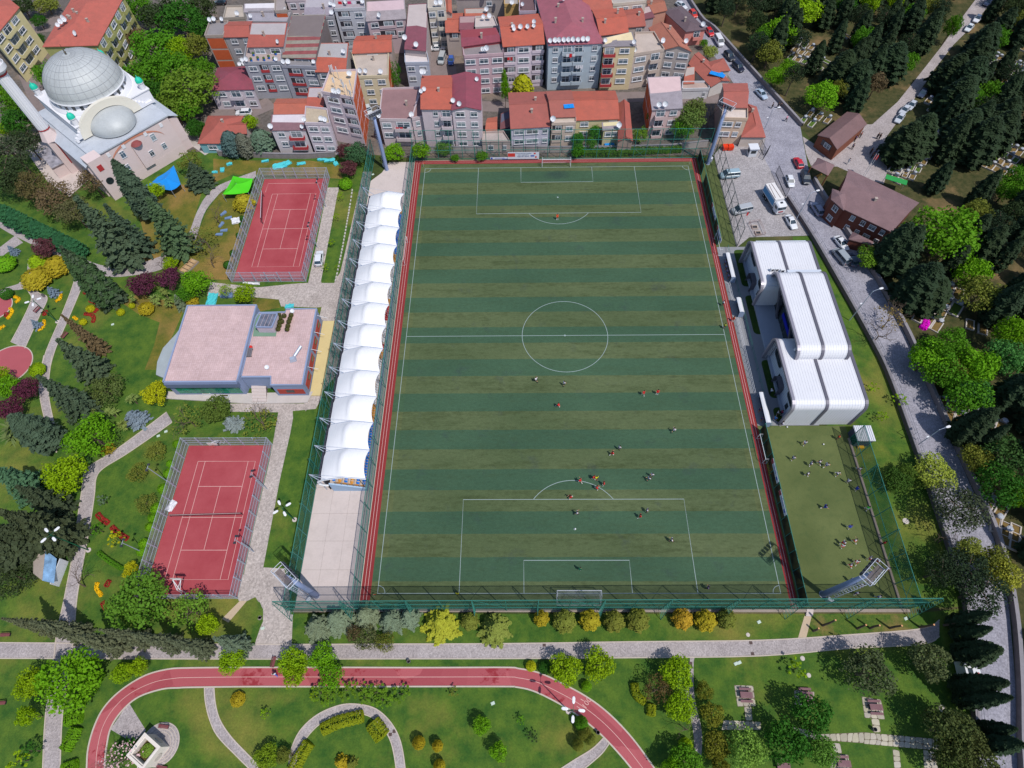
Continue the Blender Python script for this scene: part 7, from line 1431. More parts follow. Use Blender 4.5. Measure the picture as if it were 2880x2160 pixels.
crumple('foam_sheet', 'long turquoise mat leaning behind the club building', 'O', 605,130,2.2,3.2,0, TQ, 'mat'); crumple('foam_sheet', 'turquoise bundle at the far edge of the club building', 'O', 1275,190,2.0,1.0,.1, TQ, 'sheet')
crumple('plastic_sheet', 'white folded sheets heaped beside the upper court', 'N', 235,820,2.0,1.8,.3, WSH, 'sheet'); crumple('plastic_sheet', 'white sheet roll along the near fence of the upper court', 'N', 400,1468,3.6,.5,-.05, WSH, 'sheet'); crumple('plastic_sheet', 'pale sheet left in the corner of the lower court', 'G', 1485,1300,1.2,2.0,-.4, WSH, 'sheet')
for i, (x, y, rz) in enumerate(((105,745,.9),(155,790,.2),(85,860,1.2),(110,920,.1),(60,960,0))):
    p = at('N', x, y); t = thing('panel_stack', 'stack of slate blue boards on the worn ground by the upper court', 'boards', (p.x, p.y, 0), rz, 'slate blue board stacks')
    for j in range(3): o = MB().box((0,0,0),(1.7,.6,.08)).build('board', BST, t, (.05*j, .03*j, .06+.09*j)); o.rotation_euler = (0,0,.06*j)
p = at('O', 735,100); t = thing('panel_stack', 'stack of blue panels under the thin lime tree', 'boards', (p.x, p.y, 0))
for j in range(4): MB().box((0,0,.08+.12*j),(2.6,1.3,.1)).build('board', BST, t)
CR = M('crate_wood', (200,168,128),.85,.15,2,8,.2); p = at('F', 1640,775); t = thing('crate_stack', 'stack of open wooden crates with rubble beside the path', 'crates', (p.x, p.y, 0),1.1)
for i in range(4): MB().box((-1.6+i*1.05,0,.4),(.95,1.7,.08)).box((-1.6+i*1.05,.82,.6),(.95,.06,.4)).box((-1.6+i*1.05,-.82,.6),(.95,.06,.4)).box((-2.05+i*1.05,0,.6),(.06,1.6,.4)).build('crate', CR, t)
MB().box((0,0,.18),(4.4,1.9,.36)).build('pallet', M('pallet_grey', (150,140,136),.9), t)
# guard booth, bins, gate, pit, kiosks
p = at('U', 1518,425); GBo = thing('guard_booth', 'small white guard booth at the entrance of the cobbled yard', 'booth', (p.x, p.y, 0),.05); MB().box((0,0,1.2),(2.0,1.8,2.4)).build('wall', WHITEM, GBo); MB().box((0,0,2.5),(2.5,2.3,.2)).build('roof', WHITEM, GBo); MB().box((0,-.92,1.5),(1.3,.06,.8)).build('window', GLD, GBo); MB().box((-1.02,0,1.4),(.06,1.0,.9)).build('window', GLD, GBo)
for x, y in ((1245,372),(1298,372)):
    p = at('U', x, y); t = thing('rubbish_container', 'orange-red wheeled rubbish container beside the turf strip', 'container', (p.x, p.y, 0),.1, 'orange rubbish containers'); MB().box((0,0,.65),(1.3,1.1,1.0),0,1.12).build('tub', M('container_orange', (240,66,28),.6,.06), t); MB().box((0,.1,1.22),(1.5,1.2,.12)).build('lid', MATS['container_orange'], t)
    for sx in (-.5,.5): MB().lathe([(0,0),(.1,.0),(.1,.08),(0,.08)], n=8).build('wheel', TYRE, t, (sx, -.45,.05))
p = at('L', 805,500); KB = thing('site_cabin', 'pale cabin with corrugated white roof at the training pitch corner', 'cabin', (p.x-.6, p.y+.5,0)); MB().box((0,0,1.2),(2.9,2.9,2.4)).build('wall', M('cabin_dark', (70,76,96),.7), KB); MB().box((.1,.1,2.55),(3.3,3.2,.16)).build('roof', WHITEM, KB); MB().box((0,-1.7,.2),(1.2,.5,.4)).build('yellow_box', HY, KB)
for i in range(9): MB().tube((-1.45+.36*i, -1.5,2.66),(-1.45+.36*i, 1.7,2.66),.05, n=5).build('roof_rib', M('roof_rib_grey', (200,208,222),.5), KB)
def gate(k, a, b, h, label):
    p, q = at(k, *a), at(k, *b); d = q-p; t = thing('metal_gate', label, 'gate', p); L = d.length; u = d/L
    pipes('frame', [((0,0,.1),(d.x, d.y, .1)),((0,0, h),(d.x, d.y, h)),((0,0,0),(0,0, h)),((d.x, d.y, 0),(d.x, d.y, h))],.06, DARKM, t); n = int(L/.35)
    for i in range(1, n): MB().tube(u*(L*i/n)+Vector((0,0,.1)), u*(L*i/n)+Vector((0,0, h)),.035, n=4).build('bar', DARKM, t)
gate('U', (1775,620),(1880,860),2.4, 'dark barred gate leaf behind the tipper lorry'); gate('U', (1640,480),(1690,400),2.2, 'dark gate leaf beside the guard booth'); gate('U', (1600,330),(1650,430),2.0, 'dark gate wing between booth and road')
pp = [at('U', x, y) for x, y in ((1492,1145),(1600,1120),(1660,1260),(1560,1280))]; t = thing('valve_pit', 'pair of square drain pits inside a low railing in the yard', 'drain', pp[0]); P_ = [p-pp[0] for p in pp]
for a, b in zip(P_, P_[1:]+P_[:1]): pipes('rail', [(a+Vector((0,0,.9)), b+Vector((0,0,.9))),(a+Vector((0,0,.45)), b+Vector((0,0,.45))),(a, a+Vector((0,0,.9)))],.035, M('rail_pinkish', (160,130,126),.7), t)
for x, y in ((1555,1180),(1590,1240)): q = at('U', x, y)-pp[0]; MB().ribbon([(q.x-.6, q.y-.5),(q.x+.6, q.y-.5),(q.x+.6, q.y+.5),(q.x-.6, q.y+.5)],.25,0,.3, True).build('pit_frame', FRAMEC, t); MB().box((q.x, q.y, .06),(1.0,.8,.04)).build('cover', DARKM, t)
BRW = (122,70,58); BRF = (140,108,110)
H_('large dark-red cemetery house with brown ribbed roof', 'M', (895,108),(1370,335),(1010,-190),(1600,92),5.4, 'gable', 1.6, BRW, BRF, 2,[(.36,.08, 'w'),(.55,.08, 'w'),(.72,.12, 'w'),(.9,.08, 'w')], rmat=SHEET, chim=1, cat='building', name='cemetery_house')
H_('turret wing with brown hipped roof of the cemetery house', 'M', (865,60),(960,150),(870,-20),(990,20),5.8, 'hip', 1.0, BRW, BRF, 2,[(.5,.4, 'w')], rmat=SHEET, chim=0, cat='building', name='cemetery_house')
H_('small brown-tiled kiosk at the foot of the cemetery house', 'M', (1018,408),(1190,452),(1050,352),(1205,428),2.8, 'hip', .8, BRW, BRF, 0,[], rmat=SHEET, chim=0, name='kiosk', cat='kiosk')
H_('low brown-roofed wash house on the cemetery forecourt', 'E', (440,1165),(600,1284),(682,972),(845,1076),3.6, 'gablex', 1.3,(140,84,64),(126,92,90),1,[(.5,.5, 'l')], rmat=SHEET, chim=0, cat='building', name='wash_house')
gp = [at('E', x, y, 3.4) for x, y in ((372,1442),(520,1518),(578,1426),(436,1362))]; t = thing('gate_pavilion', 'open brown-roofed pavilion with wooden bench at the cemetery gate', 'pavilion', (gp[0].x, gp[0].y, 0)); o_ = Vector((gp[0].x, gp[0].y, 0)); ap = sum(gp, Vector())/4+Vector((0,0,1.3))
MB().add([tuple(p-o_) for p in gp]+[tuple(ap-o_)],[(0,1,4),(1,2,4),(2,3,4),(3,0,4),(3,2,1,0)]).build('roof', SHEET, t, color=C3(BRF))
for p in gp: q = p-o_; MB().box((q.x*.95, q.y*.95,1.7),(.22,.22,3.4)).build('post', M('post_brown', (120,70,54),.8), t)
c = ap-o_; MB().box((c.x, c.y, .5),(2.4,.5,.1),.6).box((c.x, c.y, .25),(.3,.4,.5),.6).build('bench', M('bench_ochre', (200,140,60),.8), t)
for x, y, tx, ty in ((815,1528,880,1390),(832,1530,910,1400)):
    p = at('E', x, y); h = 7.0; t = thing('flagpole', 'flagpole with hanging red flag on the cemetery forecourt', 'flagpole', (p.x, p.y, 0),0, 'flagpoles on the forecourt'); MB().tube((0,0,0),(0,0, h),.05).build('pole', WHITEM, t); MB().add([(.05,0, h-.1),(.5,.2, h-.9),(.35,.1, h-2.0),(.05,0, h-1.6)],[(0,1,2,3),(3,2,1,0)]).build('flag', M('flag_red', (206,36,40),.8), t)
p = at('M', 60,330); t = thing('flagpole', 'flagpole with red flag beside the silver minibus', 'flagpole', (p.x, p.y, 0)); MB().tube((0,0,0),(0,0,6),.05).build('pole', WHITEM, t); MB().add([(.05,0,5.9),(.6,.2,5.2),(.4,.1,4.4),(.05,0,4.7)],[(0,1,2,3),(3,2,1,0)]).build('flag', MATS['flag_red'], t)
p = at('E', 1060,1625); t = thing('awning', 'green awning at the edge of the cemetery house', 'awning', (p.x, p.y, 0),-.5); MB().box((0,0,2.6),(5.0,1.8,.08)).build('canvas', M('green_canvas', (50,160,80),.7), t)
for sx in (-2.4,2.4): MB().tube((sx, .8,0),(sx, .8,2.6),.05).build('post', GALV, t)
# hut at the left edge and kiosk trailer at the road
hp_ = [at('G3', x, y, 2.4) for x, y in ((430,1235),(625,1150),(735,1250),(700,1570),(585,1545),(430,1440))]; o_ = Vector((hp_[0].x, hp_[0].y, 0)); t = thing('park_hut', 'small grey park hut with half glazed roof beside the path', 'hut', o_); b = [p-o_ for p in hp_]
MB().prism([(b[i].x, b[i].y) for i in (0,1,4,5)],0,2.4).build('wall', M('hut_grey', (176,168,160),.85), t); MB().add([(b[0].x, b[0].y, 2.4),(b[1].x, b[1].y, 3.1),(b[4].x, b[4].y, 3.1),(b[5].x, b[5].y, 2.4)],[(0,1,2,3),(3,2,1,0)]).build('roof', M('hut_roof', (182,168,156),.85,.12, stain=.3), t); MB().add([(b[1].x, b[1].y, 3.08),(b[2].x, b[2].y, 2.4),(b[3].x, b[3].y, 2.4),(b[4].x, b[4].y, 3.08)],[(0,3,2,1)]).build('glazed_roof', glass('hut_glass', (130,168,206),.2), t)
MB().box(((b[2].x+b[3].x)/2-.2,(b[2].y+b[3].y)/2,1.1),(.12,(b[2]-b[3]).length, 2.2)).build('side_wall', WHITEM, t)
p = at('K', 1735,865,1.2); KT = thing('kiosk_trailer', 'white kiosk trailer with dark window beside the road railing', 'kiosk', (p.x, p.y, 0),-.1); MB().box((0,0,1.35),(2.2,4.0,2.3)).build('body', WHITEM, KT); MB().box((-.4,.2,2.53),(.7,1.6,.05)).build('roof_window', GLD, KT); MB().box((.6,-.2,2.52),(.5,1.4,.03)).build('print', M('kiosk_print', (200,90,96),.6,.3,3), KT); MB().box((.7,-1.3,2.52),(.5,.5,.03)).build('print', TQ, KT); wheels(KT, (0,),1.0,.3)
for i, (x, y, c) in enumerate(((1640,650,(206,150,110)),(1640,700,(206,150,110)),(1670,690,(226,130,110)),(1630,735,(206,150,110)),(1690,730,(60,60,80)))):
    p = at('K', x, y); t = thing('cafe_stool', 'round stool beside the kiosk trailer', 'stool', (p.x, p.y, 0),0, 'stools by the kiosk'); MB().lathe([(0,.46),(.26,.46),(.26,.4),(0,.4)], n=10).build('seat', M('stool_tan', (206,150,116),.7), t); MB().tube((0,0,0),(0,0,.42),.06).build('leg', DARKM, t)
# pollarded trunks in the strip by the mast
for i, (bx, by, tx, ty) in enumerate(((470,428,590,405),(770,455,848,408),(880,452,975,425),(1050,450,1160,420),(1310,442,1425,405),(1520,425,1640,408),(390,475,430,450))):
    h = max(2.0, min(6, height('K', bx, by, tx, ty))); p = at('K', bx, by); t = thing('pollarded_trunk', 'bare sawn-off tree trunk on the rough strip below the training pitch', 'tree trunk', (p.x, p.y, 0), i, 'sawn-off trunks'); MB().tube((0,0,0),(.1,.05, h*.5),.2,.17,8).tube((.1,.05, h*.5),(.05,.15, h),.17,.14,8).build('trunk', BARK, t, smooth=False); MB().lathe([(0,0),(.14,0),(.14,.02),(0,.02)],(.05,.15, h),10).build('cut_face', M('sawn_wood', (226,168,120),.9), t)
# covers and discs in the lawn
for k, x, y, r in (('J', 2100,508,.32),('K', 298,712,.36),('K', 352,858,.34),('I', 95,360,.34),('R6', 1830,1425,.35),('K', 1505,1145,.5),('L', 1190,1185,.55)): p = at(k, x, y); tag(MB().lathe([(0,.05),(r, .05),(r, 0)], n=16).lathe([(r*.7,.055),(r*.72,.07),(0,.07)], n=16).build('manhole_cover', M('cover_concrete', (212,202,194),.9,.1), None, (p.x, p.y, 0.0)), 'round pale concrete cover set in the lawn', 'manhole cover', 'round lawn covers')
for k, x, y in (('I', 120,452),('K', 1190,368),('N', 1655,335),('F', 975,1268),('I', 2108,1100),('J', 1995,758),('J', 2025,748),('G', 1370,695),('G', 1435,657),('G', 560,782),('J', 2195,398)): p = at(k, x, y); tag(MB().box((0,0,.05),(.6,.45,.1),.4).box((0,0,.11),(.5,.36,.03),.4).build('inspection_cover', M('cover_pale', (206,222,210),.8,.08), None, (p.x, p.y, .0)), 'small rectangular pale cover lying in the grass', 'cover', 'rectangular lawn covers')
for k, x, y in (('J', 340,597),('J', 2125,578),('J', 2140,672),('I', 1222,1370),('I', 1256,1342),('I', 372,1540),('J', 1605,755)): p = at(k, x, y); tag(MB().box((0,0,.045),(.5,.45,.02)).box((0,0,.056),(.4,.06,.012)).build('drain_grate', M('grate_brown', (96,78,76),.8), None, (p.x, p.y, .0)), 'dark square drain grate in the paving', 'drain', 'drain grates')
# litter bins, rocks
for k, x, y, lab in (('I', 1385,740, 'grey round bin on the grass between path and jogging track'),('J', 800,1352, 'grey round bin at the garden path end'),('F', 385,1028, 'dark bin beside the flower park path'),('K', 905,1325, 'dark bin beside the flagstone path')): p = at(k, x, y); t = thing('litter_bin', lab, 'bin', (p.x, p.y, 0)); MB().lathe([(0,.05),(.25,.05),(.3,.8),(.26,.8),(.22,.1),(0,.1)], n=10).build('drum', M('bin_grey', (120,116,118),.7), t); MB().tube((0,0,0),(0,0,.1),.08).build('foot', DARKM, t)
# distance number on the jogging track
a, b = at('Z', 1540,1130), at('Z', 1600,1035); tx = text_obj('distance_number', '100', 1.15, LP, jt, ((a.x+b.x)/2,(a.y+b.y)/2,.0265),(0,0, math.atan2(b.y-a.y, b.x-a.x)),.0005)
for q in (((1410,975),(1490,1025)),((1310,1165),(1395,1222))): line('distance_mark', [at('Z', *q[0]), at('Z', *q[1])], w=.1, z=.0275, parent=jt, mat=LP)
# roof furniture of the houses
BLP = M('blue_pot', (40,120,220),.5)
for i, (x, y) in enumerate(((692,632),(762,620),(825,625),(875,605),(928,625),(715,575),(945,565))):
    p = at('B', x, y, 10.4); t = thing('plant_pot', 'blue plant pot on the grey apartment house terrace', 'plant pot', (p.x, p.y, 10.3),0, 'blue terrace pots'); MB().lathe([(0,0),(.25,0),(.34,.55),(.3,.55),(.22,.1),(0,.1)], n=10).build('pot', BLP, t); obj('plant', proto('ball')[i % 3][0], None, t, (0,0,.4),0,(.35,.35,.4), C3((90,120,60), KLIT/1.4))
for i, (x, y) in enumerate(((1520,700),(1545,720),(1600,760),(1640,840),(1660,900),(1700,950),(1725,960),(1560,850),(1740,900))):
    p = at('B', x, y+60,14.2); t = thing('antenna_mast', 'white cellular antenna mast on the pale pink antenna house', 'antenna', (p.x, p.y, 14.1), i, 'cellular antennas'); h = 2.2+(i % 3)*.6; MB().tube((0,0,0),(0,0, h),.06).build('pole', GALV, t)
    for j in range(2): MB().box((.18*(1 if j else -1),.1, h-.7),(.16,.12,1.3)).build('panel', WHITEM, t)
LAUN = OM('laundry', .85,.1,2)
def laundry(k, x0, y0, x1, y1, z, label, cols):
    a, b = at(k, x0, y0, z), at(k, x1, y1, z); t = thing('washing_line', label, 'washing line', a); d = b-a; MB().tube((0,0,0), d, .015, n=4).build('line', GALV, t); n = len(cols)
    for i, c in enumerate(cols): u = d.normalized(); p = d*((i+.5)/n); MB().box((0,0,-.4-.1*(i % 2)),(d.length/n*.8,.04,.8+.2*(i % 2)), math.atan2(u.y, u.x)).build('cloth', LAUN, t, p, color=C3(c))
laundry('B', 650,95,920,85,8.4, 'line of white washing on the laundry gallery', [W_]*7); laundry('B', 1580,15,1820,10,13.0, 'line of red and dark washing on the laundry terrace', [R_, BK, (220,60,120), W_, BK]); laundry('C', 1960,560,2060,555,11.4, 'red and white washing on the grey-blue block balcony', [W_, R_, W_]); laundry('C', 2060,680,2140,675,8.6, 'white washing on the grey-blue block balcony', [W_]*4); laundry('C', 1350,595,1410,590,10.8, 'red washing on the dark loggia of the orange-roofed apartment', [R_, (180,40,40)]); laundry('C', 190,1320,350,1315,6.2, 'red washing on the pink house balcony behind the fence', [R_, R_, BK, W_]); laundry('D', 1310,330,1375,330,3.6, 'white washing on the pink-fronted house balcony', [W_, (206,190,200), W_])
for k, x, y, z, w, d, m, lab in (('C', 1990,1100,8.6,2.6,1.6, MATS['blue_tarpaulin'], 'blue tarpaulin on the broken clay roof'),('D', 1540,770,4.6,4.2,1.6, MATS['blue_tarpaulin'], 'blue and white tarpaulin on the low workshop roof'),('D', 420,1490,.6,2.6,1.2, MATS['blue_tarpaulin'], 'blue board in the yard of the yellow annex')):
    p = at(k, x, y, z); tag(MB().box((0,0,0),(w, d, .08),-.5 if k == 'D' and y < 1000 else .1).box((w*.2, d*.1,.07),(w*.4, d*.6,.06),.3).build('tarpaulin', m, None, (p.x, p.y, z)), lab, 'tarpaulin')
# ================================================================== graves
STG = M('grave_marble', (206,198,192),.7,.15,1.5,7,.1); BED = M('grave_bed', (128,106,62),.95,.3,2,8,.4); BEDG = M('grave_grass', (84,110,40),.95,.3,2,8,.4); HST = M('headstone_grey', (186,192,204),.6,.1)
gk = MB().ribbon([(-.6,-1.1),(.6,-1.1),(.6,1.1),(-.6,1.1)],.2,0,.42, True).mesh('kerb'); gk.materials.append(STG); gh = MB().box((0,1.05,.6),(.85,.14,1.2)).lathe([(.42,0),(.3,.12),(0,.2)],(0,1.05,1.15),8).mesh('headstone'); gh.materials.append(HST)
gb = [MB().box((0,0,.15),(1.02,2.0,.3)).mesh('bed') for _ in range(2)]; gb[0].materials.append(BED); gb[1].materials.append(BEDG); ngr = [0]
def grave(x, y, rz, s=1.0, lab='kerbed marble grave with headstone in the cemetery clearing', grp='kerbed graves'):
    rnd = random.Random(ngr[0]); ngr[0] += 1; t = thing('grave', lab, 'grave', (x, y, 0), rz+rnd.uniform(-.05,.05), grp, (s*rnd.uniform(.9,1.2), s*rnd.uniform(.9,1.15), rnd.uniform(.7,1.2))); obj('kerb', gk, None, t); obj('bed', gb[rnd.random() < .3], None, t)
    if rnd.random() < .75: obj('headstone', gh, None, t)
def rows(k, p0, p1, n, rowvec, m, lab, grp, s=1.0, skip=.1):
    a, b = at(k, *p0), at(k, *p1); rv = at(k, *rowvec)-a; d = b-a; rz = math.atan2(d.y, d.x); rnd = random.Random(int(p0[0]))
    for j in range(m):
        for i in range(n):
            if rnd.random() < skip: continue
            p = a+d*(i/(n-1 if n > 1 else 1))+rv*j; grave(p.x, p.y, rz, s, lab, grp)
rows('E', (1920,480),(2190,580),8,(1905,520),3, 'kerbed grave in the straight rows of the upper clearing', 'graves in the upper clearing rows')
rows('E', (1900,660),(2130,740),6,(1880,710),2, 'kerbed grave in the lower pair of rows of the upper clearing', 'graves in the lower rows of the upper clearing')
rows('E', (1220,1290),(1390,1350),4,(1170,1350),4, 'kerbed grave beside the white family tomb', 'graves beside the family tomb')
rows('E', (1090,1440),(1190,1490),3,(1060,1480),3, 'kerbed grave beside the forecourt edge', 'graves beside the forecourt')
rows('E', (1960,1240),(2160,1330),5,(1930,1300),4, 'kerbed grave in the right-hand clearing', 'graves in the right clearing', 1.1)
rows('E', (260,380),(370,420),3,(230,440),3, 'kerbed grave in the clearing between bright trees', 'graves between the bright trees', 1.1)
rows('E', (300,1050),(450,1110),3,(360,990),2, 'kerbed grave behind the wash house', 'graves behind the wash house', 1.1)
rows('E', (590,290),(660,260),2,(600,350),2, 'kerbed grave in the small upper clearing', 'graves in the small upper clearing'); rows('E', (430,590),(500,540),2,(450,640),1, 'kerbed grave in the dappled clearing', 'graves in the dappled clearing', 1.2); rows('E', (1380,880),(1470,920),3,(1360,930),2, 'kerbed grave beside the avenue', 'graves beside the avenue')
rows('E', (2090,390),(2200,430),3,(2080,440),1, 'shaded kerbed grave above the upper clearing rows', 'shaded graves above the rows'); rows('Y2', (520,720),(900,900),3,(480,1000),2, 'large kerbed grave beyond the road wall', 'large graves beyond the road wall', 1.5,0); rows('Y2', (250,1080),(600,1260),3,(150,1330),2, 'large kerbed grave beside the magenta flowers', 'graves beside the magenta flowers', 1.35,0)
rows('Y2', (1150,1480),(1400,1560),2,(1150,1550),1, 'white kerbed grave in the shade of the grove', 'white graves in the grove shade', 1.3,0); rows('L', (1500,170),(1660,240),3,(1560,280),2, 'kerbed grave beyond the lower road wall', 'graves beyond the lower road wall', 1.3,0); rows('L', (1760,260),(2000,380),4,(1700,400),2, 'kerbed grave under the leaning cypress', 'graves under the leaning cypress', 1.3); rows('L', (1960,1220),(2120,1290),3,(2040,1330),2, 'kerbed grave on the bank beyond the road bend', 'graves on the bank', 1.3,0); rows('L', (1860,930),(1960,990),2,(1900,1040),2, 'kerbed grave in the shade beyond the road', 'graves in the roadside shade', 1.2,0); rows('M', (1270,640),(1380,680),2,(1240,700),1, 'kerbed grave behind the cemetery wall by the green tree', 'graves by the green tree', 1.3,0)
tp = at('E', 1390,1130); t = thing('family_tomb', 'white walled family tomb with three planted beds beside the avenue', 'tomb', (tp.x, tp.y, 0),-.45); MB().ribbon([(-3,-2.6),(3,-2.6),(3,2.6),(-3,2.6)],.4,0,.9, True).build('surround', WHITES, t); MB().box((0,0,.08),(5.8,5.0,.16)).build('slab', CONC, t)
for i in range(3): MB().ribbon([(-1.8+i*1.4,-.2),(-.8+i*1.4,-.2),(-.8+i*1.4,1.6),(-1.8+i*1.4,1.6)],.22,.1,.5, True).build('bed_kerb', WHITES, t); MB().box((-1.3+i*1.4,.7,.28),(.85,1.6,.2)).build('bed', BED, t)
mg = at('Y2', 260,1440); hedge_run('Y2', [(200,1340),(300,1420),(230,1560)],1.4,.6,(226,20,206), 'patch of magenta flowers on a grave beyond the road', None, .3, 'flower_bed', 120, cat='flower bed')
# ================================================================== planting
def many(kind, k, rows, label, group, H=None, cz=.6, col=None):
    for r in rows:
        x, y, rp = r[:3]; c = r[3] if len(r) > 3 else col; h = r[4] if len(r) > 4 else H
        tree(kind, k, x, y, rp, h, c, label, group, cz)
def talls(kind, k, rows, label, group, col):
    for r in rows: talltree(kind, k, *r[:5], r[5] if len(r) > 5 else col, label, group)
# --- by the mosque and the apartment blocks
g1 = 'big leafy trees between mosque and houses'; l1 = 'big leafy green tree in the grove between the mosque and the crimson-roofed house'
many('broad', 'A', [(1330,400,200, 'mid', 11),(1560,150,190, 'deep', 11),(1400,130,180, 'dark', 10),(1250,640,180, 'mid', 10),(1320,830,150, 'deep', 9),(1620,760,250,(96,122,34),12),(1480,590,170, 'mid', 11),(1490,920,150,(88,116,34),9),(1740,70,120, 'dark', 9),(1200,70,120, 'mid', 9),(1740,250,120, 'deep', 9),(1740,600,120, 'mid', 9),(1690,400,120, 'olive', 9),(1620,930,120, 'mid', 8),(1160,330,100, 'brown', 7),(1400,1000,90, 'mid', 6)], l1, g1)
tree('broad', 'A', 1555,430,125,9, 'lime', 'yellow-green tree rising out of the darker grove beside the mosque')
many('broad', 'A', [(400,640,105, 'mid', 8),(110,880,120, 'mid', 8),(150,1060,130, 'deep', 9),(30,760,90, 'bright', 7)], 'leafy green tree beside the street behind the mosque minaret', 'trees behind the minaret')
tree('round', 'A', 60,1120,85,6, 'lime', 'small yellow-green tree at the foot of the minaret court')
many('pine', 'A', [(120,1330,210, 'pine', 10),(60,1520,190, 'dark', 10),(230,1230,120, 'dark', 9)], 'dark spreading pine beside the mosque courtyard', 'pines by the mosque')
many('pine', 'F', [(480,180,180, 'brown', 8),(640,300,150,(92,92,58),8),(300,80,150,(86,80,48),9),(800,40,130, 'brown', 8),(150,60,120, 'dark', 8)], 'brownish green pine between the mosque and the clipped conifer row', 'brownish pines by the mosque')
talltree('cypress', 'F', 1330,340,990,-160,95, 'cedar', 'tall narrow dark cypress before the pink wall of the mosque')
tree('cedar', 'A', 1690,1490,150,7, 'cedar', 'dark green cedar beside the blue tarpaulin')
tree('round', 'F', 1340,110,80,4.5, 'lime', 'lime green young tree beside the blue tarpaulin')
tree('airy', 'A', 1640,1390,120,6, 'olive', 'thin olive green tree behind the cedar at the mosque corner')
tree('broad', 'A', 1690,1100,85,5, 'deep', 'dark green bush beside the low tiled house')
talls('cedar', 'F', [(1130,735,770,70,215),(1000,1090,680,455,150),(1600,640,1400,90,200,(70,92,62)),(1230,640,950,200,150)], 'big dark cedar in the wooded corner of the park', 'big cedars in the park corner', 'cedar')
talltree('cypress', 'F', 985,1080,560,612,105,(60,84,50), 'tall slender green cypress leaning out of the cedars beside the path')
talls('cypress', 'F', [(140+i*95,395+i*47,55+i*95,150+i*55,68) for i in range(7)], 'green columnar conifer in the clipped row along the park path', 'clipped conifer row', (46,92,56))
# --- flower park, left edge
many('round', 'F', [(390,600,110, 'plum', 4.5)], 'brownish purple-leaved tree beside the park path bend', None)
many('round', 'F', [(1230,920,125, 'purple', 5),(1460,870,108, 'purple', 5)], 'dark purple-leaved plum tree beside the path to the red court', 'purple plum trees by the court path')
many('thuja', 'F', [(310,870,118, 'gold', 3.6),(495,760,108, 'gold', 3.6),(330,730,78, 'lime', 3.2)], 'golden green rounded shrub beside the flower beds', 'golden shrubs by the flower beds', cz=.45)
tree('broad', 'F', 1690,900,128,6, 'bright', 'bright green spreading tree at the corner of the club building')
tree('round', 'F', 1600,1010,80,4.5, 'mid', 'small green tree next to the grey spruce behind the club building')
tree('thuja', 'F', 1650,1060,52,2.4, 'gold', 'small golden shrub against the club building wall')
tree('spruce', 'F', 1545,1055,75,4, 'grey', 'grey green spruce behind the club building')
many('yucca', 'F', [(1150,1040,55),(1330,1050,78),(1440,1070,66),(1410,990,62)], 'spiky yucca under the purple plum trees', 'yuccas by the plum trees', 3.2,.7, 'palm')
many('ball', 'F', [(1040,1160,32, 'yellow'),(1138,1103,24, 'yellow'),(716,1245,30, 'yellow'),(780,1130,34, 'yellow'),(1262,1130,60, 'gold', 2.4)], 'round yellow-green clipped bush on the lawn beside the yuccas', 'yellow clipped bushes on the lawn', 1.3,.5)
tree('round', 'F', 2115,1000,98,5, 'lime', 'round lime green tree between the lower court corner and the club building')
tree('airy', 'F', 1940,970,62,4, 'lime', 'thin lime tree over the blue stack behind the club building')
tree('round', 'F', 1470,740,68,3.5, 'lime', 'small lime green tree at the fork of the park path')
tree('thuja', 'F', 2100,200,88,3.6, 'gold', 'golden green shrub beside the lime green canopy tent')
tree('sparse', 'F', 1760,520,140,6, 'olive', 'half-leafed tree over the path beside the wooden crates')
many('bare', 'F', [(1860,320,100),(1800,700,110),(1370,740,70)], 'bare grey-branched tree on the worn ground by the red court', 'bare trees by the upper court', 5,.6, 'brown')
many('ball', 'F', [(40,740,85, 'bright', 2.6),(50,1000,52, 'deep', 2.0),(320,1655,62, 'lime', 2.2)], 'round green clipped bush beside the flower park path', 'green clipped bushes in the flower park', cz=.5)
many('spruce', 'F', [(110,630,48),(455,985,58),(315,1265,48)], 'small blue spruce at the edge of the flower park path', 'small blue spruces', 2.6,.4, 'blue')
talltree('cedar', 'F', 890,1505,530,1190,95, 'brown', 'brownish leaning conifer with a pale trunk beside the lawn')
talltree('cedar', 'F', 860,1700,520,1370,165, 'cedar', 'dark cedar beside the brownish leaning conifer')
talltree('cedar', 'G', 760,490,320,190,165, 'cedar', 'dark grey-green cedar above the bushes at the left lawn edge')
talltree('cypress', 'G', 480,760,165,395,120, 'cedar', 'broad columnar dark conifer beside the narrow garden path')
tree('juniper', 'G', 905,290,170,4.4,(82,98,50), 'large rounded dark green juniper on the lawn by the club building', cz=.5)
tree('round', 'G', 1340,330,118,4.5, 'yellow', 'bright yellow-green tree at the front corner of the club building')
many('yucca', 'G', [(1140,375,80),(950,490,85),(1050,600,75),(815,480,45)], 'spiky yucca between the juniper and the blue spruce', 'yuccas by the blue spruce', 2.8,.7, 'palm')
tree('spruce', 'G', 1165,540,125,3.6, 'blue', 'blue-grey spruce beside the path to the club building', cz=.4)
tree('spruce', 'G', 2005,585,98,3.4,(132,142,140), 'pale grey-blue rounded spruce beside the club building lane', cz=.4)
tree('broad', 'G', 780,690,205,7, 'bright', 'large bright green tree at the inner side of the path bend')
tree('juniper', 'G', 940,810,62,1.6, 'gold', 'low golden bush at the path edge below the bright green tree', cz=.4)
tree('broad', 'G', 555,1030,182,7, 'lime', 'lime green tree overhanging the path bend')
talls('cedar', 'G', [(620,1600,130,1040,240),(420,1650,60,1180,220),(360,1180,20,770,190,(66,96,66)),(260,1720,-140,1280,240),(560,1330,230,950,170)], 'huge dark cedar in the group at the left edge of the park', 'huge cedars at the park edge', 'pine')
tree('sparse', 'G', 1620,545,150,5.5, 'olive', 'half-leafed tree with brown twigs in front of the club building')
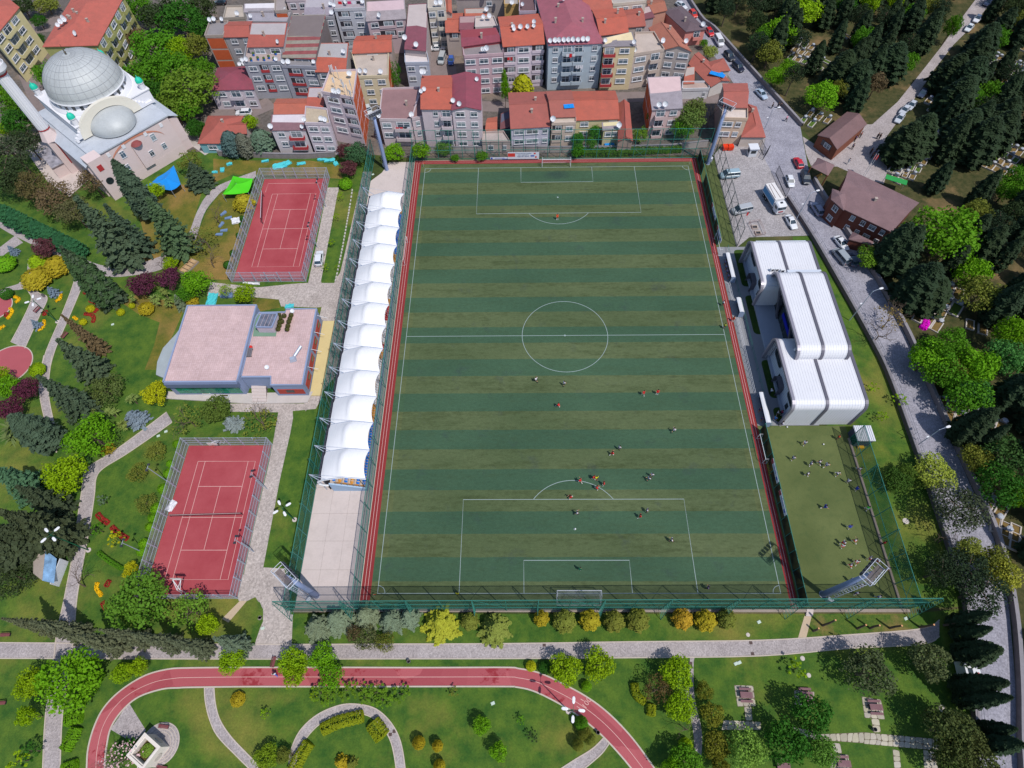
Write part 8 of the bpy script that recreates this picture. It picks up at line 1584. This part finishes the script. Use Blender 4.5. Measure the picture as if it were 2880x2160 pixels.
tree('sparse', 'O', 1010,1190,165,5.5, 'olive', 'half-leafed tree with brown twigs beside the paved lane end')
tree('round', 'G', 1870,465,132,5,(86,104,40), 'dense dark green tree in front of the club building entrance')
many('juniper', 'G', [(1345,830,95),(1190,1015,92),(1260,1275,98)], 'loose olive green juniper on the lawn left of the lower court', 'junipers by the lower court', 2.6,.45, 'olive')
many('ball', 'G', [(1530,765,34),(1472,935,30),(1455,1015,38),(1408,1150,42),(1352,1320,46),(1325,1400,42),(1298,1480,38),(1245,1625,42),(1225,1690,40)], 'round lime bush against the lower court fence', 'lime bushes along the lower court fence', 1.8,.5, 'bright')
many('sapling', 'G', [(880,1250,50, 'grey'),(835,1500,55, 'mid'),(1000,1580,75, 'yellow')], 'young staked tree on the lawn beside the red flower strips', 'saplings by the red flower strips', 3)
many('round', 'G', [(60,270,110, 'bright'),(10,180,80, 'lime')], 'bright green tree at the left edge beside the play area', 'bright trees by the play area', 5)
many('round', 'G', [(230,290,105),(90,460,115)], 'dark purple-leaved tree at the left edge of the park', 'purple trees at the park edge', 5, col='purple')
tree('yucca', 'G', 120,640,190,5,(96,110,64), 'fan palm with drooping fronds at the left edge of the park')
tree('juniper', 'G3', 200,1480,290,4, 'dark', 'dark rounded conifer beside the grey park hut', cz=.5)
tree('round', 'G3', 1700,1400,110,3, 'yellow', 'yellow-green shrub at the lower court corner fence')
# --- strip below the courts
talls('cedar', 'H', [(520,470,40,260,95),(740,500,290,250,110),(1080,610,640,330,125),(1290,560,880,390,105),(1560,600,1130,420,105),(1800,640,1450,480,100),(2110,610,1860,490,120,(92,104,82))], 'grey-green conifer leaning over the park path below the courts', 'grey-green conifers below the courts', (90,96,72))
tree('broad', 'H', 1190,210,265,7,(84,120,34), 'wide green tree at the bottom left corner of the lower court')
tree('airy', 'H', 1640,300,175,6,(104,140,40), 'light green tree at the bottom fence of the lower court')
tree('round', 'H', 1800,420,95,5, 'lime', 'small lime tree beside the stepping path')
tree('broad', 'H', 600,890,270,8, 'bright', 'largest bright green tree beside the crossing of the park paths')
many('round', 'H', [(270,930,135),(240,1210,85)], 'yellow-green tree next to the largest bright green tree', 'yellow-green trees by the path crossing', 5.5, col='lime')
many('round', 'H', [(1055,840,88),(1200,780,82),(2000,730,118)], 'small lime tree between the park path and the jogging track', 'lime trees by the jogging track', 4.5, col='lime')
tree('bare', 'H', 640,60,150,5, 'brown', 'bare pollarded tree with thick crooked branches over the path')
many('sapling', 'H', [(160,1600,95, 'lime'),(270,1510,85, 'deep')], 'young tree on the lawn at the bottom left', 'young trees at the bottom left lawn', 3.4)
tree('sparse', 'H', 1030,1590,170,4.5,(206,170,170), 'pink blossoming tree beside the white stone monument')
tree('spruce', 'H', 1040,1490,95,3.6, 'deep', 'dark green spruce behind the blossoming tree')
for i, (k, pts, w, h, lab) in enumerate([('H', [(885,830),(840,930),(790,1010),(660,1080)],1.5,1.1, 'low green hedge curving round the largest bright green tree'),('H', [(590,1250),(720,1215)],1.7,1.2, 'kidney shaped green hedge between grey path and jogging track, upper one'),
        ('H', [(680,1310),(640,1400),(580,1500)],1.8,1.2, 'bean shaped green hedge between grey path and jogging track, middle one'),('H', [(560,1670),(680,1630)],1.6,1.2, 'rounded green hedge between grey path and jogging track, lowest one'),
        ('I', [(640,1330),(780,1262),(990,1210)],1.8,1.3, 'long yellow-green hedge inside the arched garden path'),('I', [(1075,1265),(1160,1390)],2.3,1.3, 'oval yellow-green hedge inside the right of the arched garden path'),
        ('I', [(390,1690),(450,1570),(530,1440)],1.8,1.3, 'yellow-green hedge inside the left of the arched garden path'),('J', [(1115,930),(1135,1030),(1205,1090)],1.2,1.1, 'curved golden hedge on the lawn right of the jogging track'),('J', [(1262,1110),(1258,1205)],1.3,1.1, 'short golden hedge next to the brown-leaved tree'),
        ('G3', [(1300,1180),(1440,1290),(1590,1380)],.8,.9, 'thin diagonal hedge on the lawn beside the four-armed lamp')]):
    hedge_run(k, pts, w, h, 'bright' if k == 'H' else ((126,136,22) if k in 'IJ' else 'mid'), lab, None)
many('ball', 'H', [(2055,1065,58)], 'round golden bush on the lawn beside the curving garden path', None, 1.4,.5, 'gold')
# --- row under the bottom fence
many('cedar', 'I', [(590,440,150),(760,380,150),(1010,340,140),(1220,380,125),(1380,350,112)], 'silvery blue-green cedar below the tall green fence', 'silvery cedars below the fence', 5.5,.45,(110,124,100))
many('juniper', 'I', [(1020,540,112,(98,104,66)),(1175,570,92, 'olive'),(900,490,70, 'brown')], 'brown-olive conifer between the silvery cedars and the path', 'olive conifers by the path', 4,.5)
tree('cedar', 'I', 1650,420,190,5,(150,152,44), 'large feathery yellow-green conifer below the tall green fence', cz=.4)
tree('cedar', 'I', 2130,460,165,5.5,(120,130,56), 'feathery conifer half yellow half grey-green at the fence', cz=.4)
tree('thuja', 'I', 1910,390,74,3.4, 'olive', 'small olive green shrub between the two feathery conifers', cz=.45)
many('thuja', 'J', [(315,365,64, 'gold'),(515,390,95, 'olive'),(735,380,86, 'gold'),(945,390,88, 'olive'),(1150,380,96, 'olive'),(1535,370,84,(160,130,36)),(1735,385,90, 'gold'),(1915,370,80, 'olive')], 'golden olive conical shrub in the row below the tall green fence', 'golden shrub row below the fence', 3.4,.45)
many('round', 'I', [(380,740,130, 'lime'),(400,855,105, 'lime'),(640,700,120, 'bright'),(710,855,112, 'bright')], 'bright lime tree overhanging the straight of the jogging track', 'lime trees over the jogging track', 4.6)
many('sapling', 'I', [(620,1010,90),(730,1010,80),(840,985,85),(960,990,80),(1090,1010,95),(1200,1030,80),(1320,1020,85),(680,1060,70),(1150,1070,80),(1000,1050,60)], 'loose green shrub on the lawn beside the jogging track straight', 'loose shrubs along the jogging track', 2.0,.5,(92,124,26))
many('sapling', 'I', [(140,1185,45, 'lime'),(1770,1000,45, 'olive'),(560,1030,40, 'lime')], 'tiny young tree on the lawn inside the jogging track', 'tiny trees inside the jogging track', 2)
many('round', 'I', [(150,1570,110,(108,128,24)),(305,1550,70, 'olive')], 'yellow-green bush left of the arched garden path', 'bushes left of the arched path', 3)
tree('spruce', 'I', 790,1610,75,2.2, 'gold', 'small golden spiky shrub within the arched garden path')
tree('spruce', 'I', 880,1620,60,2.2, 'olive', 'small olive spiky shrub within the arched garden path')
many('ball', 'I', [(1468,1440,52),(1630,1468,44),(1645,1640,48)], 'gold-green egg shaped bush on the lawn right of the arched path', 'egg shaped bushes right of the arched path', 2.6,.5, 'gold')
many('round', 'I', [(2010,1290,82, 'bright'),(2160,1515,82, 'bright')], 'small bright green tree on the worn lawn inside the track', 'bright trees on the worn lawn', 3.6)
# --- right of the track
many('ball', 'J', [(225,778,42, 'yellow'),(345,790,50, 'deep'),(705,952,42, 'bright')], 'round clipped bush between the park path and the jogging track bend', 'clipped bushes at the track bend', 1.6,.5)
many('ball', 'J', [(660,1270,55, 'mid'),(690,1360,52, 'olive'),(735,1410,46, 'olive'),(630,1460,46, 'olive')], 'dark egg shaped bush beside the four-headed lamp', 'egg shaped bushes by the lamp', 2.8,.5)
many('round', 'J', [(520,810,142),(810,765,142),(1490,840,148),(1520,1130,136)], 'round lime green tree on the lawn right of the jogging track', 'lime trees right of the jogging track', 4.8, col='lime')
tree('airy', 'J', 1310,985,125,5,(92,76,44), 'brown-leaved tree with thin crown between two lime trees')
many('round', 'J', [(1720,990,78),(1790,1195,108),(1830,1470,126),(1855,1640,80)], 'olive gold tree in the row beside the flagstone corner', 'olive gold trees', 4, col=(106,108,32))
tree('bare', 'J', 1590,1325,92,4, 'brown', 'grey leafless shrub beside the lime green tree')
tree('broad', 'J', 2080,1490,168,6,(118,150,58), 'pale green leafy tree beside the picnic lawn')
many('round', 'J', [(1560,1620,155, 'mid'),(1440,1660,90, 'bright')], 'mid green tree at the bottom edge right of the track', 'mid green trees at the bottom edge', 5)
tree('ball', 'J', 1565,1460,55,2, 'lime', 'round lime bush above the mid green tree')
many('sapling', 'J', [(140,1245,40, 'bright'),(240,1385,50, 'dark')], 'tiny tree on the yellowed lawn inside the track bend', 'tiny trees inside the track bend', 2)
# --- picnic lawn
many('broad', 'K', [(880,830,205,(74,86,56)),(1400,730,170,(84,94,58))], 'loose grey-green tree on the picnic lawn below the path', 'grey-green trees on the picnic lawn', 7)
many('broad', 'K', [(1580,1330,205,(76,86,44)),(1760,1530,200,(78,84,42)),(1600,1600,170,(72,82,40))], 'large olive green tree at the roadside end of the picnic lawn', 'olive trees at the roadside', 8)
many('round', 'K', [(375,1195,175),(150,1440,195)], 'deep green dense tree beside a picnic table', 'deep green trees by the picnic tables', 6.5, col='deep')
tree('round', 'K', 470,1520,130,5,(92,132,48), 'light green tree beside the lowest picnic table')
tree('sapling', 'K', 250,800,85,3, 'lime', 'thin lime sapling on the lawn beside the round lawn lights')
talls('cypress', 'K', [(1590,520,1945,495,58),(1560,410,1945,370,62),(1640,690,2030,745,100),(1600,960,2080,960,85),(1620,1075,2110,1085,72),(1790,1320,2150,1330,62),(1800,1440,2210,1460,85)], 'dark cypress with bare lower trunk along the roadside railing', 'roadside cypresses', 'cyp')
tree('pine', 'K', 1850,130,225,8, 'cyp', 'wide dark pine hanging over the road corner', cz=.7)
# --- lawn right of the building
tree('broad', 'L', 1440,760,170,5,(140,156,62), 'pale yellow-green willow overhanging the road railing')
tree('pine', 'L', 1630,1080,235,8.5, 'pine', 'dense dark pine on the lawn beside the road')
many('broad', 'L', [(1960,1540,150, 'olive'),(1740,1430,110,(130,140,60)),(2030,1640,150,(140,142,50))], 'yellow-green thin tree overhanging the road bend', 'yellow-green roadside trees', 6.5)
many('pine', 'L', [(1700,1600,190),(1480,1620,150)], 'dark pine beside the road bend', 'dark pines at the bend', 7, col='cyp')
tree('bare', 'L', 1560,1330,130,5, 'brown', 'bare tree lying low over the road beside the dark pine')
many('sapling', 'L', [(905,30,50),(1140,130,65),(985,280,55)], 'lime sapling on the lawn between building and road', 'saplings on the right lawn', 2.6, col='lime')
many('broad', 'L', [(1120,830,120,(60,88,30)),(1200,760,80,(80,104,36))], 'low green tree in the shade on the right lawn', 'shaded trees on the right lawn', 4)
tree('bare', 'M', 1290,1220,150,6, 'brown', 'bare brown tree leaning over the road beside the paved ramp')
tree('sparse', 'M', 1370,1090,140,6,(128,110,62), 'brownish budding tree on the cemetery wall')
# --- around the houses by the top fence
many('broad', 'T', [(330,330,95, 'bright', 4.5),(565,310,85, 'bright', 5)], 'bright green bush behind the top left corner of the pitch', 'bushes at the top left corner')
many('broad', 'N', [(1480,110,130,(64,96,60),6)], 'dark green tree beside the floodlight mast', None)
many('round', 'N', [(1370,100,95, 'plum', 5),(1400,270,100, 'plum', 4)], 'dark red-leaved tree behind the upper court', 'red-leaved trees behind the upper court')
tree('ball', 'N', 1365,420,66,2.4, 'bright', 'round bright green bush at the corner of the upper court', cz=.6)
many('sapling', 'N', [(1320,560,38),(1275,770,38),(1225,1040,40),(1160,1300,38),(1290,1290,30)], 'young staked tree on the lawn strip beside the court lane', 'saplings on the lawn strip', 2.8, col='lime')
many('ball', 'N', [(300,790,26),(295,860,26),(260,970,24),(205,1150,34),(150,1270,44),(455,390,24),(420,490,24)], 'small dark green bush along the upper court fence', 'dark bushes along the upper court fence', 1.6,.5, 'deep')
many('thuja', 'B', [(490,1500,110,(74,96,92),7),(620,1520,85,(96,98,84),7),(800,1470,125,(88,108,88),6)], 'grey-green dense conifer behind the garden wall of the pink houses', 'grey-green conifers by the garden wall', cz=.45)
tree('round', 'B', 680,1270,85,5, 'lime', 'lime green tree between the tiled houses')
tree('broad', 'B', 110,1340,90,5, 'deep', 'dark green tree at the corner of the low tiled house')
many('airy', 'C', [(190,740,60, 'ivy', 8),(195,830,55, 'ivy', 6)], 'ivy-like green tree against the cream house', 'ivy trees beside the cream house')
tree('thuja', 'C', 1510,900,110,7, 'yellow', 'yellow-green cypress in front of the pink apartment house', cz=.5)
many('broad', 'C', [(1330,930,50, 'bright', 9),(1320,830,30, 'bright', 9)], 'climbing green tree on the corner of the pink apartment house', 'climbers at the pink apartment house')
tree('sparse', 'C', 620,150,90,10, 'olive', 'thin tall tree in front of the cream house on the upper street')
many('broad', 'C', [(2090,1440,60, 'ivy', 5),(2080,1560,70, 'ivy', 4)], 'green shrub before the beige house behind the fence', 'shrubs before the beige house')
many('broad', 'D', [(90,1450,65, 'ivy', 5),(270,1370,70, 'ivy', 5),(230,1480,60, 'mid', 4),(740,1400,85,(104,136,30),5),(870,1210,65, 'ivy', 6),(100,1550,70, 'mid', 3.5)], 'green bush among the yards behind the top fence', 'bushes behind the top fence')
many('broad', 'D', [(1240,1230,170,(88,108,48),8),(1310,1130,120,(96,112,56),8),(1190,1340,110, 'mid', 6)], 'large leafy tree between the grey-roofed house and the corner house', 'large trees by the corner house')
many('bare', 'D', [(1470,1200,70)], 'leafless tall tree beside the corner house', None, 8,.5, 'brown')
tree('round', 'D', 1460,540,80,5,(132,140,60), 'pale green tree on the pavement by the pink house')
tree('broad', 'D', 1400,450,45,3, 'mid', 'small bush at the pink house corner')
for i, (pts, w, h, col, lab) in enumerate([([(60,1590),(400,1600),(800,1580),(1150,1560)],2.2,1.6,(68,104,26), 'long low shrubbery between the top fence and the yard wall'),([(1640,1470),(1760,1450),(1870,1440)],1.6,1.6,(116,130,40), 'shrubbery at the foot of the corner house')]):
    hedge_run('D', pts, w, h, col, lab, None, .3, n_per=110)
many('broad', 'T', [(1090,360,55, 'mid', 2.5),(860,380,40, 'mid', 2),(760,300,80,(84,120,40),2.5)], 'low bush between the top fence and the yard wall', 'low bushes by the yard wall')
many('broad', 'A', [(520,60,0, 'mid', 6)][:0], '', None)
many('round', 'A', [(340,180,70, 'deep', 4),(400,40,110, 'olive', 5),(200,60,100, 'dark', 6),(340,340,50, 'deep', 4)], 'shrub in the garden between the two ochre apartment blocks', 'shrubs between the ochre blocks')
# --- flower beds
def bed(k, pts, w, col, label, cat='flower bed'): hedge_run(k, pts, w, .35, col, label, 'flower beds', .22, 'flower_bed', 190, cat=cat)
for pts in ([(780,1065),(840,1090),(850,1130),(815,1165)],[(735,1180),(790,1185),(815,1215),(805,1250)],[(775,960),(730,1005)]): bed('F', pts, .8, 'redleaf', 'curved red flower bed on the lawn beside the yellow bushes')
for pts in ([(845,1370),(880,1410),(940,1450)],[(970,1480),(1030,1540),(1105,1585)]): bed('G', pts, .9, 'redleaf', 'red flower strip on the lawn left of the lower court')
for pts in ([(130,1030),(170,1050),(140,1080)],[(90,1130),(110,1160),(70,1220)],[(530,1010),(520,1050),(485,1070)],[(385,1235),(380,1290),(335,1320)],[(40,1280),(0,1310)],[(640,1205),(665,1225)]): bed('F', pts, .6,(226,180,20), 'yellow flower patch in the flower park')
for pts in ([(60,1170),(55,1200)],[(400,1150),(385,1190)]): bed('F', pts, .8, 'redleaf', 'red flower patch in the flower park')
bed('H', [(845,60),(840,110),(880,170)],.6,(226,180,20), 'yellow flower strip beside the wide green tree')
for pts in ([(950,40),(920,90)],[(890,230),(920,280)]): bed('H', pts, .8, 'redleaf', 'red flower clump beside the wide green tree')
# --- cemetery
CG = 'cemetery trees'
many('broad', 'E', [(290,80,180, 'lime', 9),(110,270,150, 'bright', 9),(60,660,85, 'bright', 6),(180,590,85, 'bright', 6),(470,820,150, 'bright', 8),(560,150,0, 'mid', 1)][:5], 'bright green leafy tree among the graves along the road wall', 'bright trees by the cemetery wall')
many('broad', 'E', [(900,10,80, 'lime', 10),(820,330,95, 'mid', 9),(1600,230,65, 'mid', 9),(1990,330,85, 'mid', 9),(1100,20,70, 'lime', 10),(940,720,80, 'brown', 8),(20,450,110, 'olive', 8),(1900,800,120, 'mid', 9),(2160,60,130, 'dark', 9),(680,20,90, 'deep', 9)], 'leafy tree standing between the dark cypresses of the cemetery', 'leafy trees between the cypresses')
tree('broad', 'M', 1860,350,300,12,(82,128,20), 'huge bright green tree behind the brown-roofed cemetery house')
tree('round', 'M', 1180,560,118,5.5,(92,128,34), 'green tree on the cemetery wall beside the parked cars')
many('broad', 'M', [(1700,1430,170, 'bright', 8),(1830,1540,170, 'mid', 8),(2060,690,150, 'bright', 9),(2140,880,170, 'olive', 9),(2120,1500,180, 'bright', 8)], 'green leafy tree between the graves beyond the road wall', 'leafy trees beyond the road wall')
many('broad', 'Y3', [(480,640,330, 'mid', 8),(1300,950,330, 'bright', 8),(1850,700,380,(66,112,50),9),(1950,240,300, 'bright', 9),(1250,1450,330,(60,104,40),8),(800,1000,260, 'olive', 7)], 'green leafy tree in the dense grove at the right edge', 'leafy grove at the right edge')
many('broad', 'L', [(1720,90,190, 'mid', 8),(2050,620,190,(60,88,40),8),(1800,640,130, 'olive', 6),(2020,880,200, 'deep', 8),(2150,950,120, 'bright', 7)], 'leafy tree among the graves at the right edge', 'leafy trees at the right edge')
talls('cypress', 'M', [(1250,660,1500,240,110),(1330,690,1610,270,120),(1480,960,1700,560,150),(1600,1000,1720,640,140)], 'tall dark cypress behind the brown-roofed cemetery house', 'cypresses by the cemetery house', 'cyp')
talls('cypress', 'L', [(1610,470,1960,190,110),(1760,560,2090,340,55)], 'dark cypress leaning over the grave kerbs beyond the road', 'cypresses beyond the road', 'cyp')
AVENUE = [tuple(at('E', x, y)[:2]) for x, y in ((640,1400),(900,1200),(1050,1050),(1200,860),(1350,660),(1560,390),(1750,120),(1900,-80),(2050,-250))]
def dseg(p, a, b):
    p, a, b = Vector(p), Vector(a), Vector(b); d = b-a; t = max(0, min(1,(p-a).dot(d)/d.length_squared)); return (p-a-d*t).length
def clear_avenue(x, y, H, w=3.0):
    for z in (0.0, H*.3, H*.6, H*.9):
        k = CAMP[2]/(CAMP[2]-z); q = (CAMP[0]+(x-CAMP[0])*k, CAMP[1]+(y-CAMP[1])*k)
        if min(dseg(q, a, b) for a, b in zip(AVENUE, AVENUE[1:])) < w+(1.2 if z else 1.5): return False
    return True
talls('cypress', 'E', [r for r in [(700,980,800,630,70),(900,1060,960,620,130),(1000,1030,1080,690,120),(1120,860,1200,380,120),(1250,720,1330,320,110),(360,640,440,330,60),(560,760,640,400,110),(690,840,760,470,110),(980,700,1040,300,120),(1340,640,1420,240,110),(1450,520,1560,150,110),(1550,350,1650,30,100),
    (1080,1400,1180,980,130),(1180,1360,1290,900,130),(1520,1020,1630,560,130),(1600,880,1700,380,130),(1480,800,1590,400,120),(1700,640,1800,250,110),(1780,500,1880,130,110),(1560,1300,1700,860,130),(1700,1400,1850,900,140),(1850,1330,1990,830,130),(1900,1180,2060,760,110)] if clear_avenue(*at('E', r[0], r[1])[:2],11,2.2)], 'tall dark cypress lining the cemetery avenue', 'avenue cypresses', 'cyp')
_r = random.Random(5); gaps = [('E', 330,400,140),('E', 100,480,70),('E', 620,300,75),('E', 470,560,70),('E', 870,470,70),('E', 2060,560,210),('E', 1400,1170,140),('E', 1160,1440,170),('E', 2060,1330,190),('E', 400,1090,150),('E', 620,930,80),('E', 1430,890,100),('E', 1500,980,60),('E', 1700,1480,60),('E', 2130,150,60),
    ('M', 1830,960,230),('M', 1300,690,110),('M', 1620,880,60),('L', 1850,300,230),('L', 1560,150,100),('L', 1950,950,140),('L', 2080,1300,170),('L', 1700,560,80),('M', 1700,1060,130),('M', 2060,1150,80),('E', 1480,1560,90),('Y1', 1450,120,250),('Y1', 1550,1250,250),('Y2', 1950,450,200),('Y2', 1100,1500,300),('Y2', 500,1100,400)]
GAPS = [(at(k, x, y), span(k, r, at(k, x, y))) for k, x, y, r in gaps]
def rd_right(y):
    for a, b in zip(RD_R, RD_R[1:]):
        if min(a[1], b[1]) <= y <= max(a[1], b[1]) and a[1] != b[1]: return a[0]+(b[0]-a[0])*(y-a[1])/(b[1]-a[1])
    return 60
placed = [(o.location.x, o.location.y) for o in COL.objects if o.name.startswith(('cypress', 'decid', 'pine')) and o.location.x > 40]
nfill = 0
BLD = [(at('M', 1250,250),15),(at('E', 640,1110),12),(at('E', 450,1440),7),(at('E', 800,1500),10)]
for _ in range(9000):
    x, y = _r.uniform(44,205), _r.uniform(-75,250)
    if x < rd_right(y)+2.5 or (y > 118 and x < 50+(y-118)*.02): continue
    q = proj((x, y, 6))
    if not (-150 < q[0] < 3080 and -250 < q[1] < 2300): continue
    if not clear_avenue(x, y, 11): continue
    if any((Vector((x, y, 0))-c).length < r for c, r in BLD): continue
    blocked = False
    for c, r in GAPS:
        # keep the clearings clear as seen from above and to their south
        if (Vector((x, y))-c.xy).length < r or (Vector((x+1.5, y+5))-c.xy).length < r*.8: blocked = True; break
    if blocked: continue
    if any((x-a)**2+(y-b)**2 < 3.7**2 for a, b in placed): continue
    placed.append((x, y)); nfill += 1
    if nfill > 290: break
    u = _r.random()
    if u < .66: plant('cypress', (x, y), _r.uniform(1.7,2.6), _r.uniform(9,13), 'cyp', 'dark cypress in the wooded part of the cemetery', 'cypresses in the cemetery wood')
    elif u < .84: plant('pine', (x, y), _r.uniform(2.8,3.8), _r.uniform(8,10), 'cyp', 'dark broad conifer in the wooded part of the cemetery', 'broad conifers in the cemetery wood')
    else: plant('broad', (x, y), _r.uniform(2.4,3.4), _r.uniform(6,9), _r.choice(['deep', 'mid', 'olive', 'dark']), 'shaded leafy tree in the wooded part of the cemetery', 'leafy trees in the cemetery wood')
